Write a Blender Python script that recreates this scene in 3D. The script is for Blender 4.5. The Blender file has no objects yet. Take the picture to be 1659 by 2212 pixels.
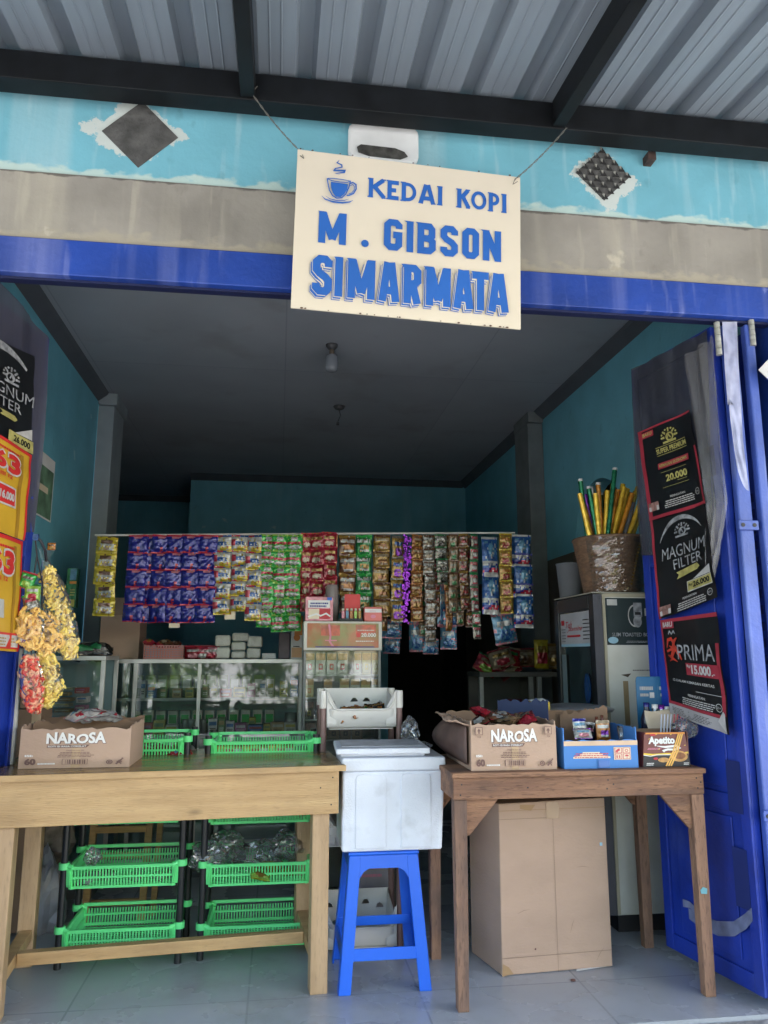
import bpy, bmesh, math, random
from mathutils import Vector, Matrix, noise
R = math.radians
random.seed(7)
scene = bpy.context.scene
col = scene.collection
# ---------------------------------------------------------------- camera, sky, sun, exposure
PW, PH, FP = 1659.0, 2212.0, 1661.0
CAM = Vector((0, 0, 1.18)); PITCH = R(10.5); YAW = R(7.7); ROLL = R(0.0)
cd = bpy.data.cameras.new('camera'); cam = bpy.data.objects.new('camera', cd); col.objects.link(cam)
cd.sensor_fit = 'HORIZONTAL'; cd.sensor_width = 36; cd.lens = 36 * FP / PW; cd.clip_start = .05; cd.clip_end = 500
CR = Matrix.Rotation(-YAW, 3, 'Z') @ Matrix.Rotation(math.pi / 2 + PITCH, 3, 'X') @ Matrix.Rotation(ROLL, 3, 'Z')
cam.matrix_world = Matrix.Translation(CAM) @ CR.to_4x4()
scene.camera = cam
world = bpy.data.worlds.new('World'); scene.world = world; world.use_nodes = True
wt = world.node_tree; wt.nodes.clear()
wo = wt.nodes.new('ShaderNodeOutputWorld'); wb = wt.nodes.new('ShaderNodeBackground'); ws = wt.nodes.new('ShaderNodeTexSky')
ws.sky_type = 'NISHITA'; ws.sun_disc = False; ws.sun_elevation = R(52); ws.sun_rotation = R(135); ws.air_density = 1.2; ws.dust_density = 2.0
wb.inputs[1].default_value = .15
wt.links.new(ws.outputs[0], wb.inputs[0]); wt.links.new(wb.outputs[0], wo.inputs[0])
sd = bpy.data.lights.new('sun', 'SUN'); so = bpy.data.objects.new('sun', sd); col.objects.link(so)
sd.energy = 5.0; sd.angle = R(.6); sd.color = (1, .965, .91)
el, az = R(52), R(135)     # azimuth from +Y clockwise
sdir = Vector((math.sin(az) * math.cos(el), math.cos(az) * math.cos(el), math.sin(el)))
so.rotation_euler = sdir.to_track_quat('Z', 'Y').to_euler()
scene.view_settings.view_transform = 'Standard'; scene.view_settings.look = 'None'
scene.view_settings.exposure = 2.6; scene.view_settings.gamma = 1
cy = scene.cycles; cy.max_bounces = 10; cy.diffuse_bounces = 6; cy.glossy_bounces = 4; cy.transparent_max_bounces = 16
cy.transmission_bounces = 4; cy.sample_clamp_indirect = 6; cy.caustics_reflective = False; cy.caustics_refractive = False
cy.use_denoising = True

def ray(px, py):
    return CR @ Vector(((px - PW / 2) / FP, -(py - PH / 2) / FP, -1))
def P(px, py, X=None, Y=None, Z=None):
    d = ray(px, py)
    t = (X - CAM.x) / d.x if X is not None else (Y - CAM.y) / d.y if Y is not None else (Z - CAM.z) / d.z
    return CAM + d * t
def Pl(px, py, p0, n):
    d = ray(px, py); return CAM + d * ((p0 - CAM).dot(n) / d.dot(n))
# ---------------------------------------------------------------- materials
MC = {}
def mat(name, c, rough=.55, metal=0., var=.12, scale=6., bump=0., bscale=None, spec=.5, coat=0., stretch=(1, 1, 1), c2=None, alpha=None, trans=0., detail=5.):
    if name in MC: return MC[name]
    m = bpy.data.materials.new(name); m.use_nodes = True; nt = m.node_tree; b = nt.nodes['Principled BSDF']
    b.inputs['Roughness'].default_value = rough; b.inputs['Metallic'].default_value = metal
    b.inputs['Specular IOR Level'].default_value = spec; b.inputs['Coat Weight'].default_value = coat
    tc = nt.nodes.new('ShaderNodeTexCoord'); mp = nt.nodes.new('ShaderNodeMapping'); mp.inputs['Scale'].default_value = stretch
    nt.links.new(tc.outputs['Object'], mp.inputs[0])
    n = nt.nodes.new('ShaderNodeTexNoise'); n.inputs['Scale'].default_value = scale; n.inputs['Detail'].default_value = detail
    nt.links.new(mp.outputs[0], n.inputs[0])
    mr = nt.nodes.new('ShaderNodeMapRange'); mr.inputs[1].default_value = .3; mr.inputs[2].default_value = .7
    nt.links.new(n.outputs[0], mr.inputs[0])
    mx = nt.nodes.new('ShaderNodeMix'); mx.data_type = 'RGBA'
    lo = c2 if c2 else tuple(x * (1 - var) for x in c); hi = c if c2 else tuple(min(1, x * (1 + var)) for x in c)
    mx.inputs[6].default_value = (*lo, 1); mx.inputs[7].default_value = (*hi, 1)
    nt.links.new(mr.outputs[0], mx.inputs[0]); nt.links.new(mx.outputs[2], b.inputs['Base Color'])
    if bump:
        n2 = nt.nodes.new('ShaderNodeTexNoise'); n2.inputs['Scale'].default_value = bscale or scale * 4; n2.inputs['Detail'].default_value = 4
        nt.links.new(mp.outputs[0], n2.inputs[0]); bp = nt.nodes.new('ShaderNodeBump'); bp.inputs['Strength'].default_value = bump; bp.inputs['Distance'].default_value = .01
        nt.links.new(n2.outputs[0], bp.inputs['Height']); nt.links.new(bp.outputs[0], b.inputs['Normal'])
    if alpha is not None: b.inputs['Alpha'].default_value = alpha
    MC[name] = m; return m
def nodes_of(m): return m.node_tree, m.node_tree.nodes['Principled BSDF']
def glass(name, tint=(1, 1, 1), refl=1.0, haze=0., hc=(.6, .65, .65)):
    if name in MC: return MC[name]
    m = bpy.data.materials.new(name); m.use_nodes = True; nt = m.node_tree; nt.nodes.clear()
    o = nt.nodes.new('ShaderNodeOutputMaterial'); t = nt.nodes.new('ShaderNodeBsdfTransparent'); g = nt.nodes.new('ShaderNodeBsdfGlossy')
    t.inputs[0].default_value = (*tint, 1); g.inputs['Roughness'].default_value = .03
    f = nt.nodes.new('ShaderNodeFresnel'); f.inputs[0].default_value = 1.52
    mu = nt.nodes.new('ShaderNodeMath'); mu.operation = 'MULTIPLY'; mu.inputs[1].default_value = refl; mu.use_clamp = True
    nt.links.new(f.outputs[0], mu.inputs[0]); ms = nt.nodes.new('ShaderNodeMixShader'); nt.links.new(mu.outputs[0], ms.inputs[0])
    nt.links.new(t.outputs[0], ms.inputs[1]); nt.links.new(g.outputs[0], ms.inputs[2]); last = ms
    if haze:
        d = nt.nodes.new('ShaderNodeBsdfDiffuse'); d.inputs[0].default_value = (*hc, 1); m2 = nt.nodes.new('ShaderNodeMixShader')
        tc = nt.nodes.new('ShaderNodeTexCoord'); n = nt.nodes.new('ShaderNodeTexNoise'); n.inputs['Scale'].default_value = 5
        nt.links.new(tc.outputs['Object'], n.inputs[0]); mm = nt.nodes.new('ShaderNodeMath'); mm.operation = 'MULTIPLY'; mm.inputs[1].default_value = haze * 2
        nt.links.new(n.outputs[0], mm.inputs[0]); nt.links.new(mm.outputs[0], m2.inputs[0])
        nt.links.new(ms.outputs[0], m2.inputs[1]); nt.links.new(d.outputs[0], m2.inputs[2]); last = m2
    nt.links.new(last.outputs[0], o.inputs[0]); MC[name] = m; return m
def weathered(name, c, streak, samt=.5, mottled=.15, rough=.7, peel=None, edge=None, sscale=9, rusty=False):
    """painted wall: mottling, streaks that run down, ragged worn patches"""
    m = mat(name, c, rough=rough, var=mottled, scale=3.5, bump=.25, bscale=40)
    nt, b = nodes_of(m); N = nt.nodes.new; L = nt.links.new
    tc = N('ShaderNodeTexCoord'); base = b.inputs['Base Color'].links[0].from_socket
    def layer(base, fac, colr):
        mx = N('ShaderNodeMix'); mx.data_type = 'RGBA'; L(fac, mx.inputs[0]); L(base, mx.inputs[6]); mx.inputs[7].default_value = (*colr, 1); return mx.outputs[2]
    def math_(op, a, bb=None, clamp=False):
        q = N('ShaderNodeMath'); q.operation = op; q.use_clamp = clamp
        for i, v in enumerate((a, bb)):
            if v is None: continue
            if isinstance(v, (int, float)): q.inputs[i].default_value = v
            else: L(v, q.inputs[i])
        return q.outputs[0]
    def nz(scale, st=(1, 1, 1), det=5, ro=.5):
        mp = N('ShaderNodeMapping'); mp.inputs['Scale'].default_value = st; L(tc.outputs['Object'], mp.inputs[0])
        n = N('ShaderNodeTexNoise'); n.inputs['Scale'].default_value = scale; n.inputs['Roughness'].default_value = ro; n.inputs['Detail'].default_value = det; L(mp.outputs[0], n.inputs[0]); return n.outputs[0]
    def rng(v, a, bb, o0=0, o1=1):
        q = N('ShaderNodeMapRange'); L(v, q.inputs[0]); q.inputs[1].default_value = a; q.inputs[2].default_value = bb; q.inputs[3].default_value = o0; q.inputs[4].default_value = o1; return q.outputs[0]
    s = rng(nz(sscale, (1, .02, .05), 3), .52, .75, 0, samt); base = layer(base, s, streak)
    s2 = rng(nz(sscale * 2.7, (1, .02, .12), 2), .6, .72, 0, samt * .7); base = layer(base, s2, streak)
    d2 = rng(nz(14, (1, 1, .6), 6), .35, .2, 0, .5); base = layer(base, d2, tuple(x * .5 for x in c))
    sx = N('ShaderNodeSeparateXYZ'); L(tc.outputs['Object'], sx.inputs[0])
    for (cx, cz, hw, hh, w, colr) in (peel or []):
        dx = math_('ABSOLUTE', math_('DIVIDE', math_('SUBTRACT', sx.outputs[0], cx), hw)); dz = math_('ABSOLUTE', math_('DIVIDE', math_('SUBTRACT', sx.outputs[2], cz), hh))
        dd = math_('ADD', dx, dz); nn = math_('ADD', math_('MULTIPLY', math_('SUBTRACT', nz(9, (1, 1, 1), 10, .72), .5), 2.6), math_('MULTIPLY', math_('SUBTRACT', nz(2.6, (1, 1, 1), 2), .5), 2.0))
        base = layer(base, rng(math_('ADD', dd, nn), 1.0 + w + .06, 1.0 + w - .02, 0, .9), colr)
    for (z0, w, colr, up) in (edge or []):
        dz = math_('SUBTRACT', sx.outputs[2], z0) if up else math_('SUBTRACT', z0, sx.outputs[2])
        nn = math_('MULTIPLY', math_('SUBTRACT', nz(13, (1, 1, 1.5), 6), .5), w * 3.2)
        base = layer(base, rng(math_('ADD', dz, nn), w, w * .5, 0, .85), colr)
    sp = rng(nz(6, (1, 1, 1), 8), .70, .74); base = layer(base, sp, streak)
    L(base, b.inputs['Base Color']); return m
def wood(name, c, c2, rough, axis, knots=.5, dirt=.5, dirtc=(.05, .035, .03), bump=.2):
    m = mat(name, c, c2=c2, rough=rough, scale=2.0, stretch={'x': (1, 9, 14), 'z': (14, 9, 1)}[axis], bump=bump, bscale=22, detail=9)
    nt, b = nodes_of(m); N = nt.nodes.new; L = nt.links.new; tc = N('ShaderNodeTexCoord'); base = b.inputs['Base Color'].links[0].from_socket
    def lay(base, fac, colr, mode='MIX'):
        mx = N('ShaderNodeMix'); mx.data_type = 'RGBA'; mx.blend_type = mode; L(fac, mx.inputs[0]); L(base, mx.inputs[6]); mx.inputs[7].default_value = (*colr, 1); return mx.outputs[2]
    def nz(scale, st, lo, hi, k, det=6):
        mp = N('ShaderNodeMapping'); mp.inputs['Scale'].default_value = st; L(tc.outputs['Object'], mp.inputs[0]); n = N('ShaderNodeTexNoise'); n.inputs['Scale'].default_value = scale; n.inputs['Detail'].default_value = det; L(mp.outputs[0], n.inputs[0])
        r = N('ShaderNodeMapRange'); L(n.outputs[0], r.inputs[0]); r.inputs[1].default_value = lo; r.inputs[2].default_value = hi; r.inputs[4].default_value = k; return r.outputs[0]
    st = {'x': (1, 3, 3), 'z': (3, 3, 1)}[axis]
    base = lay(base, nz(3.2, st, .50, .72, dirt), dirtc); base = lay(base, nz(26, {'x': (1, 6, 6), 'z': (6, 6, 1)}[axis], .56, .68, dirt * .8), tuple(x * .5 for x in c2)); base = lay(base, nz(2.1, (1, 1, 1), .55, .8, .35), tuple(min(1, x * 1.5) for x in c))
    v = N('ShaderNodeTexVoronoi'); v.inputs['Scale'].default_value = 3.1; mp = N('ShaderNodeMapping'); mp.inputs['Scale'].default_value = {'x': (1, 1.5, 2.6), 'z': (2.6, 1.5, 1)}[axis]; L(tc.outputs['Object'], mp.inputs[0]); L(mp.outputs[0], v.inputs[0])
    r = N('ShaderNodeMapRange'); L(v.outputs['Distance'], r.inputs[0]); r.inputs[1].default_value = .10; r.inputs[2].default_value = .03; r.inputs[4].default_value = knots; base = lay(base, r.outputs[0], tuple(x * .35 for x in c2))
    L(base, b.inputs['Base Color']); return m
# ---------------------------------------------------------------- mesh builder
ROOTLOC = {}
class MB:
    def __init__(s): s.v = []; s.f = []; s.m = []; s.sm = []
    def add(s, vs, fs, mi=0, smooth=False):
        o = len(s.v); s.v += [Vector(x) for x in vs]
        for f in fs: s.f.append([o + i for i in f]); s.m.append(mi); s.sm.append(smooth)
        return s
    def box(s, x0, x1, y0, y1, z0, z1, mi=0):
        return s.add([(x, y, z) for x in (x0, x1) for y in (y0, y1) for z in (z0, z1)],
                     [(0, 1, 3, 2), (4, 6, 7, 5), (0, 4, 5, 1), (2, 3, 7, 6), (0, 2, 6, 4), (1, 5, 7, 3)], mi)
    def beam(s, a, b, w, h, up=(0, 0, 1), mi=0):
        a, b, up = Vector(a), Vector(b), Vector(up); d = (b - a).normalized(); x = d.cross(up).normalized(); y = x.cross(d)
        vs = [p + x * sx * w / 2 + y * sy * h / 2 for p in (a, b) for sx, sy in ((-1, -1), (1, -1), (1, 1), (-1, 1))]
        return s.add(vs, [(3, 2, 1, 0), (4, 5, 6, 7), (0, 1, 5, 4), (1, 2, 6, 5), (2, 3, 7, 6), (3, 0, 4, 7)], mi)
    def hexa(s, a, b, mi=0):     # two quads, bottom a and top b
        return s.add(list(a) + list(b), [(3, 2, 1, 0), (4, 5, 6, 7), (0, 1, 5, 4), (1, 2, 6, 5), (2, 3, 7, 6), (3, 0, 4, 7)], mi)
    def prism(s, poly, ext, mi=0):
        n = len(poly); ext = Vector(ext); p = [Vector(q) for q in poly]
        return s.add(p + [q + ext for q in p], [tuple(range(n))[::-1], tuple(range(n, 2 * n))] + [(i, (i + 1) % n, n + (i + 1) % n, n + i) for i in range(n)], mi)
    def tube(s, pts, r, n=8, mi=0, cap=True, closed=False):
        pts = [Vector(p) for p in pts]; rs = r if isinstance(r, (list, tuple)) else [r] * len(pts); o = []; K = len(pts)
        prev = None
        for i, p in enumerate(pts):
            d = (pts[(i + 1) % K] - pts[i - 1]) if closed else (pts[min(i + 1, K - 1)] - pts[max(i - 1, 0)]); d.normalize()
            u = prev if prev else (Vector((0, 0, 1)) if abs(d.z) < .9 else Vector((1, 0, 0)))
            x = d.cross(u); x.normalize(); u = x.cross(d); u.normalize(); prev = u
            o += [p + (x * math.cos(2 * math.pi * k / n) + u * math.sin(2 * math.pi * k / n)) * rs[i] for k in range(n)]
        fs = [(i * n + k, i * n + (k + 1) % n, ((i + 1) % K) * n + (k + 1) % n, ((i + 1) % K) * n + k) for i in range(K if closed else K - 1) for k in range(n)]
        s.add(o, fs, mi, True)
        if cap and not closed: s.add(o[:n], [tuple(range(n))[::-1]], mi); s.add(o[-n:], [tuple(range(n))], mi)
        return s
    def lathe(s, prof, c=(0, 0, 0), n=20, mi=0, axis=None):
        c = Vector(c); o = []
        for r, z in prof: o += [c + Vector((r * math.cos(2 * math.pi * k / n), r * math.sin(2 * math.pi * k / n), z)) for k in range(n)]
        return s.add(o, [(i * n + k, i * n + (k + 1) % n, (i + 1) * n + (k + 1) % n, (i + 1) * n + k) for i in range(len(prof) - 1) for k in range(n)], mi, True)
    def grid(s, fn, nu, nv, slot=None, smooth=True, flip=False):
        o = len(s.v)
        for j in range(nv + 1):
            for i in range(nu + 1): s.v.append(Vector(fn(i / nu, j / nv)))
        for j in range(nv):
            for i in range(nu):
                f = [o + j * (nu + 1) + i, o + j * (nu + 1) + i + 1, o + (j + 1) * (nu + 1) + i + 1, o + (j + 1) * (nu + 1) + i]
                s.f.append(f[::-1] if flip else f); s.m.append(slot((i + .5) / nu, (j + .5) / nv) if slot else 0); s.sm.append(smooth)
        return s
    def build(s, name, mats, parent=None, bevel=0, local=False, solid=0, seg=2, kind=None, bend=0):
        mats = mats if isinstance(mats, (list, tuple)) else [mats]
        me = bpy.data.meshes.new(name)
        if parent is not None: off = Vector((0, 0, 0)) if local else ROOTLOC[parent.name]
        elif local: off = Vector((0, 0, 0))
        else:
            xs = [v.x for v in s.v]; ys = [v.y for v in s.v]; zs = [v.z for v in s.v]
            off = Vector(((min(xs) + max(xs)) / 2, (min(ys) + max(ys)) / 2, min(zs)))
        me.from_pydata([tuple(v - off) for v in s.v], [], s.f)
        for m in mats: me.materials.append(m)
        me.polygons.foreach_set('material_index', s.m); me.polygons.foreach_set('use_smooth', s.sm); me.update()
        ob = bpy.data.objects.new(name, me); col.objects.link(ob)
        if parent is not None: ob.parent = parent; ROOTLOC[ob.name] = ROOTLOC[parent.name] if not local else Vector((0, 0, 0))
        else: ob.location = off; ROOTLOC[ob.name] = off
        if solid: md = ob.modifiers.new('solid', 'SOLIDIFY'); md.thickness = solid; md.offset = 0
        if bevel:
            md = ob.modifiers.new('bevel', 'BEVEL'); md.width = bevel; md.segments = seg; md.limit_method = 'ANGLE'; md.angle_limit = R(35)
        if kind: ob['kind'] = kind
        return ob
def tag(o, label, cat, group=None):
    o['label'] = label; o['category'] = cat
    if group: o['group'] = group
    return o
def thing(name, label, cat, loc=(0, 0, 0), rz=0, group=None):
    o = bpy.data.objects.new(name, None); o.empty_display_size = .1; col.objects.link(o); o.location = loc; o.rotation_euler = (0, 0, rz)
    ROOTLOC[o.name] = Vector(loc); return tag(o, label, cat, group)
def dup(src, loc, rz=None, label=None, group=None):
    c = src.copy(); col.objects.link(c); c.location = loc
    if rz is not None: c.rotation_euler = (0, 0, rz)
    if label: c['label'] = label
    if group: c['group'] = group
    for ch in src.children:
        k = ch.copy(); col.objects.link(k); k.parent = c
        for g in ch.children:
            q = g.copy(); col.objects.link(q); q.parent = k
    return c
# ---------------------------------------------------------------- flat printing on a surface
TXT = {}
def text2d(s, bold=0.):
    k = (s, bold)
    if k in TXT: return TXT[k]
    cu = bpy.data.curves.new('t', 'FONT'); cu.body = s; cu.offset = bold; cu.resolution_u = 3; cu.fill_mode = 'FRONT'
    ob = bpy.data.objects.new('t', cu); col.objects.link(ob); dg = bpy.context.evaluated_depsgraph_get(); dg.update()
    me = ob.evaluated_get(dg).to_mesh(); vs = [(v.co.x, v.co.y) for v in me.vertices]; fs = [tuple(p.vertices) for p in me.polygons]
    ob.evaluated_get(dg).to_mesh_clear(); bpy.data.objects.remove(ob); bpy.data.curves.remove(cu)
    x0 = min(v[0] for v in vs); x1 = max(v[0] for v in vs); y0 = min(v[1] for v in vs); y1 = max(v[1] for v in vs)
    TXT[k] = ([((a - x0) / (x1 - x0), (b - y0) / (y1 - y0)) for a, b in vs], fs); return TXT[k]
class Print:
    """marks laid on a quad (or any surface p(u,v,off)); each colour becomes one child mesh"""
    def __init__(s, TL=None, TR=None, BR=None, BL=None, fn=None, base=.0012, step=.00025):
        if fn: s.p = fn
        else:
            TL, TR, BR, BL = map(Vector, (TL, TR, BR, BL)); n = (TR - BL).cross(TL - BR).normalized()
            s.n = n
            s.p = lambda u, v, off=0: (BL * (1 - u) + BR * u) * (1 - v) + (TL * (1 - u) + TR * u) * v + n * off
        s.off = base; s.step = step; s.mb = {}
    def _m(s, m): s.off += s.step; return s.mb.setdefault(m.name, (m, MB()))[1]
    def poly(s, m, pts):
        s._m(m).add([s.p(u, v, s.off) for u, v in pts], [tuple(range(len(pts)))]); return s
    def rect(s, m, u0, v0, u1, v1, n=1):
        mb = s._m(m)
        for i in range(n):
            a = u0 + (u1 - u0) * i / n; b = u0 + (u1 - u0) * (i + 1) / n
            mb.add([s.p(a, v0, s.off), s.p(b, v0, s.off), s.p(b, v1, s.off), s.p(a, v1, s.off)], [(0, 1, 2, 3)])
        return s
    def ell(s, m, cu, cv, ru, rv, n=20, ring=0):
        pts = [(cu + ru * math.cos(2 * math.pi * k / n), cv + rv * math.sin(2 * math.pi * k / n)) for k in range(n)]
        if not ring: return s.poly(m, pts)
        mb = s._m(m); q = [(cu + ru * (1 - ring) * math.cos(2 * math.pi * k / n), cv + rv * (1 - ring) * math.sin(2 * math.pi * k / n)) for k in range(n)]
        mb.add([s.p(a, b, s.off) for a, b in pts + q], [(k, (k + 1) % n, n + (k + 1) % n, n + k) for k in range(n)]); return s
    def text(s, m, t, u0, v0, u1, v1, bold=.0, shear=0., rot=False):
        vs, fs = text2d(t, bold); mb = s._m(m); o = []
        for a, b in vs:
            if rot: a, b = 1 - a, 1 - b
            o.append(s.p(u0 + (u1 - u0) * (a + shear * b), v0 + (v1 - v0) * b, s.off + (s.step * 3 if s.step > .0002 else 0)))
        mb.add(o, fs); return s
    def stroke(s, m, pts, w, asp=1., taper=None):
        """ribbon along a line; w in u units, asp = (v length)/(u length)"""
        q = [Vector((a, b * asp)) for a, b in pts]; L = []; Rr = []; n = len(q)
        for i in range(n):
            d0 = (q[i] - q[i - 1]).normalized() if i else (q[1] - q[0]).normalized(); d1 = (q[i + 1] - q[i]).normalized() if i < n - 1 else d0
            t = (d0 + d1); t = t.normalized() if t.length > 1e-6 else d1; nn = Vector((-t.y, t.x)); k = w / 2 / max(.45, nn.dot(Vector((-d1.y, d1.x))))
            if taper: k *= taper[i]
            L.append(q[i] + nn * k); Rr.append(q[i] - nn * k)
        mb = s._m(m); a = [s.p(x.x, x.y / asp, s.off) for x in L + Rr]
        mb.add(a, [(n + i, n + i + 1, i + 1, i) for i in range(n - 1)]); return s
    def lines(s, m, u0, v0, u1, v1, rows, fill=.45, seed=1):
        rd = random.Random(seed); h = (v1 - v0) / rows; mb = s._m(m)
        for r in range(rows):
            y0 = v0 + r * h; u = u0 + rd.uniform(0, .06) * (u1 - u0); e = u1 - rd.uniform(0, .12) * (u1 - u0)
            while u < e:
                w = min(rd.uniform(.04, .12) * (u1 - u0), e - u)
                mb.add([s.p(u, y0, s.off), s.p(u + w, y0, s.off), s.p(u + w, y0 + h * fill, s.off), s.p(u, y0 + h * fill, s.off)], [(0, 1, 2, 3)]); u += w + .015 * (u1 - u0)
        return s
    def done(s, parent, name='print'):
        for m, mb in s.mb.values(): mb.build(name, m, parent)
        return s
INK = lambda n, c, r=.5: mat('ink_' + n, c, rough=r, var=.05)
i_white = INK('white', (.75, .75, .74)); i_black = INK('black', (.015, .015, .018)); i_red = INK('red', (.45, .02, .03)); i_gold = INK('gold', (.45, .36, .08))
i_silver = mat('ink_silver', (.45, .47, .5), rough=.4, var=.3, scale=20); i_brown = INK('brown', (.13, .06, .045)); i_blue = INK('blue', (.02, .13, .55)); i_navy = INK('navy', (.03, .03, .2))
i_yellow = INK('yellow', (.75, .52, .05)); i_orange = INK('orange', (.7, .25, .04)); i_green = INK('green', (.05, .4, .08)); i_cream = INK('cream', (.72, .62, .46)); i_pink = INK('pink', (.7, .25, .35))
i_pale = INK('pale blue', (.3, .5, .62))
# ================================================================ the building
YF = 2.62; ZC = 3.0; XL, XR = -1.30, 1.95
teal_in = weathered('teal_paint', (.13, .385, .48), (.30, .52, .56), samt=.2, mottled=.14, rough=.55)
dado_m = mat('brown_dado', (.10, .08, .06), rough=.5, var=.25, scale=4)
grey_col = mat('grey_pillar_paint', (.25, .29, .31), rough=.6, var=.12, scale=5)
ceil_m = mat('ceiling_board', (.31, .33, .37), rough=.75, var=.12, scale=1.2)
nt, b = nodes_of(ceil_m); bk_ = nt.nodes.new('ShaderNodeTexBrick'); bk_.offset = 0; bk_.inputs['Scale'].default_value = 1; bk_.inputs['Brick Width'].default_value = 1.2; bk_.inputs['Row Height'].default_value = 1.2; bk_.inputs['Mortar Size'].default_value = .004; bk_.inputs['Color1'].default_value = (1, 1, 1, 1); bk_.inputs['Color2'].default_value = (.93, .93, .93, 1); bk_.inputs['Mortar'].default_value = (.8, .8, .8, 1)
tq = nt.nodes.new('ShaderNodeTexCoord'); nt.links.new(tq.outputs['Object'], bk_.inputs[0]); mz = nt.nodes.new('ShaderNodeMix'); mz.data_type = 'RGBA'; mz.blend_type = 'MULTIPLY'; mz.inputs[0].default_value = 1; nt.links.new(b.inputs['Base Color'].links[0].from_socket, mz.inputs[6]); nt.links.new(bk_.outputs[0], mz.inputs[7])
nq = nt.nodes.new('ShaderNodeTexNoise'); nq.inputs['Scale'].default_value = 2.2; nq.inputs['Detail'].default_value = 8; nt.links.new(tq.outputs['Object'], nq.inputs[0]); rq = nt.nodes.new('ShaderNodeMapRange'); rq.inputs[1].default_value = .58; rq.inputs[2].default_value = .68; rq.inputs[4].default_value = .35; nt.links.new(nq.outputs[0], rq.inputs[0]); mw = nt.nodes.new('ShaderNodeMix'); mw.data_type = 'RGBA'; nt.links.new(rq.outputs[0], mw.inputs[0]); nt.links.new(mz.outputs[2], mw.inputs[6]); mw.inputs[7].default_value = (.20, .20, .19, 1); nt.links.new(mw.outputs[2], b.inputs['Base Color'])
corn_m = mat('cornice_grey', (.075, .085, .10), rough=.6)
dL = P(303, 291, Y=YF); dR = P(1302, 378, Y=YF)
tz0 = 2.868; lz1 = 2.606; lz0 = 2.47
cream_peel = (.62, .66, .62)
fac_teal = weathered('weathered_teal_wall', (.17, .45, .55), (.45, .63, .67), samt=.5, mottled=.10, peel=[(dL.x - .015, dL.z, .135, .135, .08, cream_peel), (dR.x + .01, dR.z - .01, .112, .112, .16, cream_peel)],
                     edge=[(tz0, .035, (.55, .68, .62), True)])
fac_grey = weathered('raw_concrete_band', (.30, .28, .245), (.50, .46, .37), samt=.5, mottled=.2, rough=.85, edge=[(lz1, .045, (.40, .36, .28), True), (tz0, .012, (.10, .09, .08), False)])
fac_blue = weathered('blue_lintel_paint', (.014, .055, .32), (.22, .26, .55), samt=.5, mottled=.25, rough=.5, edge=[], rusty=True)
bd = thing('shop_building', 'shop front with pale teal upper wall, concrete band, blue lintel and open dark room', 'building')
EXL, EXR = -5.0, 6.0
MB().box(EXL, EXR, YF, YF + .15, tz0, 3.75).build('upper_wall', fac_teal, bd)
MB().box(EXL, EXR, YF - .012, YF + .15, lz1, tz0 - .002).build('concrete_band', fac_grey, bd)
MB().box(-1.62, 1.893, YF - .03, YF + .045, lz0, lz1 - .002).build('lintel', fac_blue, bd, bevel=.004)
MB().box(-1.62, 1.893, YF + .0, YF + .035, lz0 - .010, lz0 - .001).build('door_track', mat('dark_blue_steel', (.01, .015, .06), rough=.5), bd)
MB().box(1.90, 2.10, YF - .045, YF + .16, .0, lz1 - .003).build('door_post', fac_blue, bd, bevel=.004)
MB().box(-1.83, -1.627, YF - .045, YF + .16, .0, lz1 - .003).build('door_post', fac_blue, bd, bevel=.004)
MB().box(2.103, EXR, YF, YF + .15, 0, lz1 - .002).box(EXL, -1.833, YF, YF + .15, 0, lz1 - .002).build('front_wall', fac_teal, bd)
wl = MB().box(XL - .12, XL, YF + .17, 5.42, 0, ZC).box(-2.22, -2.10, 5.76, 9.25, 0, ZC).box(-2.10, XL - .001, 5.64, 5.755, 0, ZC); wl.build('left_wall', teal_in, bd)
def arch(y):
    c, r = 4.48, .40
    return 1.86 + math.sqrt(max(0, r * r - (y - c) ** 2)) if abs(y - c) < r else None
up = MB(); dd = MB(); ys = [2.79 + (8.0 - 2.79) * i / 90 for i in range(91)]
for a, b in zip(ys, ys[1:]):
    za, zb = arch(a), arch(b); mid = (a + b) / 2
    if za or zb:
        za = za or 1.86; zb = zb or 1.86
        up.hexa([(XR, a, za), (XR + .12, a, za), (XR + .12, b, zb), (XR, b, zb)], [(XR, a, ZC), (XR + .12, a, ZC), (XR + .12, b, ZC), (XR, b, ZC)])
    else:
        zl = 1.86 if mid > 4.0 else 1.2
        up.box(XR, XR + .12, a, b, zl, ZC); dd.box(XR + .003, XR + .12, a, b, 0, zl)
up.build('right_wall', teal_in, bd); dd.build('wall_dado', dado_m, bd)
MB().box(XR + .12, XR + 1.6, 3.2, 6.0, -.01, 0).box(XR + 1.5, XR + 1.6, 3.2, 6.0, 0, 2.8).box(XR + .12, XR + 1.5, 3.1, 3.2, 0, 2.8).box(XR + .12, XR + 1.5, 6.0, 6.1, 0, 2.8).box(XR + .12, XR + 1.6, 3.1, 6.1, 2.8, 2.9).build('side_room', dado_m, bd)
dwa, dwb = P(838, 1300, Y=7.9).x, P(1012, 1300, Y=7.9).x
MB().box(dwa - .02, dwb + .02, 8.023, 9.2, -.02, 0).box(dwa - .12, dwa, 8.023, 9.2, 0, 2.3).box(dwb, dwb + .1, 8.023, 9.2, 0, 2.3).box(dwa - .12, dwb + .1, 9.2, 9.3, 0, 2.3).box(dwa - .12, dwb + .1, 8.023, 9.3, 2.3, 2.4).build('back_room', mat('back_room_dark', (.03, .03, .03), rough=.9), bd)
MB().box(-.93, dwa, 7.9, 8.02, 0, ZC).box(dwb, XR + .12, 7.9, 8.02, 0, ZC).box(dwa, dwb, 7.9, 8.02, 2.05, ZC).box(-.93, -.85, 8.02, 9.1, 0, ZC).box(-2.10, -.85, 9.1, 9.22, 0, ZC).build('back_wall', teal_in, bd)
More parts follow.
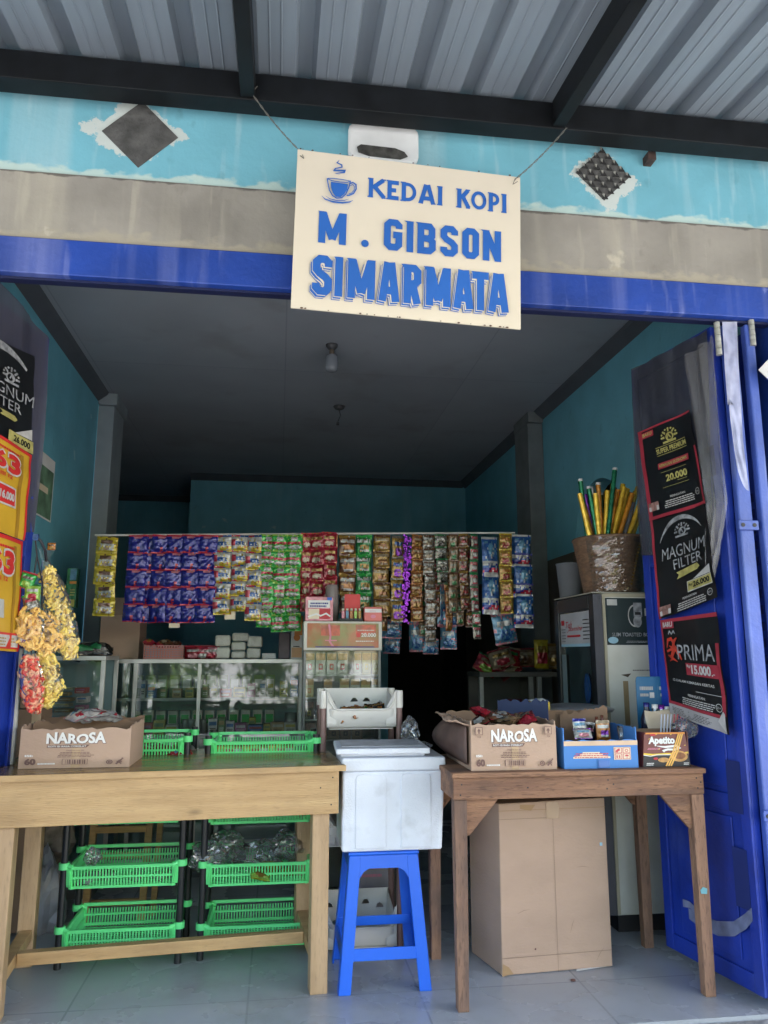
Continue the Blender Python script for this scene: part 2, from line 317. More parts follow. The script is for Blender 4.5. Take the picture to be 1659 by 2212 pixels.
MB().box(-2.22, XR + .12, YF + .17, 9.22, ZC, ZC + .08).build('ceiling', ceil_m, bd)
c = MB()
for x, s in ((XL, 1), (XR, -1)):
    c.prism([(x, 2.8, ZC - .065), (x, 2.8, ZC - .001), (x + s * .07, 2.8, ZC - .001), (x + s * .06, 2.8, ZC - .02), (x + s * .015, 2.8, ZC - .055)], (0, 5.1 if s < 0 else 2.6, 0))
c.prism([(-.93, 7.897, ZC - .06), (-.93, 7.897, ZC - .001), (-.93, 7.81, ZC - .001), (-.93, 7.87, ZC - .05)], (2.85, 0, 0))
c.prism([(-2.09, 9.097, ZC - .06), (-2.09, 9.097, ZC - .001), (-2.09, 9.03, ZC - .001), (-2.09, 9.07, ZC - .05)], (1.15, 0, 0))
c.build('cornice', corn_m, bd)
for x0, x1 in ((XL, XL + .11), (XR - .12, XR)):
    MB().box(x0 + .001, x1, 5.42, 5.75, 0, ZC - .09).box(x0 + .002, x1 + .02 * (1 if x0 < 0 else 0), 5.40, 5.77, ZC - .088, ZC - .004).build('pillar', grey_col if x0 < 0 else mat('dark_pillar', (.14, .16, .165), rough=.6, var=.2), bd, bevel=.006)
# air bricks set in the upper wall
for d, r, holes in ((dL, .135, False), (dR, .112, True)):
    f = MB().prism([(d.x, YF - .004, d.z + r), (d.x + r, YF - .004, d.z), (d.x, YF - .004, d.z - r), (d.x - r, YF - .004, d.z)][::-1], (0, .03, 0)); 
    vb = f.build('air_brick', mat('dark_cement', (.085, .085, .082), rough=.9, var=.4, scale=18, bump=.6), bd)
    if holes:
        g = MB(); g2 = MB()
        for i in range(5):
            for j in range(5):
                a = (i - 2) * .036; b = (j - 2) * .036; x = d.x + (a - b) * .707; z = d.z + (a + b) * .707; h = .013
                g.prism([(x - h, YF - .006, z - h * .6), (x + h, YF - .006, z - h * .6), (x, YF - .006, z + h)], (0, -.004, 0))
                g2.prism([(x - h * .8, YF - .007, z + h * .9), (x - h * .3, YF - .007, z - h * .2), (x - h * .1, YF - .007, z + h * .9)], (0, -.006, 0))
        g.build('hole', mat('deep_shadow_hole', (.02, .02, .02), rough=.9), vb); g2.build('rim', mat('cement_rim', (.3, .3, .27), rough=.9), vb)
# white plaster vent behind the sign
vc = P(827, 318, Y=YF); V = MB(); rr_ = .028
V.prism([(vc.x + cx_ * (.135 - rr_) + rr_ * math.cos(a_), YF - .030, vc.z + cz_ * (.075 - rr_) + rr_ * math.sin(a_)) for cx_, cz_, st_ in ((1, 1, 0), (-1, 1, 1.571), (-1, -1, 3.142), (1, -1, 4.712)) for a_ in (st_, st_ + .52, st_ + 1.05, st_ + 1.571)][::-1], (0, .03, 0)); vent = V.build('plaster_vent', mat('white_plaster', (.72, .74, .74), rough=.6, var=.12, bump=.3), bd, bevel=.010, seg=3)
q = P(825, 330, Y=YF - .032); MB().prism([(q.x + a, YF - .034, q.z + b) for a, b in ((-.095, .012), (-.08, .024), (.05, .02), (.085, .008), (.098, -.01), (.07, -.024), (-.05, -.02), (-.09, -.008))][::-1], (0, -.004, 0)).build('slot', mat('dark_slot', (.06, .06, .055), rough=.95, var=.5, scale=40), vent)  # slot drawn as a mottled dark patch on the plaster
# ---------------------------------------------------------------- ground
tile = mat('floor_tile', (.38, .40, .43), rough=.3, var=.07, scale=2.2, spec=.5)
nt, b = nodes_of(tile); br = nt.nodes.new('ShaderNodeTexBrick'); br.offset = 0; br.inputs['Scale'].default_value = 1; br.inputs['Brick Width'].default_value = .6; br.inputs['Row Height'].default_value = .6; br.inputs['Mortar Size'].default_value = .004
br.inputs['Color2'].default_value = (.92, .92, .92, 1); br.inputs['Color1'].default_value = (1, 1, 1, 1); br.inputs['Mortar'].default_value = (.7, .7, .7, 1)
gn = nt.nodes.new('ShaderNodeTexNoise'); gn.inputs['Scale'].default_value = 3.3; gn.inputs['Detail'].default_value = 9; gr_ = nt.nodes.new('ShaderNodeMapRange'); gr_.inputs[1].default_value = .5; gr_.inputs[2].default_value = .75; gr_.inputs[3].default_value = .26; gr_.inputs[4].default_value = .55; nt.links.new(gn.outputs[0], gr_.inputs[0]); nt.links.new(gr_.outputs[0], b.inputs['Roughness'])
tcn = nt.nodes.new('ShaderNodeTexCoord'); nt.links.new(tcn.outputs['Object'], gn.inputs[0]); nt.links.new(tcn.outputs['Object'], br.inputs[0]); old = b.inputs['Base Color'].links[0].from_socket
mx = nt.nodes.new('ShaderNodeMix'); mx.data_type = 'RGBA'; mx.blend_type = 'MULTIPLY'; mx.inputs[0].default_value = 1; nt.links.new(old, mx.inputs[6]); nt.links.new(br.outputs[0], mx.inputs[7]); nt.links.new(mx.outputs[2], b.inputs['Base Color'])
gd = nt.nodes.new('ShaderNodeTexNoise'); gd.inputs['Scale'].default_value = 5; gd.inputs['Detail'].default_value = 10; gd.inputs['Roughness'].default_value = .7; nt.links.new(tcn.outputs['Object'], gd.inputs[0])
gq = nt.nodes.new('ShaderNodeMapRange'); gq.inputs[1].default_value = .52; gq.inputs[2].default_value = .74; gq.inputs[4].default_value = .55; nt.links.new(gd.outputs[0], gq.inputs[0]); my = nt.nodes.new('ShaderNodeMix'); my.data_type = 'RGBA'; nt.links.new(gq.outputs[0], my.inputs[0]); nt.links.new(mx.outputs[2], my.inputs[6]); my.inputs[7].default_value = (.20, .19, .18, 1); nt.links.new(my.outputs[2], b.inputs['Base Color'])
MB().box(-2.3, XR + .2, YF + .01, 9.3, -.1, 0).build('floor', tile, kind='structure')
MB().box(-6, 7, .2, YF + .008, -.2, -.012).build('pavement', mat('rough_concrete', (.27, .265, .26), rough=.9, var=.25, scale=12, bump=.8), kind='structure', bevel=.006)
MB().add([(-80, .18, -.16), (80, .18, -.16), (80, -120, -.16), (-80, -120, -.16)], [(0, 3, 2, 1)]).build('road', mat('road_dust', (.32, .31, .30), rough=.95, var=.2, scale=3), kind='structure')
MB().add([(-150, -150, -.23), (150, -150, -.23), (150, 150, -.23), (-150, 150, -.23)], [(0, 1, 2, 3)]).build('ground', mat('earth', (.22, .19, .14), rough=.95, var=.3), kind='structure')
# ---------------------------------------------------------------- awning
aw = thing('awning', 'blue grey corrugated steel awning on black beams over the shop front', 'awning', (0, 1, 3.1))
beam_m = mat('black_steel', (.0045, .0055, .007), rough=.55, var=.5, scale=14, spec=.3)
deck_m = mat('zinc_deck', (.225, .262, .305), rough=.5, metal=.1, var=.10, scale=3, stretch=(5, .25, 1))
SL = .114
dz = lambda y: 3.262 - (2.56 - y) * SL
D = MB(); x = -3.4; prof = []
while x < 4.4:
    prof += [(x, 0), (x + .128, 0), (x + .140, .040), (x + .190, .040)]; x += .205
for k, ox in enumerate([0]):
    for (xa, za), (xb, zb) in zip(prof, prof[1:]):
        D.add([(xa, -1.3, dz(-1.3) + za), (xb, -1.3, dz(-1.3) + zb), (xb, 2.619, dz(2.619) + zb), (xa, 2.619, dz(2.619) + za)], [(0, 1, 2, 3)])
for k in range(38):   # small stiffening grooves in each pan
    for o in (.04, .08):
        xx = -3.4 + .205 * k + o; D.add([(xx - .004, -1.3, dz(-1.3) - .001), (xx, -1.3, dz(-1.3) - .003), (xx, 2.57, dz(2.57) - .003), (xx - .004, 2.57, dz(2.57) - .001)], [(0, 1, 2, 3)]); D.add([(xx + .004, -1.3, dz(-1.3) - .001), (xx, -1.3, dz(-1.3) - .003), (xx, 2.57, dz(2.57) - .003), (xx + .004, 2.57, dz(2.57) - .001)], [(3, 2, 1, 0)])
D.build('roof_sheet', deck_m, aw); MB().box(-3.4, 4.4, 2.56, 2.6185, dz(2.6) + .042, dz(2.6) + .08).build('leak_stop_strip', beam_m if 'beam_m' in globals() else deck_m, aw)  # unseen strip added above the sheet end to stop light leaking in
MB().box(-3.4, 4.4, 2.47, 2.55, 3.125, 3.235).build('wall_beam', beam_m, aw, bevel=.003)
r1 = P(533, 235, Y=2.44); r2 = P(1214, 275, Y=2.44)
gap = r2.x - r1.x
for k in range(-2, 4):
    xx = r1.x + gap * k
    MB().beam((xx, 2.468, dz(2.468) - .068), (xx, -1.25, dz(-1.25) - .068), .05, .10).build('rafter', beam_m, aw, bevel=.003)
MB().box(-3.4, 4.4, -1.30, -1.24, dz(-1.3) - .17, dz(-1.3) - .02).build('front_beam', beam_m, aw)
bk = P(1428, 317, Y=2.5); MB().box(bk.x - .016, bk.x + .016, 2.57, 2.618, bk.z - .004, bk.z + .03).build('bracket', mat('rusty_bracket', (.05, .03, .025), rough=.8, var=.5, scale=40), aw)
# ================================================================ hanging shop sign
sg_m = mat('sign_cream', (.72, .645, .52), rough=.5, var=.04, scale=3); sg_b = mat('sign_blue', (.024, .125, .46), rough=.45, var=.08, scale=3)
sTL, sTR, sBR, sBL = P(643, 322, Y=2.40), P(1124, 383, Y=2.42), P(1125, 711, Y=2.40), P(628, 664, Y=2.37)
sign = thing('shop_sign', 'cream painted board with blue cup drawing and KEDAI KOPI lettering hung on wires', 'sign', tuple(sBL))
sn = (sTR - sBL).cross(sTL - sBR).normalized()
MB().hexa([sBL - sn * .008, sBR - sn * .008, sBR, sBL], [sTL - sn * .008, sTR - sn * .008, sTR, sTL]).build('board', sg_m, sign, bevel=.0015)
S = Print(sTL, sTR, sBR, sBL, base=.0012, step=.00004)
ASP = .70
def glyph(ch, u0, u1, v0, v1, t, ser=False):
    tv = t / ASP; a, b = u0 + t / 2, u1 - t / 2; lo, hi = v0 + tv / 2, v1 - tv / 2; m = (lo + hi) / 2; c = t * .42; cv = c / ASP; mu = (u0 + u1) / 2
    o = {'I': [[(mu, v0), (mu, v1)]],
         'M': [[(a, v0), (a, v1)], [(b, v0), (b, v1)], [(a + t * .1, v1 - tv * .2), (mu, v0 + (v1 - v0) * .14)], [(b - t * .1, v1 - tv * .2), (mu, v0 + (v1 - v0) * .14)]],
         'N': [[(a, v0), (a, v1)], [(b, v0), (b, v1)], [(a, v1 - tv * .3), (b, v0 + tv * .3)]],
         'A': [[(a, v0), (mu - t * .22, v1)], [(b, v0), (mu + t * .22, v1)], [(a + t * .3, lo + (hi - lo) * .22), (b - t * .3, lo + (hi - lo) * .22)]],
         'T': [[(u0, hi), (u1, hi)], [(mu, v0), (mu, hi)]],
         'O': [[(a + c, lo), (b - c, lo), (b, lo + cv), (b, hi - cv), (b - c, hi), (a + c, hi), (a, hi - cv), (a, lo + cv), (a + c, lo), (b - c, lo)]],
         'G': [[(b, hi - (hi - lo) * .24), (b, hi - cv), (b - c, hi), (a + c, hi), (a, hi - cv), (a, lo + cv), (a + c, lo), (b - c, lo), (b, lo + cv), (b, m), (mu, m)]],
         'S': [[(b, hi - (hi - lo) * .24), (b, hi - cv), (b - c, hi), (a + c, hi), (a, hi - cv), (a, m + cv * 1.6), (a + c, m + cv * .5), (b - c, m - cv * .5), (b, m - cv * 1.6), (b, lo + cv), (b - c, lo), (a + c, lo), (a, lo + cv), (a, lo + (hi - lo) * .24)]],
         'B': [[(a, v0), (a, v1)], [(a, hi), (b - c, hi), (b - c * .2, hi - cv), (b - c * .2, m + cv), (b - c * 1.2, m), (a, m)], [(b - c * 1.2, m), (b, m - cv), (b, lo + cv), (b - c, lo), (a, lo)]],
         'R': [[(a, v0), (a, v1)], [(a, hi), (b - c, hi), (b, hi - cv), (b, m + cv), (b - c, m), (a, m)], [(mu, m), (b, v0)]],
         'P': [[(a, v0), (a, v1)], [(a, hi), (b - c, hi), (b, hi - cv), (b, m + cv), (b - c, m), (a, m)]],
         'D': [[(a, v0), (a, v1)], [(a, hi), (mu, hi), (b - c * .5, hi - cv * 1.3), (b, m), (b - c * .5, lo + cv * 1.3), (mu, lo), (a, lo)]],
         'E': [[(a, v0), (a, v1)], [(a, hi), (u1, hi)], [(a, m), (u1 - t * .6, m)], [(a, lo), (u1, lo)]],
         'K': [[(a, v0), (a, v1)], [(b, v1 - tv * .2), (a + t * .4, m)], [(a + t, m + tv * .2), (b + t * .2, v0 + tv * .2)]]}[ch]
    if ser:
        if ch == 'O':
            n = 22; ru, rv = (u1 - u0 - t) / 2, (v1 - v0 - tv) / 2
            o = [[(mu + ru * math.cos(2 * math.pi * k / n), (v0 + v1) / 2 + rv * math.sin(2 * math.pi * k / n)) for k in range(n + 2)]]
        if ch in 'DP':
            l2, h2 = (lo, hi) if ch == 'D' else (m - tv * .4, hi); n = 12; cx = a + (b - a) * .35
            o = [[(a, v0), (a, v1)], [(a, h2)] + [(cx + (b - cx) * math.sin(math.pi * k / n), (l2 + h2) / 2 + (h2 - l2) / 2 * math.cos(math.pi * k / n)) for k in range(n + 1)] + [(a, l2)]]
    sr = []
    if ser:
        w = t * .55; st = tv * .32
        if ch in 'KEDIPT': 
            x = mu if ch == 'I' else a; sr += [(x - w - t * .2, x + w, v0), (x - w - t * .2, x + w, v1 - st)]
        if ch == 'A': sr += [(a - w, a + w, v0), (b - w, b + w, v0)]
        if ch == 'K': sr += [(b - w * .8, b + w, v0), (b - w, b + w, v1 - st)]
    return o, sr
def word(Pn, m, glyphs, v0, v1, t, ser=False, du=0, dv=0):
    for ch, u0, u1 in glyphs:
        pl, sr = glyph(ch, u0, u1, v0, v1, t, ser)
        for l in pl: Pn.stroke(m, [(a + du, b + dv) for a, b in l], t * (1 if not ser else (.8 if len(l) > 2 else 1)), ASP)
        for a, b, y in sr: Pn.rect(m, a + du, y + dv, b + du, y + t / ASP * .32 + dv)
U = lambda s, off=118: [(c, (a - off) / 1462, (b - off) / 1462) for c, a, b in s]
def V_(top, bot, x):    # sign crop px to v
    te = 75 + .1207 * (x - 120); be = 1112 + .0917 * (x - 78); return 1 - (top - te) / (be - te), 1 - (bot - te) / (be - te)
word(S, sg_b, U([('K', 570, 678), ('E', 690, 763), ('D', 782, 880), ('A', 893, 1003), ('I', 1016, 1052), ('K', 1147, 1232), ('O', 1238, 1345), ('P', 1358, 1432), ('I', 1446, 1480)], 112), .74, .868, .019, True)
word(S, sg_b, U([('M', 255, 428)], 105) + U([('G', 670, 788), ('I', 812, 863), ('B', 885, 1005), ('S', 1035, 1150), ('O', 1178, 1290), ('N', 1315, 1437)], 108), .412, .612, .0300)
S.poly(sg_b, [(.098, .612), (.125, .612), (.125, .585)]).poly(sg_b, [(.472, .612), (.5, .612), (.5, .585)]).poly(sg_b, [(.522, .612), (.545, .612), (.545, .585)]).poly(sg_b, [(.815, .612), (.84, .612), (.84, .585)])
S.ell(sg_b, .303, .436, .0165, .023)
sm = U([('S', 222, 345), ('I', 358, 412), ('M', 440, 612), ('A', 634, 768), ('R', 792, 905), ('M', 935, 1095), ('A', 1112, 1245), ('T', 1235, 1345), ('A', 1340, 1478)], 100)
word(S, sg_b, sm, .086, .328, .0365, du=-.011, dv=-.020)
word(S, sg_m, sm, .086, .328, .0350, du=-.0092, dv=-.0165)
word(S, sg_b, sm, .086, .328, .0330, du=-.0070, dv=-.0125)
word(S, sg_m, sm, .086, .328, .0365, du=-.002, dv=-.004)
word(S, sg_b, sm, .086, .330, .0335)
for l in (352, 432, 775, 918, 1228): u = (l - 100) / 1462; S.poly(sg_b, [(u, .328), (u + .02, .328), (u + .02, .29)])
# cup
cu = lambda x, y: ((x - 108) / 1462, V_(y, y, x)[0])
S.poly(sg_b, [cu(*p) for p in ((323, 305), (432, 320), (428, 355), (412, 385), (388, 408), (358, 405), (338, 380), (326, 345))])
S.stroke(sg_b, [cu(*p) for p in ((300, 282), (306, 320), (316, 362), (336, 398), (362, 415), (395, 412), (420, 385), (438, 340), (446, 298))], .005, ASP)
S.stroke(sg_b, [cu(*p) for p in ((302, 283), (340, 282), (400, 290), (446, 298), (425, 308), (380, 306), (330, 298), (303, 286))], .004, ASP)
S.stroke(sg_b, [cu(*p) for p in ((440, 318), (462, 308), (482, 322), (484, 352), (468, 382), (440, 395), (425, 396))], .006, ASP)
S.stroke(sg_b, [cu(*p) for p in ((445, 330), (462, 322), (472, 335), (472, 358), (458, 378), (438, 385))], .003, ASP)
S.stroke(sg_b, [cu(*p) for p in ((268, 400), (290, 422), (340, 440), (400, 446), (445, 440), (466, 428))], .006, ASP, [.2, .8, 1.2, 1.3, .9, .2])
S.stroke(sg_b, [cu(*p) for p in ((292, 400), (320, 420), (360, 430), (410, 430), (440, 420))], .004, ASP, [.2, .8, 1, .8, .2])
S.stroke(sg_b, [cu(*p) for p in ((372, 155), (358, 175), (388, 190), (390, 205), (348, 215), (342, 228), (408, 228), (405, 240), (350, 250), (380, 256))], .008, ASP, [.1, .7, .8, .6, .6, .9, 1, .9, .5, .1])
S.done(sign, 'lettering')
g = MB(); rd = random.Random(3)   # rust nibbles along the edges
rust = mat('rust', (.10, .05, .03), rough=.9, var=.5, scale=60)
for k in range(34):
    t = rd.random(); p = (sBL.lerp(sBR, t) if k % 3 else sTL.lerp(sTR, t)); r = rd.uniform(.002, .005)
    g.prism([p + sn * .0035 + Vector((r * math.cos(a) * rd.uniform(.6, 1.4), 0, r * .7 * math.sin(a))) for a in (0, 1.2, 2.4, 3.6, 4.8)], sn * .0004)
g.build('rust_speck', rust, sign)
def twist(a, b, name, sag):
    m = MB(); n = 26
    for ph in (0, math.pi):
        pts = []
        for i in range(n + 1):
            t = i / n; p = a.lerp(b, t); p = p + Vector((0, 0, -sag * 4 * t * (1 - t))); pts.append(p + Vector((math.cos(t * 30 + ph), 0, math.sin(t * 30 + ph))) * .0022)
        m.tube(pts, .0014, 5)
    m.build(name, mat('old_wire', (.18, .17, .15), rough=.7, metal=.3), sign)
twist(P(540, 196, Y=2.46), P(652, 330, Y=2.41), 'wire', .012); twist(P(1224, 276, Y=2.46), P(1112, 388, Y=2.41), 'wire', .01)
MB().tube([P(518, 178, Y=2.455), P(528, 192, Y=2.455), P(548, 196, Y=2.455), P(556, 186, Y=2.46)], .0018, 5).tube([P(652, 330, Y=2.41), P(656, 342, Y=2.385), P(648, 336, Y=2.38)], .0014, 5).tube([P(1112, 388, Y=2.41), P(1108, 398, Y=2.40), P(1118, 392, Y=2.40)], .0014, 5).build('wire_tie', mat('old_wire', (0, 0, 0)), sign)
# ================================================================ folding doors
bl_m = weathered('blue_door_paint', (.010, .035, .30), (.08, .12, .40), samt=.35, mottled=.35, rough=.45, rusty=True)
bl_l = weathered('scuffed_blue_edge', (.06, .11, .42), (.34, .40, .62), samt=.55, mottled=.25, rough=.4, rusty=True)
zinc = mat('zinc_hinge', (.42, .42, .38), rough=.45, metal=.4, var=.3, scale=30)
Z1 = 2.455
def leaf(O, I, out, name='door_leaf', louvers=(), th=.03, mx=None, z0=.035, panel=True):
    """steel door leaf from outer edge O to inner edge I; out = which side the visible face is on"""
    O = Vector((*O, 0)); I = Vector((*I, 0)); d = (I - O).normalized(); n = Vector((d.y, -d.x, 0)) * out; w = (I - O).length; B = mx or bl_m
    def blk(m, a, b, z0, z1, y0, y1):
        q = [O + d * a + n * y0, O + d * b + n * y0, O + d * b + n * y1, O + d * a + n * y1]
        m.hexa([x + Vector((0, 0, z0)) for x in q], [x + Vector((0, 0, z1)) for x in q])
    m = MB(); blk(m, 0, w, z0, Z1, -th, 0); body = m.build(name, B, bd, bevel=.002)
    m = MB()
    for a, b in ((0, .045), (w - .045, w)): blk(m, a, b, z0, Z1, .0005, .012)
    for z in (z0, .62, 1.55, Z1 - .06): blk(m, .0455, w - .0455, z, z + .06, .0005, .011)
    m.build('frame', B, body, bevel=.002)
    if panel:
        m = MB()
        for za, zb in ((.12, .60), (.70, 1.53), (1.63, 2.38)): blk(m, .10, w - .10, za, zb, .0005, .007)
        m.build('panel', B, body, bevel=.004)
    return body, O, d, n, w
lfR, O1, d1, n1, w1 = leaf((1.672, 2.66), (1.578, 3.16), -1)
# second leaf: shows between first leaf and posts, with louvre slots
lf2, O2, d2, n2, w2 = leaf((1.838, 2.70), (1.70, 3.16), -1, th=.025)
m = MB(); fr = MB()
for k in range(13):
    z = 1.02 + k * .062
    a = O2 + d2 * .02; b = O2 + d2 * .16
    q = [a + n2 * .0125, b + n2 * .0125, b + n2 * .0135, a + n2 * .0135]; m.hexa([x + Vector((0, 0, z)) for x in q], [x + Vector((0, 0, z + .034)) for x in q])
m.build('louvre_slots', mat('slot_shade_blue', (.008, .02, .14), rough=.8), lf2)  # shade inside the louvres put into the colour of dark blue slabs
m = MB()
for za, zb in ((.30, .50), (.62, .80), (1.86, 1.98)):
    a = O1 + d1 * .03; b = O1 + d1 * .10; q = [a + n1 * .0125, b + n1 * .0125, b + n1 * .0135, a + n1 * .0135]; m.hexa([x + Vector((0, 0, za)) for x in q], [x + Vector((0, 0, zb)) for x in q])
m.build('slot', mat('slot_shade_blue', (0, 0, 0)), lfR)  # recesses painted on as thin blocks in the same shadow blue
# edge posts, seen bright
pp = MB(); e1 = P(1572, 700, Y=2.64); pp.box(e1.x - .028, e1.x + .028, 2.63, 2.66, .03, Z1); pr1 = pp.build('folding_rail', bl_l, bd, bevel=.006)
e2 = P(1613, 702, Y=2.63); pr2 = MB().box(e2.x - .019, e2.x + .019, 2.615, 2.65, .03, Z1).build('folding_rail', bl_l, bd, bevel=.006)
for z in (P(1600, 1135, Y=2.63).z, P(1645, 1762, Y=2.63).z):
    m = MB(); xx = e1.x + .0; m.box(xx - .040, xx + .040, 2.616, 2.628, z - .018, z + .018); lg = m.build('lug', bl_l, pr1, bevel=.003)
    MB().tube([(xx + .022, 2.614, z), (xx + .022, 2.617, z)], .008, 10).tube([(xx - .024, 2.614, z), (xx - .024, 2.617, z)], .008, 10).build('hole', i_black, pr1)
for px, py0, py1 in ((1548, 697, 768), (1622, 692, 748)):
    a = P(px, py0, Y=2.612); b = P(px + 6, py1, Y=2.612); m = MB(); n_ = 5
    for k in range(n_):
        z0, z1 = a.z + (b.z - a.z) * k / n_, a.z + (b.z - a.z) * (k + .93) / n_; m.tube([(a.x, 2.612, z0), (a.x, 2.612, z1)], .0115, 12)
    m.build('hinge', zinc, pr1 if px < 1600 else pr2)
# scratches / glue marks low on the leaf
m = MB(); rd = random.Random(5)
def glue(pts, w, nm='glue_mark'):
    q = [Pl(x, y, O1 + n1 * .0135, n1) for x, y in pts]; mm = MB()
    L = [x + Vector((0, 0, w / 2 * rd.uniform(.7, 1.2))) for x in q]; Rr = [x - Vector((0, 0, w / 2 * rd.uniform(.7, 1.2))) for x in q]
    k = len(q); mm.add(L + Rr, [(k + i, k + i + 1, i + 1, i) for i in range(k - 1)]); mm.build(nm, mat('glue_smear', (.16, .18, .30), rough=.7, var=.3, scale=20), lfR)
glue([(1488, 1975), (1510, 1990), (1550, 2005), (1585, 2008), (1610, 1990), (1625, 1978)], .045)
glue([(1475, 1950), (1490, 1955), (1500, 1965)], .03)
# left leaf
lfL, O3, d3, n3, w3 = leaf((-1.085, 2.66), (-.975, 3.14), 1)
MB().box(-1.045, -1.03, 2.70, 2.76, .03, 1.3).build('folding_rail', bl_l, bd)
a = Pl(48, 1400, O3, n3); MB().box(a.x - .012, a.x + .014, a.y - .04, a.y - .02, .78, a.z).build('folding_rail', mat('bare_metal_rail', (.5, .48, .44), rough=.5, var=.3), bd, bevel=.004)
# plastic sheets draped over the leaves
film = mat('dusty_plastic_film', (.055, .06, .075), rough=.22, var=.7, scale=9, stretch=(1, 1, .3), alpha=.82, bump=.5, bscale=14, spec=.6)
film2 = mat('milky_plastic_film', (.26, .26, .27), rough=.25, var=.5, scale=14, stretch=(1, 1, .2), alpha=.40, spec=1.0, bump=.5, bscale=30)
film3 = mat('grey_purple_film', (.08, .08, .11), rough=.4, var=.3, scale=7, stretch=(1, 1, .3), alpha=.80, spec=.5)
def sheet(edgeA, edgeB, O, n, m, label, off=.02, wob=.012, fr=5, seed=0, nu=28, nv=24):
    """film hung between two px polylines (same count) on a leaf plane"""
    A = [Pl(x, y, O + n * off, n) for x, y in edgeA]; B = [Pl(x, y, O + n * off, n) for x, y in edgeB]
    def ip(L, v): k = v * (len(L) - 1); i = min(int(k), len(L) - 2); return L[i].lerp(L[i + 1], k - i)
    def fn(u, v):
        p = ip(A, v).lerp(ip(B, v), u); w = wob * math.sin(u * fr * 3.14 + 1.5 * math.sin(v * 3 + seed)) + wob * .8 * noise.noise(Vector((u * 7, v * 3, seed))) + wob * .5 * noise.noise(Vector((u * 14, v * 16, seed)))
        return p + n * (w + wob)
    return tag(MB().grid(fn, nu, nv).build('plastic_sheet', m), label, 'plastic sheet')
sheet([(1368, 798), (1374, 950), (1380, 1100), (1386, 1200)], [(1532, 712), (1538, 900), (1540, 1060), (1544, 1200)], O1, n1, film, 'dusty dark plastic film over the top of the right door leaf', .016, .006, 6, 1)
sheet([(1478, 775), (1508, 960), (1528, 1100), (1534, 1250)], [(1549, 725), (1566, 960), (1580, 1080), (1545, 1250)], O1, n1, film2, 'milky crumpled plastic strip hanging beside the black posters', .030, .011, 5, 4, 30, 34)
fs = MB(); rdx = random.Random(2)
def fn(u, v):
    L = [(1560, 695), (1566, 800), (1578, 950), (1590, 1060)]; Rr = [(1592, 695), (1596, 800), (1605, 950), (1618, 1060)]
    k = v * 3; i = min(int(k), 2); t = k - i
    a = (L[i][0] * (1 - t) + L[i + 1][0] * t, L[i][1] * (1 - t) + L[i + 1][1] * t); b = (Rr[i][0] * (1 - t) + Rr[i + 1][0] * t, Rr[i][1] * (1 - t) + Rr[i + 1][1] * t)
    b = (b[0], b[1] + (0 if v < .99 else 0) + v * v * 0); a = (a[0], a[1] - 60 * v * (1 - u) * (v > .5))
    return P(a[0] * (1 - u) + b[0] * u, a[1] * (1 - u) + b[1] * u, Y=2.60 + .010 * noise.noise(Vector((u * 3, v * 9, 2))))
tag(fs.grid(fn, 8, 40).build('plastic_sheet', mat('pale_lilac_film', (.42, .44, .60), rough=.3, var=.3, scale=12, alpha=.8)), 'pale torn plastic wrapped down the bright blue folding rail', 'plastic sheet')
sheet([(-40, 560), (-40, 800), (-40, 1000), (-30, 1150)], [(100, 730), (96, 850), (86, 1000), (73, 1150)], O3, n3, film3, 'grey purple plastic film over the left door leaf', .014, .006, 4, 7)
# ================================================================ posters
def poster(TL, TR, BR, BL, O, n, off, label, bulge=.006, curl=.0, base_m=i_black, seed=0):
    c = [Pl(x, y, O + n * off, n) for x, y in (TL, TR, BR, BL)]; bulge *= 1.8
    def fn(u, v, o=0):
        w = bulge * (math.sin(u * 5 + seed) * .5 + .5) + bulge * .6 * noise.noise(Vector((u * 3, v * 4, seed))) + (.011 if O.x > 0 else .004) * max(0, u - .78) ** 2 * 20 * (.35 + .65 * math.sin(v * 5 + seed) ** 2)
        return (c[3] * (1 - u) + c[2] * u) * (1 - v) + (c[0] * (1 - u) + c[1] * u) * v + n * (w + o)
    t = thing('poster', label, 'poster', tuple((c[2] + c[3]) / 2))
    MB().grid(lambda u, v: fn(u, v, 0), 22, 26).grid(lambda u, v: fn(u, v, -.0008), 22, 26, flip=True).build('paper', base_m, t)
    return t, Print(fn=fn, base=.0015, step=.0003)
pk = mat('poster_black', (.008, .009, .011), rough=.35, var=.3); pr = mat('poster_red', (.32, .03, .05), rough=.4, var=.15, scale=9); pgold = mat('poster_gold', (.40, .36, .12), rough=.45, var=.3, scale=30)
psil = mat('poster_silver', (.30, .31, .33), rough=.4, var=.5, scale=40); ptxt = mat('poster_white', (.50, .49, .48), rough=.5, var=.15, scale=30); phead = mat('poster_photo_skin', (.28, .15, .13), rough=.6, var=.6, scale=40)
def crest(Pn, m, cu, cv, r, a=1.4):
    Pn.ell(m, cu, cv, r * .55, r * .55 / a, 16, ring=.35)
    for k in range(9):
        t = math.pi * (k / 8); Pn.ell(m, cu + r * math.cos(t), cv + r * math.sin(t) / a, r * .13, r * .13 / a, 8)
        if k % 2 == 0: Pn.stroke(m, [(cu + r * .6 * math.cos(t), cv + r * .6 * math.sin(t) / a), (cu + r * .9 * math.cos(t), cv + r * .9 * math.sin(t) / a)], r * .18, 1)
    Pn.rect(m, cu - r * .9, cv - r * .75 / a, cu + r * .9, cv - r * .5 / a, 3)
    Pn.stroke(m, [(cu - r * .2, cv - r * .2 / a), (cu, cv + r * .25 / a), (cu + r * .25, cv - r * .25 / a)], r * .14, 1)
def strip_rect(Pn, m, u0, v0, u1, v1, n=10): Pn.rect(m, u0, v0, u1, v1, n)
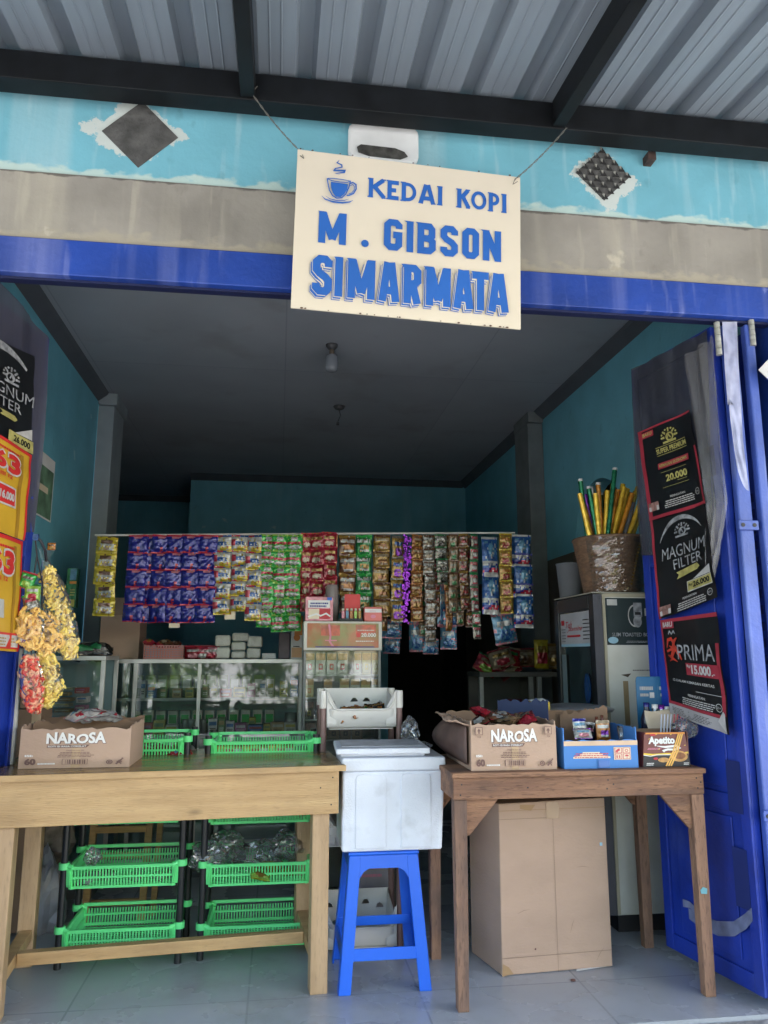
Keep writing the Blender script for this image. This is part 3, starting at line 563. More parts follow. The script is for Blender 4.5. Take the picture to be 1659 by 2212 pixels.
def vrect(Pn, m, u0, v0, u1, v1, n=10):
    for i in range(n): pass
    mb = Pn._m(m)
    for i in range(n):
        a = v0 + (v1 - v0) * i / n; b = v0 + (v1 - v0) * (i + 1) / n; mb.add([Pn.p(u0, a, Pn.off), Pn.p(u1, a, Pn.off), Pn.p(u1, b, Pn.off), Pn.p(u0, b, Pn.off)], [(0, 1, 2, 3)])
def warning(Pn, v0):
    mb = Pn._m(phead); 
    Pn.rect(phead, .06, v0, .24, v0 + .09, 3).rect(ptxt, .06, v0, .10, v0 + .045).rect(ptxt, .20, v0, .24, v0 + .05)
    Pn.text(ptxt, 'PERINGATAN:', .46, v0 + .085, .72, v0 + .108, .01); Pn.lines(ptxt, .34, v0 - .01, .86, v0 + .075, 4, .45, 4)
    Pn.ell(ptxt, .93, v0 + .06, .045, .036, 16, ring=.15).text(ptxt, '21+', .90, v0 + .048, .96, v0 + .07, .01)
def border(Pn, l=.045, top=.03, bot=.03, r=0):
    if l: vrect(Pn, pr, 0, 0, l, 1, 16)
    if r: vrect(Pn, pr, 1 - r, 0, 1, .62, 12)
    if top: strip_rect(Pn, pr, 0, 1 - top, 1, 1, 12)
    if bot: strip_rect(Pn, pr, 0, 0, 1, bot, 12)
t, q = poster((1381, 935), (1492, 886), (1530, 1088), (1407, 1126), O1, n1, .046, 'black and red poster with gold crest, topmost on the right door leaf', .004, seed=1, base_m=pk)
border(q, .07, .02, .035, .035); strip_rect(q, pr, .05, .90, .30, .965, 4); q.text(pgold, 'BARU', .09, .915, .27, .955, .03)
crest(q, pgold, .58, .82, .13, 1.5); q.rect(pgold, .32, .735, .86, .740, 5).text(pgold, 'SUPER PREMIUM', .33, .665, .86, .72, .03).rect(pgold, .33, .645, .86, .650, 5)
strip_rect(q, pr, .32, .50, .86, .565, 6); q.text(pgold, 'KEMASAN EKONOMIS', .35, .515, .83, .55, .02); q.text(pgold, '20.000', .44, .345, .80, .42, .04).rect(pgold, .36, .455, .8, .458, 4).rect(pgold, .36, .29, .8, .293, 4)
q.lines(pgold, .62, .325, .8, .335, 1); warning(q, .085); q.done(t)
t, q = poster((1407, 1126), (1530, 1088), (1556, 1290), (1427, 1338), O1, n1, .040, 'black poster reading MAGNUM FILTER with a silver arc, middle on the right door leaf', .005, seed=3, base_m=pk)
border(q, .04, 0, .0); q.stroke(psil, [(.10 + .42 * (1 - math.cos(x)), .62 + .33 * math.sin(x)) for x in [math.pi * k / 24 for k in range(3, 21)]], .035, 1, [.2 + 1.2 * math.sin(math.pi * k / 17) for k in range(18)])
crest(q, psil, .55, .80, .12, 1.5)
q.text(psil, 'MAGNUM', .17, .55, .93, .67, 0, shear=.02).text(psil, 'FILTER', .35, .43, .86, .53, 0)
q.poly(pgold, [(.38, .395), (.42, .365), (.38, .325), (.75, .355), (.80, .38), (.76, .42)]).lines(pk, .47, .365, .7, .385, 1)
q.poly(ptxt, [(.66, .27), (.98, .36), (.98, .27)]); strip_rect(q, ptxt, .555, .155, .985, .265, 5); strip_rect(q, pgold, .565, .165, .98, .258, 5); q.text(pk, '26.000', .66, .185, .95, .245, .04).text(pk, 'Rp', .59, .205, .65, .235, .02)
warning(q, .015); q.done(t)
t, q = poster((1427, 1340), (1552, 1322), (1582, 1588), (1449, 1540), O1, n1, .044, 'black and red poster reading PRIMA 15.000, lowest on the right door leaf, corner peeling', .006, seed=5, base_m=pk)
border(q, .035, .035, 0); vrect(q, pr, .93, .14, .985, .74, 12); strip_rect(q, pr, 0, .11, .95, .14, 10); strip_rect(q, mat('poster_warning_grey', (.36, .35, .36), rough=.5), 0, 0, .97, .109, 8); q.lines(pk, .05, .02, .75, .09, 5, .35, 6)
strip_rect(q, pr, .04, .90, .27, .985, 4); q.text(ptxt, 'BARU', .06, .915, .25, .97, .04)
red2 = mat('swirl_red', (.50, .05, .03), rough=.4, var=.3, scale=20)
q.stroke(red2, [(.10, .70), (.13, .78), (.20, .79), (.24, .74), (.20, .70), (.15, .72)], .035, 1, [.4, 1, 1, .8, .6, .3]).stroke(red2, [(.30, .80), (.24, .76), (.22, .66), (.17, .60), (.11, .62)], .045, 1, [.3, 1, 1.2, .9, .3]).stroke(red2, [(.22, .74), (.30, .66), (.36, .58)], .05, 1, [.6, 1.2, .3]).stroke(red2, [(.10, .66), (.18, .68), (.30, .67)], .025, 1).stroke(red2, [(.13, .56), (.2, .59), (.28, .56)], .03, 1, [.3, 1, .3])
q.stroke(psil, [(.16, .84), (.19, .87), (.22, .84), (.26, .87), (.28, .84)], .015, 1)
q.text(psil, 'PRIMA', .30, .585, .92, .73, 0); strip_rect(q, pr, .42, .44, .955, .555, 6); q.text(ptxt, '15.000', .51, .455, .84, .54, .04).text(ptxt, 'Rp', .44, .505, .50, .54, .03).text(ptxt, ',-', .85, .455, .90, .475, .03)
q.text(ptxt, '12 DALAM KEMASAN KERTAS', .16, .36, .86, .385, .012).rect(ptxt, .56, .295, .95, .299, 4)
q.text(ptxt, 'PERINGATAN:', .42, .235, .70, .26, .015).lines(ptxt, .28, .15, .86, .225, 4, .45, 8).ell(ptxt, .90, .20, .05, .035, 16, ring=.15).text(ptxt, '21+', .87, .19, .93, .21, .01)
q.poly(ptxt, [(.86, .085), (.98, .02), (.99, .16), (.96, .18)]); q.done(t)
# left posters
t, q = poster((-70, 700), (70, 770), (61, 982), (-70, 900), O3, n3, .030, 'black poster with silver arc and MAGNUM FILTER, upper on the left door leaf', .005, seed=2, base_m=pk)
q.stroke(psil, [(.02 + .86 * x, .72 + .24 * math.sin(math.pi * (x * .75 + .12))) for x in [k / 14 for k in range(15)]], .06, 1, [.4 + math.sin(math.pi * k / 14) for k in range(15)])
crest(q, psil, .64, .67, .13, 1.4); q.text(psil, 'MAGNUM', .10, .46, .98, .57, 0).text(psil, 'FILTER', .22, .33, .80, .43, 0)
q.poly(pgold, [(.45, .29), (.50, .265), (.45, .23), (.70, .23), (.74, .26), (.70, .29)]); q.poly(ptxt, [(.70, .12), (.98, .24), (.98, .13)]); strip_rect(q, pgold, .60, .0, 1.0, .12, 5); q.text(pk, '26.000', .68, .03, .95, .095, .03)
q.done(t)
py = mat('poster_yellow', (.62, .36, .03), rough=.4, var=.12, scale=6); prd = mat('poster_bright_red', (.60, .03, .03), rough=.4, var=.1)
for (TL, TR, BR, BL, lab, lo) in (((-70, 895), (63, 984), (46, 1168), (-70, 1125), 'yellow poster with red figures 63, directly under the black poster on the left leaf', False), ((-70, 1128), (46, 1170), (35, 1408), (-70, 1402), 'yellow poster with a red 3 and white warning strip, lowest on the left leaf', True)):
    t, q = poster(TL, TR, BR, BL, O3, n3, .030, lab, .006, seed=4 + lo, base_m=py)
    strip_rect(q, prd, 0, .965, 1, 1, 10); vrect(q, prd, .965, 0, 1, 1, 10); z0 = .16 if lo else 0; k = .84 if lo else 1
    dk = mat('poster_ochre', (.38, .20, .02), rough=.5); vrect(q, dk, .80, z0, .86, .93, 8)
    q.lines(prd, .45, .89, .85, .925, 1, .6)
    for o_, mm in ((.018, ptxt), (0, prd)):
        q.text(mm, '3', .60 - o_, .66 - o_, .80 + o_, .87 + o_, .05).text(mm, '6', .40 - o_, .68 - o_, .57 + o_, .86 + o_, .05)
    q.text(prd, 'ISI 12', .48, .60, .68, .64, .03)
    if not lo:
        strip_rect(q, ptxt, .44, .30, .76, .52, 4); strip_rect(q, prd, .46, .32, .74, .50, 4); q.text(ptxt, '16.000', .48, .36, .72, .45, .05)
    else: 
        strip_rect(q, ptxt, .3, .28, .62, .44, 4); strip_rect(q, prd, 0, .02, 1, .16, 6); strip_rect(q, ptxt, .0, .035, .96, .14, 6); q.lines(dk, .2, .05, .9, .13, 3, .4)
    q.done(t)
# diamond plate on the right door post
dp = P(1672, 800, Y=2.57); m = MB(); h = .062
m.prism([(dp.x - h, 2.572, dp.z), (dp.x, 2.572, dp.z - h), (dp.x + h, 2.572, dp.z), (dp.x, 2.572, dp.z + h)], (0, .003, 0)); dpl = thing('diamond_plate', 'small white diamond shaped plate nailed to the blue door post', 'plate', (dp.x, 2.572, dp.z - h))
m.build('plate', mat('plate_white', (.6, .6, .6), rough=.4), dpl); MB().prism([(dp.x - h * .45, 2.5705, dp.z), (dp.x, 2.5705, dp.z - h * .45), (dp.x + h * .45, 2.5705, dp.z), (dp.x, 2.5705, dp.z + h * .45)], (0, .001, 0)).build('plate_centre', mat('plate_white2', (.75, .75, .72), rough=.4), dpl)
# ceiling bulb and rose
KB = lambda l: [(a * .66, b * .66) for a, b in l]
bp_ = P(717, 745, Z=ZC); bulb = thing('ceiling_bulb', 'unlit white bulb in a dark holder under the grey ceiling', 'light bulb', tuple(bp_))
MB().lathe(KB([(.0, 0), (.055, 0), (.052, -.02), (.03, -.045), (.022, -.05)]), bp_).build('holder', mat('holder_dark', (.05, .05, .055), rough=.5), bulb)
MB().lathe(KB([(.022, -.05), (.024, -.075), (.02, -.09)]), bp_).build('socket', mat('brass_dull', (.15, .12, .09), rough=.5, metal=.5), bulb)
MB().lathe(KB([(.02, -.09), (.05, -.105), (.058, -.125), (.06, -.16), (.062, -.165), (.058, -.22), (.05, -.245), (.03, -.255), (0, -.257)]), bp_).build('bulb', mat('bulb_glass_white', (.20, .22, .25), rough=.25), bulb)
b2 = P(733, 878, Z=ZC); hk = thing('ceiling_holder', 'small empty lamp holder dangling from the dark ceiling deeper in the shop', 'lamp holder', tuple(b2))
MB().lathe([(0, 0), (.045, 0), (.032, -.02), (.01, -.03), (0, -.03)], b2).build('holder', mat('holder_dark', (0, 0, 0)), hk)
MB().tube([b2 + Vector((0, 0, -.03)), b2 + Vector((.01, 0, -.07)), b2 + Vector((-.01, 0, -.12))], .004, 6).lathe([(.0, -.145), (.011, -.145), (.012, -.125), (0, -.12)], b2 + Vector((-.01, 0, 0))).build('cord', mat('holder_dark', (0, 0, 0)), hk)
# ================================================================ furniture and boxes
wood_l = wood('varnished_pine', (.54, .35, .165), (.40, .235, .10), .4, 'x', .6, .35, (.16, .09, .04))
wood_top = wood('varnished_pine_top', (.36, .225, .085), (.22, .13, .05), .24, 'x', .4, .4, (.07, .05, .03), bump=.05)
wood_lv = wood('varnished_pine_leg', (.52, .345, .20), (.38, .24, .125), .45, 'z', .5, .35, (.18, .11, .06))
wood_r = wood('weathered_red_timber', (.38, .20, .11), (.17, .085, .055), .75, 'x', .5, .85, (.07, .05, .045), bump=.6)
wood_rv = wood('weathered_red_timber_leg', (.36, .20, .125), (.16, .09, .065), .8, 'z', .5, .8, (.08, .06, .055), bump=.6)
T = thing('wooden_table', 'long varnished pale wood table on the left with deep apron and low stretcher', 'table', (.255, 2.965, 0), R(5))
W_ = 1.235; ZT = .78
MB().box(-W_, 0, -.0195, .62, ZT - .020, ZT).build('table_top', wood_top, T, local=True, bevel=.003)
MB().box(-W_, 0, -.0225, -.020, ZT - .0205, ZT - .0005).build('edge_strip', wood_l, T, local=True)
MB().box(-W_ + .01, -.022, 0, .022, ZT - .172, ZT - .0205).build('apron', wood_l, T, local=True, bevel=.002)
MB().box(-W_ + .01, -.022, .578, .60, ZT - .15, ZT - .0205).build('apron', wood_l, T, local=True, bevel=.002)
MB().box(-.050, -.030, .0235, .577, ZT - .15, ZT - .0205).build('apron', wood_l, T, local=True); MB().box(-W_ + .025, -W_ + .045, .0235, .577, ZT - .15, ZT - .0205).build('apron', wood_l, T, local=True)
for x in (-.114, -W_ + .048):
    for y in (.0235, .505): MB().box(x, x + .062, y, y + .07, 0, ZT - .021).build('leg', wood_lv, T, local=True, bevel=.003)
for x in (-.110, -W_ + .058): MB().box(x, x + .045, .095, .503, .095, .135).build('stretcher', wood_l, T, local=True, bevel=.002)
MB().box(-W_ + .105, -.112, .245, .285, .095, .137).build('stretcher', wood_l, T, local=True, bevel=.002)
rt = thing('wooden_table', 'shorter reddish rough timber table on the right with triangular corner braces', 'table', (1.09, 3.03, 0), 0)
RX0, RX1, RY0, RY1, RZ = -.47, .468, -.26, .25, .77
MB().box(RX0 - .006, RX1 + .006, RY0 - .012, RY1 + .01, RZ - .018, RZ).build('table_top', wood_r, rt, local=True, bevel=.003)
for y0, y1 in ((RY0, RY0 + .022), (RY1 - .022, RY1)): MB().box(RX0, RX1, y0, y1, RZ - .092, RZ - .0185).build('apron', wood_r, rt, local=True, bevel=.003)
for x0, x1 in ((RX0, RX0 + .022), (RX1 - .022, RX1)): MB().box(x0, x1, RY0 + .0235, RY1 - .0235, RZ - .092, RZ - .0185).build('apron', wood_r, rt, local=True, bevel=.003)
for sx in (-1, 1):
    for sy in (-1, 1):
        x0 = RX0 + .002 if sx < 0 else RX1 - .049; y0 = RY0 + .002 if sy < 0 else RY1 - .049
        zt = RZ - .093
        MB().hexa([(x0 + .004, y0 + .004, 0), (x0 + .043, y0 + .004, 0), (x0 + .043, y0 + .043, 0), (x0 + .004, y0 + .043, 0)], [(x0, y0, zt), (x0 + .047, y0, zt), (x0 + .047, y0 + .047, zt), (x0, y0 + .047, zt)]).build('leg', wood_rv, rt, local=True, bevel=.003)
        a = x0 + .0475 if sx < 0 else x0 - .0005; MB().prism([(a, y0 + .012, zt), (a - sx * .115, y0 + .012, zt), (a - sx * .105, y0 + .012, zt - .012), (a - sx * .01, y0 + .012, zt - .118), (a, y0 + .012, zt - .12)], (0, .02, 0)).build('brace', wood_r, rt, local=True)
m = MB()
for x, z in ((.44, .735), (.443, .70), (.456, .72), (.10, .735), (.095, .705), (.12, .72), (-.44, .73), (-.445, .695), (-.2, .715)): m.tube([(x, RY0 - .001, z), (x, RY0 + .002, z)], .003, 8)
m.build('nail', mat('nail_black', (.02, .02, .025), rough=.6), rt, local=True)
m = MB(); rd = random.Random(9)
# paint dab on the right leg, crayon scribble on apron
m.prism([(.428, RY0 + .0015, .34), (.45, RY0 + .0015, .338), (.452, RY0 + .0015, .356), (.437, RY0 + .0015, .362), (.426, RY0 + .0015, .352)], (0, -.0012, 0)); m.build('paint_dab', mat('dab_teal', (.15, .38, .45), rough=.5), rt, local=True)
m = MB()
for x, z in ((-.045, .735), (-.05, .64), (-.09, .70), (-1.19, .73), (-1.18, .64)): m.tube([(x, -.001, z), (x, .001, z)], .0028, 8)
m.build('nail', mat('nail_black', (0, 0, 0)), T, local=True)
# ---- plastic stool
blp = mat('blue_plastic', (.014, .13, .72), rough=.38, var=.05, scale=3, spec=.5)
sx, sy = .405, 3.125
st = thing('plastic_stool', 'bright blue plastic stool standing between the two tables under the foam box', 'stool', (sx, sy, 0))
hb, ht, zt = .168, .128, .452
def cor(z, i, j, k=0): h = hb + (ht - hb) * z / zt - k; return Vector((i * h, j * h, z))
for i, j in ((-1, -1), (1, -1), (1, 1), (-1, 1)):
    m = MB(); lw0, lw1 = .050, .040
    for ax in (0, 1):
        def q(z, lw):
            c = cor(z, i, j); inn = Vector((-i * lw, 0, 0)) if ax == 0 else Vector((0, -j * lw, 0)); th = Vector((0, -j * .006, 0)) if ax == 0 else Vector((-i * .006, 0, 0))
            return [c, c + inn, c + inn + th, c + th]
        m.hexa(q(0, lw0 * .9), q(zt - .0, lw1 + .004))
    m.build('leg', blp, st, local=True, bevel=.003)
for ax, s_ in ((0, -1), (0, 1), (1, -1), (1, 1)):
    m = MB()
    def pt(t, z, d=0):    # t -1..1 along the side
        h = hb + (ht - hb) * z / zt; o = h - .0015 - d
        return Vector((t * h * .98, s_ * o, z)) if ax == 0 else Vector((s_ * o, t * h * .98, z))
    n = 14; up_, lo_ = [], []
    for k in range(n + 1):
        t = -1 + 2 * k / n; e = min(1, max(0, (abs(t) - .42) / .35)); zz = zt - .045 - .055 * e ** 2
        lo_.append((t, zz)); up_.append((t, zt - .001))
    for k in range(n):
        a = [pt(*lo_[k]), pt(*lo_[k + 1]), pt(*lo_[k + 1], .006), pt(*lo_[k], .006)]; b = [pt(*up_[k]), pt(*up_[k + 1]), pt(*up_[k + 1], .006), pt(*up_[k], .006)]; m.hexa(a, b)
    m.build('skirt', blp, st, local=True)
    m = MB(); z0, z1 = .105, .145
    if ax == 0 and s_ > 0: z0, z1 = .125, .16
    m.hexa([pt(-.95, z0), pt(.95, z0), pt(.95, z0, .008), pt(-.95, z0, .008)], [pt(-.95, z1), pt(.95, z1), pt(.95, z1, .008), pt(-.95, z1, .008)]).build('crossbar', blp, st, local=True, bevel=.002)
MB().box(-ht - .004, ht + .004, -ht - .004, ht + .004, zt, zt + .012).build('seat', blp, st, local=True, bevel=.006, seg=3)
# ---- foam box
def beads():
    nt, b = nodes_of(foam); v = nt.nodes.new('ShaderNodeTexVoronoi'); v.inputs['Scale'].default_value = 170; tc = nt.nodes.new('ShaderNodeTexCoord'); nt.links.new(tc.outputs['Object'], v.inputs[0])
    bp = nt.nodes.new('ShaderNodeBump'); bp.inputs['Strength'].default_value = .35; bp.inputs['Distance'].default_value = .002; nt.links.new(v.outputs['Distance'], bp.inputs['Height']); nt.links.new(bp.outputs[0], b.inputs['Normal'])
    n = nt.nodes.new('ShaderNodeTexNoise'); n.inputs['Scale'].default_value = 9; n.inputs['Detail'].default_value = 8; nt.links.new(tc.outputs['Object'], n.inputs[0]); r = nt.nodes.new('ShaderNodeMapRange'); r.inputs[1].default_value = .58; r.inputs[2].default_value = .75; r.inputs[4].default_value = .5; nt.links.new(n.outputs[0], r.inputs[0])
    mx = nt.nodes.new('ShaderNodeMix'); mx.data_type = 'RGBA'; nt.links.new(r.outputs[0], mx.inputs[0]); nt.links.new(b.inputs['Base Color'].links[0].from_socket, mx.inputs[6]); mx.inputs[7].default_value = (.42, .42, .44, 1); nt.links.new(mx.outputs[2], b.inputs['Base Color'])
foam = mat('white_foam', (.70, .72, .79), rough=.75, var=.06, scale=7, bump=.25, bscale=90)
beads(); fa = P(735, 1835, Y=2.985); fb = P(965, 1835, Y=2.985); fz0 = .4655; fz1 = P(850, 1636, Y=2.985).z
fx0, fx1 = fa.x, fb.x; fy0, fy1 = 2.985, 3.26
fb_ = thing('foam_box', 'white polystyrene foam box with moulded panels on the blue stool', 'foam box', ((fx0 + fx1) / 2, 3.12, fz0))
m = MB(); e = .006; m.hexa([(fx0 + e, fy0 + e, fz0), (fx1 - e - .01, fy0 + e, fz0), (fx1 - e - .01, fy1 - e, fz0), (fx0 + e, fy1 - e, fz0)], [(fx0 + .006, fy0, fz1 - .05), (fx1 - .004, fy0, fz1 - .05), (fx1 - .004, fy1, fz1 - .05), (fx0 + .006, fy1, fz1 - .05)])
m.hexa([(fx0 + .002, fy0 - .005, fz1 - .0495), (fx1, fy0 - .005, fz1 - .0495), (fx1, fy1 + .005, fz1 - .0495), (fx0 + .002, fy1 + .005, fz1 - .0495)], [(fx0 + .002, fy0 - .007, fz1), (fx1, fy0 - .007, fz1), (fx1, fy1 + .007, fz1), (fx0 + .002, fy1 + .007, fz1)]); m.build('box_body', foam, fb_, bevel=.009, seg=3)
for k in (0, 1):
    xa = fx0 + (.055 if k == 0 else .225); xb = xa + .115; m = MB(); r = .018; z0, z1 = fz0 + .012, fz1 - .058; yy = lambda z: fy0 + e * (1 - (z - fz0) / (fz1 - fz0)) - .0050
    pts = [(xa, z0), (xb, z0)] + [(xb - r + r * math.cos(a), z1 - r + r * math.sin(a)) for a in (0, .5, 1.05, 1.57)] + [(xa + r + r * math.cos(a), z1 - r + r * math.sin(a)) for a in (1.57, 2.1, 2.6, 3.14)]
    m.prism([(x, yy(z), z) for x, z in pts], (0, .008, 0)); m.build('panel', foam, fb_, bevel=.003)
la = P(742, 1600, Y=3.02); lid = thing('foam_cover', 'flat white foam lid lying askew on the foam box', 'cover', ((fx0 + fx1) / 2 - .03, 3.13, fz1 + .001), R(-2))
MB().box(-.165, .158, -.12, .12, 0, .010).build('lid_lip', foam, lid, local=True, bevel=.004); MB().box(-.182, .175, -.145, .15, .0105, .032).build('lid_plate', foam, lid, local=True, bevel=.006, seg=3)
tape = mat('clear_tape', (.65, .68, .75), rough=.15); MB().box(-.10, -.02, -.1458, -.1452, .012, .03).box(.02, .03, -.1458, -.1452, .012, .03).box(.14, .165, -.1458, -.1452, .012, .03).build('tape', tape, lid, local=True)
ts = MB().box(-.16, .15, -.10, .13, .0335, .036).build('top_sheet', mat('grey_sheet', (.45, .46, .52), rough=.5, var=.2, scale=20), lid, local=True)
# ---- cartons
card = mat('cardboard', (.44, .30, .22), rough=.85, var=.07, scale=4, bump=.15, bscale=60, stretch=(1, 1, 2))
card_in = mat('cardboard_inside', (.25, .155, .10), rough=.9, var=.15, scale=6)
def jag(m, a, b, z0, z1, amp, th, n=22, seed=0, mi=0, slope=0):
    a, b = Vector(a), Vector(b); d = (b - a).normalized(); nrm = Vector((d.y, -d.x, 0)) * th; rd = random.Random(seed)
    zt_ = [z1 + slope * k / n + amp * (rd.random() - .6) - amp * .8 * abs(math.sin(k * .7 + seed)) for k in range(n + 1)]
    f = []; bk = []
    for k in range(n + 1):
        p = a.lerp(b, k / n); f += [p + Vector((0, 0, z0)), p + Vector((0, 0, zt_[k]))]; q = p - nrm; bk += [q + Vector((0, 0, z0)), q + Vector((0, 0, zt_[k]))]
    N = len(f); fs = []
    for k in range(n): i = 2 * k; fs += [(i, i + 2, i + 3, i + 1), (N + i, N + i + 1, N + i + 3, N + i + 2), (i + 1, i + 3, N + i + 3, N + i + 1)]
    fs += [(0, 1, N + 1, N), (2 * n, N + 2 * n, N + 2 * n + 1, 2 * n + 1)]
    m.add(f + bk, fs, mi)
def carton(label, x0, x1, y0, y1, z, hf, hb_, amp=.006, m1=None, name='cardboard_box', seed=0, flare=0, rz=0):
    m1 = m1 or card; t = thing(name, label, 'box', ((x0 + x1) / 2, (y0 + y1) / 2, z)); th = .004
    m = MB(); jag(m, (x0, y0, 0), (x1, y0, 0), z, z + hf, amp, th, seed=seed); m.build('front_wall', m1, t)
    m = MB(); jag(m, (x1, y0 + th, 0), (x1, y1 - th, 0), z, z + (hf + hb_) / 2, amp, th, seed=seed + 1); m.build('side_wall', m1, t)
    m = MB(); jag(m, (x0, y1 - th, 0), (x0, y0 + th, 0), z, z + (hf + hb_) / 2, amp, th, seed=seed + 2); m.build('side_wall', m1, t)
    m = MB(); jag(m, (x1, y1, 0), (x0, y1, 0), z, z + hb_, amp, th, seed=seed + 3); m.build('back_wall', card_in, t)
    MB().box(x0 + th, x1 - th, y0 + th, y1 - th, z + .001, z + .005).build('bottom', card_in, t)
    return t
pw = mat('print_white', (.72, .70, .68), rough=.6, var=.05); pb = mat('print_brown', (.16, .09, .075), rough=.7, var=.1); tape2 = mat('pack_tape', (.46, .31, .18), rough=.2, var=.1)
def narosa(t, x0, x1, y0, z, h, arrows=True):
    q = Print((x0, y0, z + h), (x1, y0, z + h), (x1, y0, z), (x0, y0, z)); q.rect(tape2, .47, .02, .55, .58)
    for (m_, g, du, dv) in ((pb, .065, .006, -.014), (pw, .038, 0, 0)):
        vs, fs = text2d('NAROSA', g); mb = q._m(m_); mb.add([q.p(.235 + .54 * a + du, .60 + .26 * b * (1 + .12 * math.sin(a * 9)) + dv, q.off) for a, b in vs], fs)
    q.poly(pb, [(.245, .50), (.60, .50), (.63, .57), (.245, .565)]).text(pw, 'ROTI ISI RASA COKELAT', .255, .515, .60, .555, .015)
    q.text(pb, 'PASTIKAN ISI', .42, .42, .58, .445, .01).lines(pb, .36, .34, .66, .41, 2, .4, 3).lines(pb, .33, .27, .68, .34, 2, .4, 5)
    q.text(pb, '60', .055, .09, .155, .25, .06).text(pw, 'ISI:', .055, .29, .13, .34, .04).lines(pw, .17, .10, .33, .135, 1, .9, 7)
    q.rect(pb, .39, .09, .62, .225).rect(card, .395, .095, .615, .22)
    for k in range(12): u = .42 + k * .0155; q.rect(pb, u, .105, u + (.004 + .004 * (k % 3)), .21)
    q.ell(pb, .82, .14, .03, .055, 16, ring=.3).text(pb, 'e', .805, .115, .835, .165, .02).stroke(pb, [(.88, .09), (.90, .13), (.91, .17), (.935, .20)], .018, .5).stroke(pb, [(.885, .15), (.91, .16), (.935, .14)], .012, .5).stroke(pb, [(.91, .14), (.93, .09)], .012, .5).ell(pb, .938, .225, .01, .02, 8)
    if arrows:
        for u in (.045, .855):
            q.rect(pb, u, .76, u + .085, .93).rect(card, u + .006, .772, u + .079, .918).poly(pb, [(u + .02, .84), (u + .065, .84), (u + .0425, .90)]).rect(pb, u + .035, .79, u + .05, .845).text(pb, 'TOP', u + .02, .70, u + .065, .735, .02)
    q.done(t)
bl_ = P(38, 1662, Z=ZT); br_ = P(278, 1658, Z=ZT); by = (bl_.y + br_.y) / 2 + .005; hh = P(150, 1572, Y=by).z - ZT
c1 = carton('open brown snack carton with torn rim on the left table, NAROSA print', bl_.x, br_.x, by, by + .28, ZT + .001, hh, hh + .02, .008, seed=3); narosa(c1, bl_.x, br_.x, by, ZT + .001, hh, False)
m = MB(); jag(m, (bl_.x + .01, by + .10, 0), (br_.x - .01, by + .13, 0), ZT + .1, ZT + hh + .022, .014, .004, seed=8); m.build('inner_flap', card_in, c1)
bx0 = P(1020, 1667, Z=RZ); bx1 = P(1215, 1667, Z=RZ); ny = 2.80; hh2 = P(1110, 1563, Y=ny).z - RZ
c2 = carton('open brown snack carton with torn rim on the right table, NAROSA print', bx0.x, bx1.x, ny, ny + .42, RZ + .001, hh2, hh2 + .02, .007, seed=11); narosa(c2, bx0.x, bx1.x, ny, RZ + .001, hh2)
# flap folded out on the left of that carton
m = MB(); zf = RZ + hh2
m.grid(lambda u, v: (bx0.x - .002 - (.075 * (1 - u) + .03 * u + 0.02 * math.sin(u * 9)) * v, ny + .01 + u * .40, zf - .005 + .02 * v + .012 * noise.noise(Vector((u * 8, v * 4, 1)))), 16, 6); m.build('flap', card, c2, solid=.003)
m = MB(); m.grid(lambda u, v: (bx0.x - .004 - .055 * math.sin(v * 3.1) * u - .008, ny + .02 + u * .36, RZ + .02 + v * (hh2 - .03)), 10, 8); m.build('side_flap', mat('printed_brown_card', (.10, .06, .05), rough=.6, var=.5, scale=9), c2, solid=.002)
q = Print((bx0.x - .001, ny + .40, RZ + hh2), (bx0.x - .001, ny, RZ + hh2), (bx0.x - .001, ny, RZ), (bx0.x - .001, ny + .4, RZ)); q.rect(pb, .3, .1, .9, .9); q.done(c2)
u0 = P(1222, 1663, Z=RZ); u1 = P(1393, 1663, Z=RZ); hb3 = P(1300, 1598, Y=2.80).z - RZ
bluec = mat('blue_carton', (.055, .20, .52), rough=.6, var=.06, scale=5)
c3 = carton('blue printed carton with cream rim and open torn flaps on the right table', u0.x, u1.x, 2.80, 3.12, RZ + .001, hb3, hb3 + .085, .004, m1=bluec, seed=21)
q = Print((u0.x, 2.80, RZ + hb3), (u1.x, 2.80, RZ + hb3), (u1.x, 2.80, RZ), (u0.x, 2.80, RZ))
q.rect(mat('cream_rim', (.62, .44, .30), rough=.7), 0, .80, 1, .965).poly(i_cream, [(.12, .36), (.62, .36), (.62, .42), (.52, .45), (.52, .52), (.48, .53), (.48, .58), (.25, .58), (.25, .53), (.21, .52), (.21, .45), (.12, .42)])
q.lines(mat('print_red', (.5, .06, .08), rough=.6), .13, .38, .60, .57, 3, .5, 4); pr2_ = mat('print_red', (0, 0, 0)); q.rect(i_cream, .67, .30, .90, .74)
for a in (0, 1):
    for b in (0, 1):
        x = .68 + a * .11; y = .32 + b * .21; q.rect(pr2_, x, y, x + .1, y + .19).rect(i_cream, x + .008, y + .018, x + .092, y + .172)
q.stroke(pr2_, [(.70, .57), (.72, .63), (.75, .66)], .03, .4).ell(pr2_, .84, .62, .025, .05, 12, ring=.4).rect(pr2_, .70, .36, .715, .46).rect(pr2_, .735, .36, .75, .46).poly(pr2_, [(.81, .42), (.87, .42), (.86, .46), (.84, .48), (.82, .46)]).rect(pr2_, .838, .35, .845, .42)
q.rect(mat('tape_blue', (.04, .14, .42), rough=.25), .45, .03, .60, .30); q.done(c3)
m = MB(); jag(m, (u1.x - .01, 3.03, 0), (u0.x + .10, 3.10, 0), RZ + .02, RZ + hb3 + .11, .014, .004, seed=5, slope=-.03); m.build('inner_flap', card_in, c3)
navyc = mat('navy_carton', (.02, .035, .10), rough=.6)
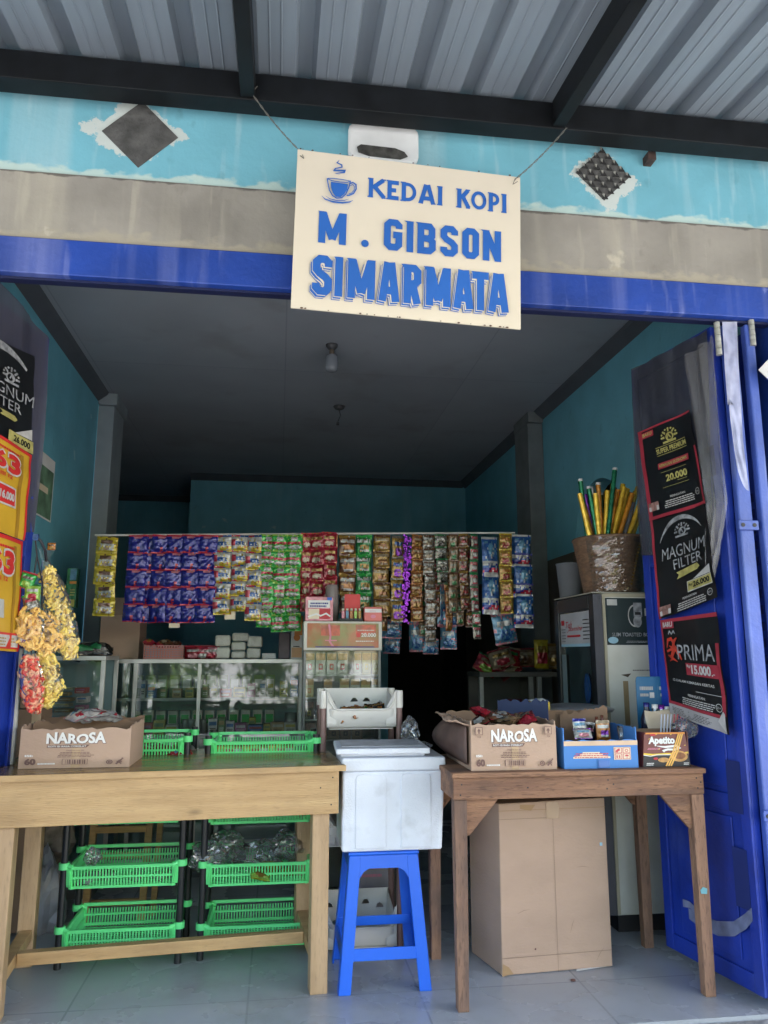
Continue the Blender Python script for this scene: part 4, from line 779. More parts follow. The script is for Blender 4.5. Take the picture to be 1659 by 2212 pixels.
m = MB(); jag(m, (u0.x - .13, 3.20, 0), (u0.x + .03, 3.04, 0), RZ + .02, RZ + .235, .012, .004, seed=7); m.build('outer_flap', navyc, c3)
# biscuit carton
a0 = P(1403, 1662, Z=RZ); a1 = P(1508, 1660, Z=RZ); ha = P(1450, 1582, Y=2.81).z - RZ
c4 = thing('biscuit_box', 'small dark brown biscuit display box printed Apetito with raised cream back flap', 'box', ((a0.x + a1.x) / 2, 2.9, RZ + .001))
choc = mat('choc_print', (.15, .03, .025), rough=.35, var=.1); z_ = RZ + .001
MB().hexa([(a0.x, 2.81, z_), (a1.x, 2.81, z_), (a1.x, 2.815, z_), (a0.x, 2.815, z_)], [(a0.x + .012, 2.81, z_ + ha), (a1.x - .014, 2.81, z_ + ha), (a1.x - .014, 2.815, z_ + ha), (a0.x + .012, 2.815, z_ + ha)]).build('front_wall', choc, c4)
MB().hexa([(a0.x - .015, 2.96, z_), (a0.x, 2.816, z_), (a0.x + .003, 2.816, z_), (a0.x - .012, 2.96, z_)], [(a0.x - .005, 2.96, z_ + ha), (a0.x + .010, 2.816, z_ + ha), (a0.x + .013, 2.816, z_ + ha), (a0.x - .002, 2.96, z_ + ha)]).build('side_wall', choc, c4)
MB().box(a1.x - .004, a1.x, 2.816, 2.96, z_, z_ + ha).build('side_wall', choc, c4); MB().box(a0.x, a1.x - .005, 2.955, 2.96, z_, z_ + ha).build('back_wall', card_in, c4)
q = Print((a0.x + .012, 2.81, z_ + ha), (a1.x - .014, 2.81, z_ + ha), (a1.x, 2.81, z_), (a0.x, 2.81, z_))
bis = mat('biscuit', (.55, .30, .10), rough=.6, var=.3, scale=60)
q.rect(i_black, 0, 0, 1, .34); q.stroke(i_yellow, [(0, .38), (.2, .35), (.5, .37), (.8, .37), (1, .40)], .05, 1).stroke(i_white, [(0, .345), (.15, .31), (.3, .345), (.6, .345)], .02, 1)
q.text(i_white, 'Apetito', .10, .60, .72, .88, .05).stroke(i_white, [(.30, .60), (.48, .57), (.74, .60), (.80, .54), (.70, .49), (.54, .50), (.44, .46), (.46, .42)], .04, .7, [.3, 1, 1.2, 1.2, 1, 1, 1, .4]).lines(i_pink, .08, .50, .40, .56, 2, .5)
q.ell(bis, .78, .30, .19, .16, 18).ell(mat('nut', (.25, .1, .04), rough=.6, var=.4, scale=60), .79, .31, .13, .10, 14)
for o in (0, .05, .10): q.stroke(mat('stick_yellow', (.75, .42, .10), rough=.5), [(.48 + o, .02), (.66 + o, .45), (.84 + o * .9, .97)], .035, 1)
q.ell(bis, .43, .2, .12, .07).ell(i_red, .26, .24, .05, .035).lines(i_white, .06, .05, .22, .14, 2, .5).lines(i_white, .85, .05, .97, .13, 2, .5).rect(i_orange, .02, .95, .98, .995).ell(i_red, .2, .93, .08, .03)
for x, y in ((.08, .8), (.25, .93), (.6, .92), (.9, .6), (.3, .5)): q.poly(i_yellow, [(x, y), (x + .05, y + .01), (x + .04, y + .035)])
q.done(c4)
m = MB(); fa1, fa2 = P(1395, 1535, Y=2.99), P(1486, 1535, Y=2.99); fb1, fb2 = P(1408, 1592, Y=2.97), P(1505, 1588, Y=2.97)
m.grid(lambda u, v: (fb1.lerp(fb2, u)).lerp(fa1.lerp(fa2, u), v) + Vector((0, .02 * math.sin(v * 2.5), -.004 * math.sin(u * 8))), 10, 8); m.build('back_flap', mat('cream_card', (.68, .55, .42), rough=.7), c4, solid=.002)
straw = [mat('straw_red', (.6, .12, .14), rough=.3), mat('straw_white', (.65, .65, .75), rough=.3)]
for k in range(9):
    px = 1424 + k * 6; p0 = P(px, 1592, Y=2.90); p1 = P(px + 5 + k, 1543, Y=2.93)
    tag(MB().tube([p0 - Vector((0, 0, .06)), p1], .0028, 6).build('drinking_straw', straw[k > -1 and (0 if k > 3 else 1)]), ('red drinking straw' if k > 3 else 'white drinking straw') + ' standing in the bundle in the biscuit box', 'straw', 'drinking straws')
# big upright carton under the right table
A, B, Cc = Vector((.856, 3.045, 0)), Vector((1.303, 3.075, 0)), Vector((.800, 3.29, 0)); Dd = Cc + (B - A) * .98; zt2 = P(1190, 1732, Y=3.06).z
bc = thing('cardboard_box', 'tall plain brown cardboard box standing on the floor under the right table', 'box', tuple((A + B + Cc + Dd) / 4))
lift = lambda p, z: Vector((p.x, p.y, z))
MB().hexa([lift(A, .002), lift(B, .002), lift(Dd, .002), lift(Cc, .002)], [lift(A, zt2) + Vector((.004, 0, 0)), lift(B, zt2 + .008), lift(Dd, zt2), lift(Cc, zt2 - .01)]).build('box_body', card, bc, bevel=.004)
q = Print(lift(A, zt2), lift(B, zt2), lift(B, 0), lift(A, 0), base=.001)
stn = mat('glue_stain', (.36, .22, .11), rough=.6); q.poly(stn, [(0, 0), (.10, .01), (.06, .05), (.01, .07)]).poly(stn, [(.20, .965), (.30, .95), (.34, .985), (.2, .99)]).ell(i_brown, .3, .14, .008, .006).rect(stn, .0, .955, 1, .958).rect(i_pale, .93, .72, .955, .74); seam = mat('seam_dark', (.20, .13, .09), rough=.9); q.rect(seam, .498, .001, .5005, .955, 1).rect(mat('pack_tape_dull', (.40, .27, .17), rough=.25), .44, .90, .56, .999).rect(seam, 0, .10, 1, .1025).rect(seam, .0, .905, .44, .907)
for (u, v, a_, b2_) in ((.15, .35, .26, .37), (.7, .6, .82, .595), (.62, .22, .66, .30), (.85, .05, .92, .12)): q.stroke(seam, [(u, v), ((u + a_) / 2, (v + b2_) / 2 + .006), (a_, b2_)], .003, 1.4, [.3, 1, .2])
q.done(bc, 'stain')
lid2 = MB(); g_ = P(1030, 1724, Y=2.93)
# paper scraps on the floor
s1, s2 = P(1245, 2062 + 36, Z=.003), P(1310, 2088, Z=.003)
tag(MB().add([s1, s2, s2 + Vector((-.01, .035, .004)), s1 + Vector((.015, .035, .002))], [(0, 1, 2, 3)]).build('paper_scrap', i_white), 'white paper strip lying on the floor at the foot of the tall carton', 'paper')
s = P(1238, 2118, Z=.002); tag(MB().lathe([(0, .006), (.008, .004), (.01, 0)], s, 7).build('litter_crumb', i_brown), 'tiny brown crumb on the floor tiles before the tall carton', 'litter')
# ================================================================ green basket racks
grn = mat('green_plastic', (.15, .80, .27), rough=.35, var=.06, scale=4); blk = mat('black_tube', (.012, .014, .016), rough=.35)
def rack(label, x0, x1, y0, y1, tiers, ztop):
    t = thing('basket_rack', label, 'rack', ((x0 + x1) / 2, (y0 + y1) / 2, 0)); pole = .014
    for x in (x0, x1):
        for y in (y0, y1): MB().tube([(x, y, 0), (x, y, ztop)], pole, 12).build('pole', blk, t)
    for zr in tiers:
        m = MB(); a0, a1 = x0 + .022, x1 - .022; b0, b1 = y0 - .012, y1 + .012; h = .085; tp = .010   # taper
        def side(P0, P1, nrm, lift_=0):   # P0->P1 along top edge
            P0, P1 = Vector(P0), Vector(P1); d = (P1 - P0); L = d.length; d.normalize(); n = Vector(nrm); dn = lambda z: n * (-tp * (zr - z) / h)
            for (za, zb, o) in ((zr - .012, zr, .006), (zr - .048, zr - .040, .002), (zr - h, zr - h + .010, .003)):
                q = lambda z: [P0 + dn(z) + n * o, P1 + dn(z) + n * o, P1 + dn(z) - n * .003, P0 + dn(z) - n * .003]
                m.hexa([Vector((v.x, v.y, za + lift_)) for v in q(za)], [Vector((v.x, v.y, zb + lift_)) for v in q(zb)])
            k = int(L / .0115)
            for i in range(k + 1):
                c = P0 + d * (L * i / k); w = .0026 if 0 < i < k else .010
                q = lambda z: [c - d * w + dn(z) + n * .0012, c + d * w + dn(z) + n * .0012, c + d * w + dn(z) - n * .0012, c - d * w + dn(z) - n * .0012]
                m.hexa([Vector((v.x, v.y, zr - h + .008)) for v in q(zr - h)], [Vector((v.x, v.y, zr - .01)) for v in q(zr)])
        side((a0, b0, zr), (a1, b0, zr), (0, -1, 0)); side((a1, b1, zr), (a0, b1, zr), (0, 1, 0), .012)
        side((a0, b1, zr), (a0, b0, zr), (-1, 0, 0)); side((a1, b0, zr), (a1, b1, zr), (1, 0, 0))
        for k in range(14):
            yy = b0 + tp + (b1 - b0 - 2 * tp) * k / 13; m.box(a0 + tp, a1 - tp, yy - .003, yy + .003, zr - h + .0012, zr - h + .004)
        for k in range(10):
            xx = a0 + tp + (a1 - a0 - 2 * tp) * k / 9; m.box(xx - .003, xx + .003, b0 + tp, b1 - tp, zr - h - .0012, zr - h + .0008)
        for x, s in ((x0, -1), (x1, 1)):
            for y in (y0, y1):
                m.tube([(x, y, zr - .012), (x, y, zr + .012)], .021, 14); m.tube([(x - s * .035, y - .012 * (1 if y == y0 else -1), zr - .006), (x, y, zr + .004)], .010, 8)
        m.build('basket', grn, t)
    return t
tiers = (.135, .365, .60, .838)
R1 = (P(122, 2095, Z=0).x, P(384, 2078, Z=0).x); Y1 = 3.34
rk1 = rack('green plastic basket rack on black poles behind the left end of the pale table', R1[0], R1[1], Y1, Y1 + .27, [z + .004 for z in tiers], .865)
R2 = (P(432, 2060, Y=3.36).x, P(676, 2060, Y=3.36).x)
rk2 = rack('four tier green basket rack on black poles nearer the stool behind the pale table', R2[0], R2[1], 3.36, 3.63, [z - .012 for z in tiers], .85)
# white basket rack with brown poles
wpl = mat('cream_plastic', (.62, .60, .57), rough=.35, var=.04); brp = mat('brown_pole', (.20, .12, .11), rough=.4)
wx0, wx1 = P(698, 1560, Y=3.36).x, P(862, 1560, Y=3.36).x
wr = thing('basket_rack', 'cream plastic basket rack on brown poles behind the foam box', 'rack', ((wx0 + wx1) / 2, 3.48, 0))
for x in (wx0, wx1):
    for y in (3.36, 3.60):
        MB().tube([(x, y, 0), (x, y, .955)], .0135, 12).build('pole', brp, wr); MB().tube([(x, y, .956), (x, y, 1.028)], .0165, 14).build('pole_cap', wpl, wr)
        
def holed(fn, nu, nv, hole):
    m = MB(); m.grid(fn, nu, nv, smooth=False); o = []
    for k, f in enumerate(m.f):
        i, j = k % nu, k // nu
        if not hole((i + .5) / nu, (j + .5) / nv): o.append(f)
    m.f = o; m.m = [0] * len(o); m.sm = [False] * len(o); return m
for zb in (.01, .40, .868):
    a, b = wx0 + .014, wx1 - .014; t_ = MB(); zf, zk = zb + .082, zb + .155
    def inhole(u, v, sp):
        for cx, cz in sp:
            if abs((u - cx) / .055) < 1 and (0 < (v - cz) / .13 < 1 - .75 * abs((u - cx) / .055) ** 2): return True
        return False
    bp4 = MB()
    # back wall with cut-outs, sides sloping forward, solid front
    hb_ = [(.12, .55), (.28, .35), (.47, .6), (.66, .6), (.87, .5), (.2, .1), (.55, .15), (.8, .1)]
    bw = holed(lambda u, v: (a + (b - a) * u, 3.60 - .02 * (1 - v), zb + .006 + (zk - zb) * v), 90, 36, lambda u, v: inhole(u, v, hb_))
    basket = bw.build('basket', wpl, wr, solid=.003)
    MB().grid(lambda u, v: (a + .012 + (b - a - .024) * u - 0, 3.345 + .022 * (1 - v) ** 2, zb + .004 + (zf - zb) * v), 12, 8).build('basket_front', wpl, basket, solid=.0035)
    MB().tube([(a + .004, 3.35, zk), (a + .012, 3.343, zf + .035), (a + .03, 3.342, zf + .006), (a + .05, 3.342, zf), (b - .05, 3.342, zf), (b - .03, 3.342, zf + .006), (b - .012, 3.343, zf + .035), (b - .004, 3.35, zk)], .0048, 8).build('basket_rim', wpl, basket)
    for x, s in ((a, 1), (b, -1)):
        MB().grid(lambda u, v: (x + s * (.002 + .012 * (1 - v) + .0), 3.36 + .24 * u, zb + .005 + v * ((zf + .03 - zb) * (1 - u) ** .5 + (zk - zb) * (1 - (1 - u) ** .5))), 8, 6).build('basket_side', wpl, basket, solid=.003)
        MB().grid(lambda u, v: (x + s * (.0 + .045 * u), 3.346 + .006 * u, zb + .01 + v * ((zk - zb) * (1 - u) + (zf - zb - .006) * u)), 6, 6).build('basket_corner', wpl, basket, solid=.003)
    MB().box(a + .012, b - .012, 3.366, 3.585, zb, zb + .004).build('basket_floor', wpl, basket)
# ================================================================ aluminium glass counter
alu = mat('aluminium', (.50, .50, .48), rough=.38, metal=.6, var=.12, scale=10); gl = glass('case_glass', (.96, .98, .97), 1.7); glh = glass('dusty_glass', (.90, .95, .93), 2.0, .05, (.35, .45, .42))
shm = mat('shelf_white', (.42, .44, .43), rough=.4)
def case(label, x0, x1, y0, y1, zt_, shelves, stiles, panes=None):
    t = thing('glass_counter', label, 'showcase', ((x0 + x1) / 2, (y0 + y1) / 2, 0)); w = .022
    m = MB()
    for z in (zt_ - w, .06): m.box(x0, x1, y0, y0 + w, z, z + w).box(x0, x1, y1 - w, y1, z, z + w).box(x0, x0 + w, y0 + w + .001, y1 - w - .001, z, z + w).box(x1 - w, x1, y0 + w + .001, y1 - w - .001, z, z + w)
    for x in (x0, x1 - w):
        for y in (y0 + .001, y1 - w - .001): m.box(x + .0005, x + w - .0005, y, y + w - .002, 0, zt_ - w - .001) if False else m.box(x + .0005, x + w - .0005, y, y + w - .002, .083, zt_ - w - .001)
    for x in stiles: m.box(x - w * .45, x + w * .45, y0 - .002, y0 + w * .7, .083, zt_ - w - .001)
    m.build('frame', alu, t, bevel=.001)
    MB().box(x0 + w, x1 - w, y0 + w, y1 - w, zt_ - .008, zt_ - .003).build('top_pane', gl, t)
    for i, z in enumerate(shelves): MB().box(x0 + w, x1 - w, y0 + w + .03, y1 - w, z, z + .006).build('shelf', gl, t); MB().box(x0 + w, x1 - w, y0 + w, y0 + w + .029, z - .004, z + .010).build('shelf_edge', shm, t)
    xs = [x0 + w] + list(stiles) + [x1 - w]
    for i, (a, b) in enumerate(zip(xs, xs[1:])): MB().box(a, b, y0 + .010, y0 + .014, .083, zt_ - w).build('front_pane', (panes or {}).get(i, gl), t)
    MB().box(x0 + w, x1 - w, y1 - .012, y1 - .009, .083, zt_ - w).build('back_panel', mat('case_back', (.16, .25, .27), rough=.4), t)
    MB().box(x0, x1, y0 + .02, y1, 0, .058).build('plinth', mat('plinth_grey', (.15, .15, .15), rough=.6), t)
    return t
CY = 4.60; cx0 = P(240, 1430, Y=CY).x; cx1 = P(655, 1430, Y=CY).x; zc = P(470, 1424, Y=CY).z
case('aluminium framed glass counter full of small goods in the middle of the shop', cx0, cx1, CY, CY + .40, zc, (P(470, 1512, Y=CY).z, P(470, 1592, Y=CY).z - .005), (P(290, 1500, Y=CY).x, P(429, 1500, Y=CY).x), {0: glh, 1: glh})
c2x0, c2x1 = -1.27, P(228, 1430, Y=4.2).x; zc2 = P(150, 1417, Y=4.2).z
case('smaller glass case on the far left beneath the hanging snacks', c2x0, c2x1, 4.2, 4.55, zc2, (P(150, 1545, Y=4.2).z,), ())
# small boxes inside cases
BOXM = [mat('bx_%d' % k, c, rough=.5, var=.3, scale=25) for k, c in enumerate([(.5, .35, .18), (.6, .58, .5), (.45, .08, .07), (.08, .2, .45), (.55, .45, .1), (.2, .3, .15), (.62, .6, .6), (.4, .15, .3)])]
BN = ['tan', 'cream', 'red', 'blue', 'yellow', 'green', 'white', 'plum']
def small_box(px0, px1, py0, py1, Y, k, label, depth=.06, zb=None, name='small_box', cat='box', grp=None):
    a = P(px0, py1, Y=Y); b = P(px1, py0, Y=Y); z0 = a.z if zb is None else zb; x0, x1 = sorted((a.x, b.x))
    t = thing(name, label, cat, ((x0 + x1) / 2, Y + depth / 2, z0), 0, grp); MB().box(x0, x1, Y, Y + depth, z0, max(b.z, z0 + .01)).build('carton', BOXM[k], t, bevel=.002)
    q = Print((x0, Y, b.z), (x1, Y, b.z), (x1, Y, z0), (x0, Y, z0)); k2 = BOXM[(k * 3 + 1) % 8 if (k * 3 + 1) % 8 != k else (k + 1) % 8]
    q.rect(k2, .1, .55, .9, .8).lines(i_black if k in (0, 1, 4, 6) else i_white, .15, .2, .85, .45, 2, .5, k); q.done(t, 'label_print'); return t
sh1 = P(470, 1512, Y=CY).z + .0065; sh2 = P(470, 1592, Y=CY).z + .0015; rd = random.Random(12)
def yb(z, Y): return None
spots = [(303, 315, 1470, 6, 'upper'), (436, 450, 1478, 5, 'upper'), (454, 470, 1482, 1, 'upper'), (474, 500, 1488, 2, 'upper'), (504, 530, 1484, 4, 'upper'), (534, 552, 1476, 7, 'upper'), (626, 645, 1460, 3, 'upper'),
         (300, 330, 1562, 2, 'lower'), (334, 356, 1556, 4, 'lower'), (360, 384, 1566, 1, 'lower'), (474, 486, 1550, 5, 'lower'), (510, 532, 1562, 7, 'lower'),
         (317, 337, 1478, 3, 'upper'), (560, 574, 1470, 6, 'upper'), (577, 592, 1470, 1, 'upper'), (604, 621, 1472, 4, 'upper'), (345, 360, 1484, 5, 'upper'), (372, 392, 1488, 0, 'upper'), (400, 418, 1486, 4, 'upper'),
         (490, 506, 1558, 6, 'lower'), (538, 568, 1566, 3, 'lower'), (571, 584, 1564, 4, 'lower'), (588, 614, 1560, 0, 'lower'), (616, 640, 1560, 1, 'lower'), (540, 552, 1550, 4, 'lower'), (452, 470, 1552, 6, 'lower')]
ordw = ['first', 'second', 'third', 'fourth', 'fifth', 'sixth', 'seventh', 'eighth', 'ninth', 'tenth', 'eleventh', 'twelfth', 'thirteenth', 'fourteenth']
spots.sort(key=lambda t: (t[4], t[0]))
cnt = {'upper': 0, 'lower': 0}
for a, b, y, k, s_ in spots:
    cnt[s_] += 1
    small_box(a, b, y, 1500, CY + .16 + (.05 if (a, y) == (540, 1550) else 0), k, '%s box on the %s shelf of the middle glass counter, %s from the left' % (BN[k], s_, ordw[cnt[s_] - 1]), zb=(sh1 if s_ == 'upper' else sh2))
ss = MB(); p_ = P(628, 1575, Y=CY + .12); tag(ss.lathe([(0, 0), (.034, 0), (.036, .105), (0, .106)], Vector((p_.x, CY + .30, sh2))).build('metal_canister', alu), 'squat shiny steel canister at the right end of the glass counter', 'canister')
for i in range(4):
    pp_ = P(400 + i * 13, 1560, Y=CY + .15); tag(MB().lathe([(0, .0), (.016, 0), (.018, .07), (.018, .085), (0, .086)], Vector((pp_.x, CY + .15, sh2))).build('metal_tin', alu), 'small silver tin in the row on the lower shelf of the middle counter', 'tin', 'tins in the glass counter')
z1_ = P(150, 1545, Y=4.2).z + .007
for i, (a, b, y0, y1, k) in enumerate([(115, 152, 1532, 1543, 0), (112, 150, 1520, 1531, 1), (118, 155, 1508, 1519, 0), (110, 148, 1496, 1507, 0), (122, 158, 1485, 1495, 1), (160, 185, 1524, 1543, 7), (164, 188, 1505, 1523, 6), (160, 186, 1486, 1504, 2)]):
    small_box(a, b, y0, y1, 4.30, k, '%s box %s in the %s stack inside the small left glass case' % (BN[k], ['at the bottom', 'second up', 'third up', 'fourth up', 'on top', 'at the bottom', 'in the middle', 'on top'][i], 'left' if i < 5 else 'right'), zb=z1_ + [0, .028, .056, .084, .112, 0, .048, .096][i], depth=.08)
for i in range(12):
    x = cx0 + .10 + i * .072; y = CY + .30
    for z, mm, lb, g_ in ((sh1, BOXM[5], 'pale green packet in the back row on the upper shelf of the middle counter', 'back row green packets'), (sh2, BOXM[1], 'cream packet in the back row on the lower shelf of the middle counter', 'back row cream packets')):
        t = thing('goods_packet', lb, 'packet', (x, y, z), 0, g_); MB().box(x - .028, x + .028, y, y + .05, z, z + .125).build('carton', mm, t, bevel=.003); MB().box(x - .022, x + .022, y - .001, y - .0002, z + .05, z + .10).build('label_print', i_white if mm == BOXM[5] else i_green, t)
# ---- goods on top of the counter
zk = zc + .001
def bx(name, px0, px1, py0, Y, m, label, cat, depth=.15, zb=zk, pyb=None, grp=None):
    a = P(px0, 1424, Y=Y); b = P(px1, py0, Y=Y); z0 = zb if pyb is None else P(px0, pyb, Y=Y).z
    return tag(MB().box(a.x, b.x, Y, Y + depth, z0, b.z).build(name, m, bevel=.004), label, cat, grp), (a.x, b.x, z0, b.z)
cb = thing('cardboard_box', 'large brown closed cardboard box on the counter beneath the yellow sachets', 'box', (P(262, 1410, Y=4.78).x, 4.9, zk))
a, b = P(212, 1424, Y=4.74), P(306, 1290, Y=4.74); MB().box(a.x, b.x, 4.74, 4.98, zk, b.z - .10).build('box_body', card, cb, bevel=.003); MB().hexa([(a.x, 4.74, b.z - .0995), (b.x, 4.74, b.z - .0995), (b.x, 4.743, b.z - .0995), (a.x, 4.743, b.z - .0995)], [(a.x + .01, 4.80, b.z), (b.x - .01, 4.80, b.z), (b.x - .01, 4.803, b.z), (a.x + .01, 4.803, b.z)]).build('flap', card, cb)
pkb = mat('pink_basket', (.50, .22, .20), rough=.5); t = thing('pink_basket', 'salmon pink slatted plastic basket of sweets on the glass counter', 'basket', (P(352, 1424, Y=4.62).x, 4.7, zk))
a, b = P(309, 1424, Y=4.61), P(396, 1394, Y=4.61); m = MB(); zt3 = b.z
for k in range(6): z = zk + .004 + (zt3 - zk - .01) * k / 5; m.box(a.x, b.x, 4.61, 4.614, z, z + .006).box(a.x, b.x, 4.80, 4.804, z, z + .006).box(a.x, a.x + .004, 4.6145, 4.7995, z, z + .006).box(b.x - .004, b.x, 4.6145, 4.7995, z, z + .006)
for k in range(15): x = a.x + (b.x - a.x - .005) * k / 14; m.box(x, x + .005, 4.6142, 4.617, zk + .002, zt3 - .002).box(x, x + .005, 4.7965, 4.7995, zk + .002, zt3 - .002)
m.box(a.x + .001, b.x - .001, 4.618, 4.796, zk + .001, zk + .004); m.build('basket_body', pkb, t)
white_roll = mat('wrapped_tissue', (.62, .62, .56), rough=.45, var=.08, scale=20, bump=.4)
for i, (px0, px1, py0, py1) in enumerate([(464, 497, 1398, 1423), (464, 498, 1372, 1396.5), (499, 530, 1407, 1423), (499, 531, 1387, 1405.5), (501, 537, 1367, 1385.5), (532, 563, 1400, 1423), (534, 567, 1374, 1398.5)]):
    a, b = P(px0, py1, Y=4.64), P(px1, py0, Y=4.64); z0 = max(a.z, zk)
    tag(MB().box(a.x, b.x, 4.64, 4.76, z0 + .001, b.z).build('tissue_pack', white_roll, bevel=.012, seg=4), ['white wrapped tissue pack at the bottom left of the pile on the counter', 'white wrapped tissue pack at the top left of the pile on the counter', 'flat white tissue pack at the foot of the middle column on the counter', 'white tissue pack in the middle of the tissue pile', 'white tissue pack highest of all in the pile on the counter', 'white wrapped tissue pack at the bottom right of the pile', 'white wrapped tissue pack at the top right of the pile'][i], 'tissue pack', 'tissue packs on the counter')
bx('paper_stack', 566, 596, 1411, 4.66, i_white, 'low flat stack of white cards beside the tissue packs', 'paper stack')
o, r_ = bx('medicine_box', 601, 627, 1366, 4.68, mat('dark_plum', (.07, .04, .06), rough=.4, var=.4, scale=12), 'tall dark plum box near the right end of the glass counter', 'box')
t = thing('medicine_box', 'white and orange upright box beside the cigarette stand', 'box', (P(641, 1400, Y=4.62).x, 4.7, zk)); a, b = P(628, 1424, Y=4.62), P(654, 1362, Y=4.62)
MB().box(a.x, b.x, 4.62, 4.72, zk, b.z).build('carton', i_white, t, bevel=.002); q = Print((a.x, 4.62, b.z), (b.x, 4.62, b.z), (b.x, 4.62, zk), (a.x, 4.62, zk)); q.ell(i_orange, .5, .75, .28, .12).rect(mat('peach', (.7, .4, .2), rough=.5), .05, .05, .95, .40).lines(i_black, .2, .42, .8, .5, 1); q.done(t, 'label_print')
# orange sachet card on the wall side
a, b = P(636, 1372, Y=4.5), P(655, 1330, Y=4.5); tag(MB().box(a.x, b.x, 4.5, 4.506, a.z, b.z).build('sachet_card', i_orange), 'orange card hanging just left of the cigarette stand', 'card')
# ================================================================ packets
def foil(name, c, rough=.2, metal=.2, var=.35): return mat('foil_' + name, tuple(x * .72 for x in c), rough=rough, metal=metal, var=var, scale=30, bump=.5, bscale=48, spec=.8)
F = {k: foil(k, c, **kw) for k, (c, kw) in {
    'navy': ((.02, .022, .26), {}), 'red': ((.50, .03, .06), {}), 'white': ((.50, .50, .48), {}), 'yellow': ((.62, .48, .04), {}), 'green': ((.04, .42, .07), {}), 'dgreen': ((.02, .20, .06), {}),
    'lime': ((.35, .60, .10), {}), 'wine': ((.32, .015, .03), {}), 'gold': ((.38, .23, .05), {'metal': .4}), 'brown': ((.14, .06, .03), {}), 'copper': ((.30, .12, .05), {'metal': .4}), 'silver': ((.26, .24, .20), {'metal': .5, 'rough': .22}),
    'tan': ((.24, .16, .09), {}), 'purple': ((.22, .03, .40), {'metal': .5, 'rough': .2}), 'sky': ((.10, .26, .40), {}), 'blue': ((.025, .10, .32), {}), 'black': ((.02, .018, .015), {}), 'orange': ((.48, .18, .03), {}), 'pink': ((.66, .25, .30), {}), 'cream': ((.42, .33, .22), {})}.items()}
def pmesh(name, w, h, d, mats, design, seed=0, nu=14, nv=18, crump=.12, front_only=False, seal=.07):
    """a pillow packet, centred on x, top edge at z = 0, front to -y"""
    rd = random.Random(seed); m = MB()
    def prof(u, v):
        a = max(0, 1 - abs(2 * u - 1) ** 3.2); vv = (v - seal) / (1 - 2 * seal)
        b = max(0, 1 - abs(2 * vv - 1) ** 4) if 0 <= vv <= 1 else 0
        return (a * b) ** .6
    def fn(s_):
        def f(u, v):
            p = prof(u, v); nz_ = noise.noise(Vector((u * 4.5 + seed * 3.1, v * 4.5, seed))) * crump + noise.noise(Vector((u * 11 + seed, v * 11, seed * 2.))) * crump * .5
            x = (u - .5) * w * (1 - .05 * p) + .02 * w * noise.noise(Vector((seed, v * 5, 3)))
            return (x, s_ * (d / 2 * p * (1 + nz_ * 2) + .0006) + d * nz_ * .5 * (1 if p == 0 else .3), -h * (1 - v))
        return f
    m.grid(fn(-1), nu, nv, design); m.grid(fn(1), nu, nv, lambda u, v: design(u, .5) if False else 0, flip=True)
    me = bpy.data.meshes.new(name); me.from_pydata([tuple(v) for v in m.v], [], m.f)
    for x in mats: me.materials.append(F[x])
    me.polygons.foreach_set('material_index', m.m); me.polygons.foreach_set('use_smooth', m.sm); me.update(); return me
def D_tower(u, v):      # dark blue with pink seal and a spire
    if v > .88 or v < .07: return 1
    if v > .80 and abs(u - .5) < .22: return 2
    if v < .52 and abs(u - .5) < .03 + .28 * (.35 - v if v < .35 else 0): return 1
    return 0
def D_soap(u, v):       # white/yellow with red flash
    if v < .18: return 1
    if .18 <= v < .34: return 1 if u > .45 else 0
    if .40 < v < .62 and u > .2: return 3 if u < .8 else 0
    if .35 < v < .7 and u <= .2: return 2
    if v > .9: return 2 if u < .5 else 3
    return 0
def D_green(u, v):
    if v > .88: return 1
    if .60 < v < .86 and abs(u - .5) < .22: return 2
    if .38 < v < .55: return 3
    if .12 < v < .34 and ((u - .5) ** 2 / .16 + (v - .23) ** 2 / .012) < 1: return 2
    return 0
def D_label(u, v):      # generic: band + round picture
    if v > .88 or v < .08: return 1
    if .56 < v < .74 and .14 < u < .86: return 2
    if ((u - .5) ** 2 / .10 + (v - .30) ** 2 / .03) < 1: return 3
    return 0
def D_cup(u, v):
    if v > .86: return 1
    if .60 < v < .78: return 2 if .1 < u < .9 else 0
    if .14 < v < .5 and abs(u - .55) < .3: return 3 if v > .3 else 2
    return 0
def D_baby(u, v):
    if v < .12: return 0
    if .12 <= v < .24: return 1 if u < .5 else 2
    if .26 < v < .40: return 0
    if v > .92: return 0
    if ((u - .55) ** 2 / .05 + (v - .66) ** 2 / .03) < 1: return 4
    return 3
def D_yel(u, v):
    if v > .86: return 0
    if .58 < v < .78 and .2 < u < .8: return 1
    if .14 < v < .55 and .12 < u < .88: return 2 if (u - .5) ** 2 + (v - .3) ** 2 < .02 else 3
    return 0
def speck(ds, sd_, n):
    def f(u, v):
        k = ds(u, v); q = noise.noise(Vector((u * 9, v * 11, sd_ * 5.3)))
        if q > .38 and sd_ != 2: return (k + 1) % n
        if q < -.42: return 0
        return k
    return f
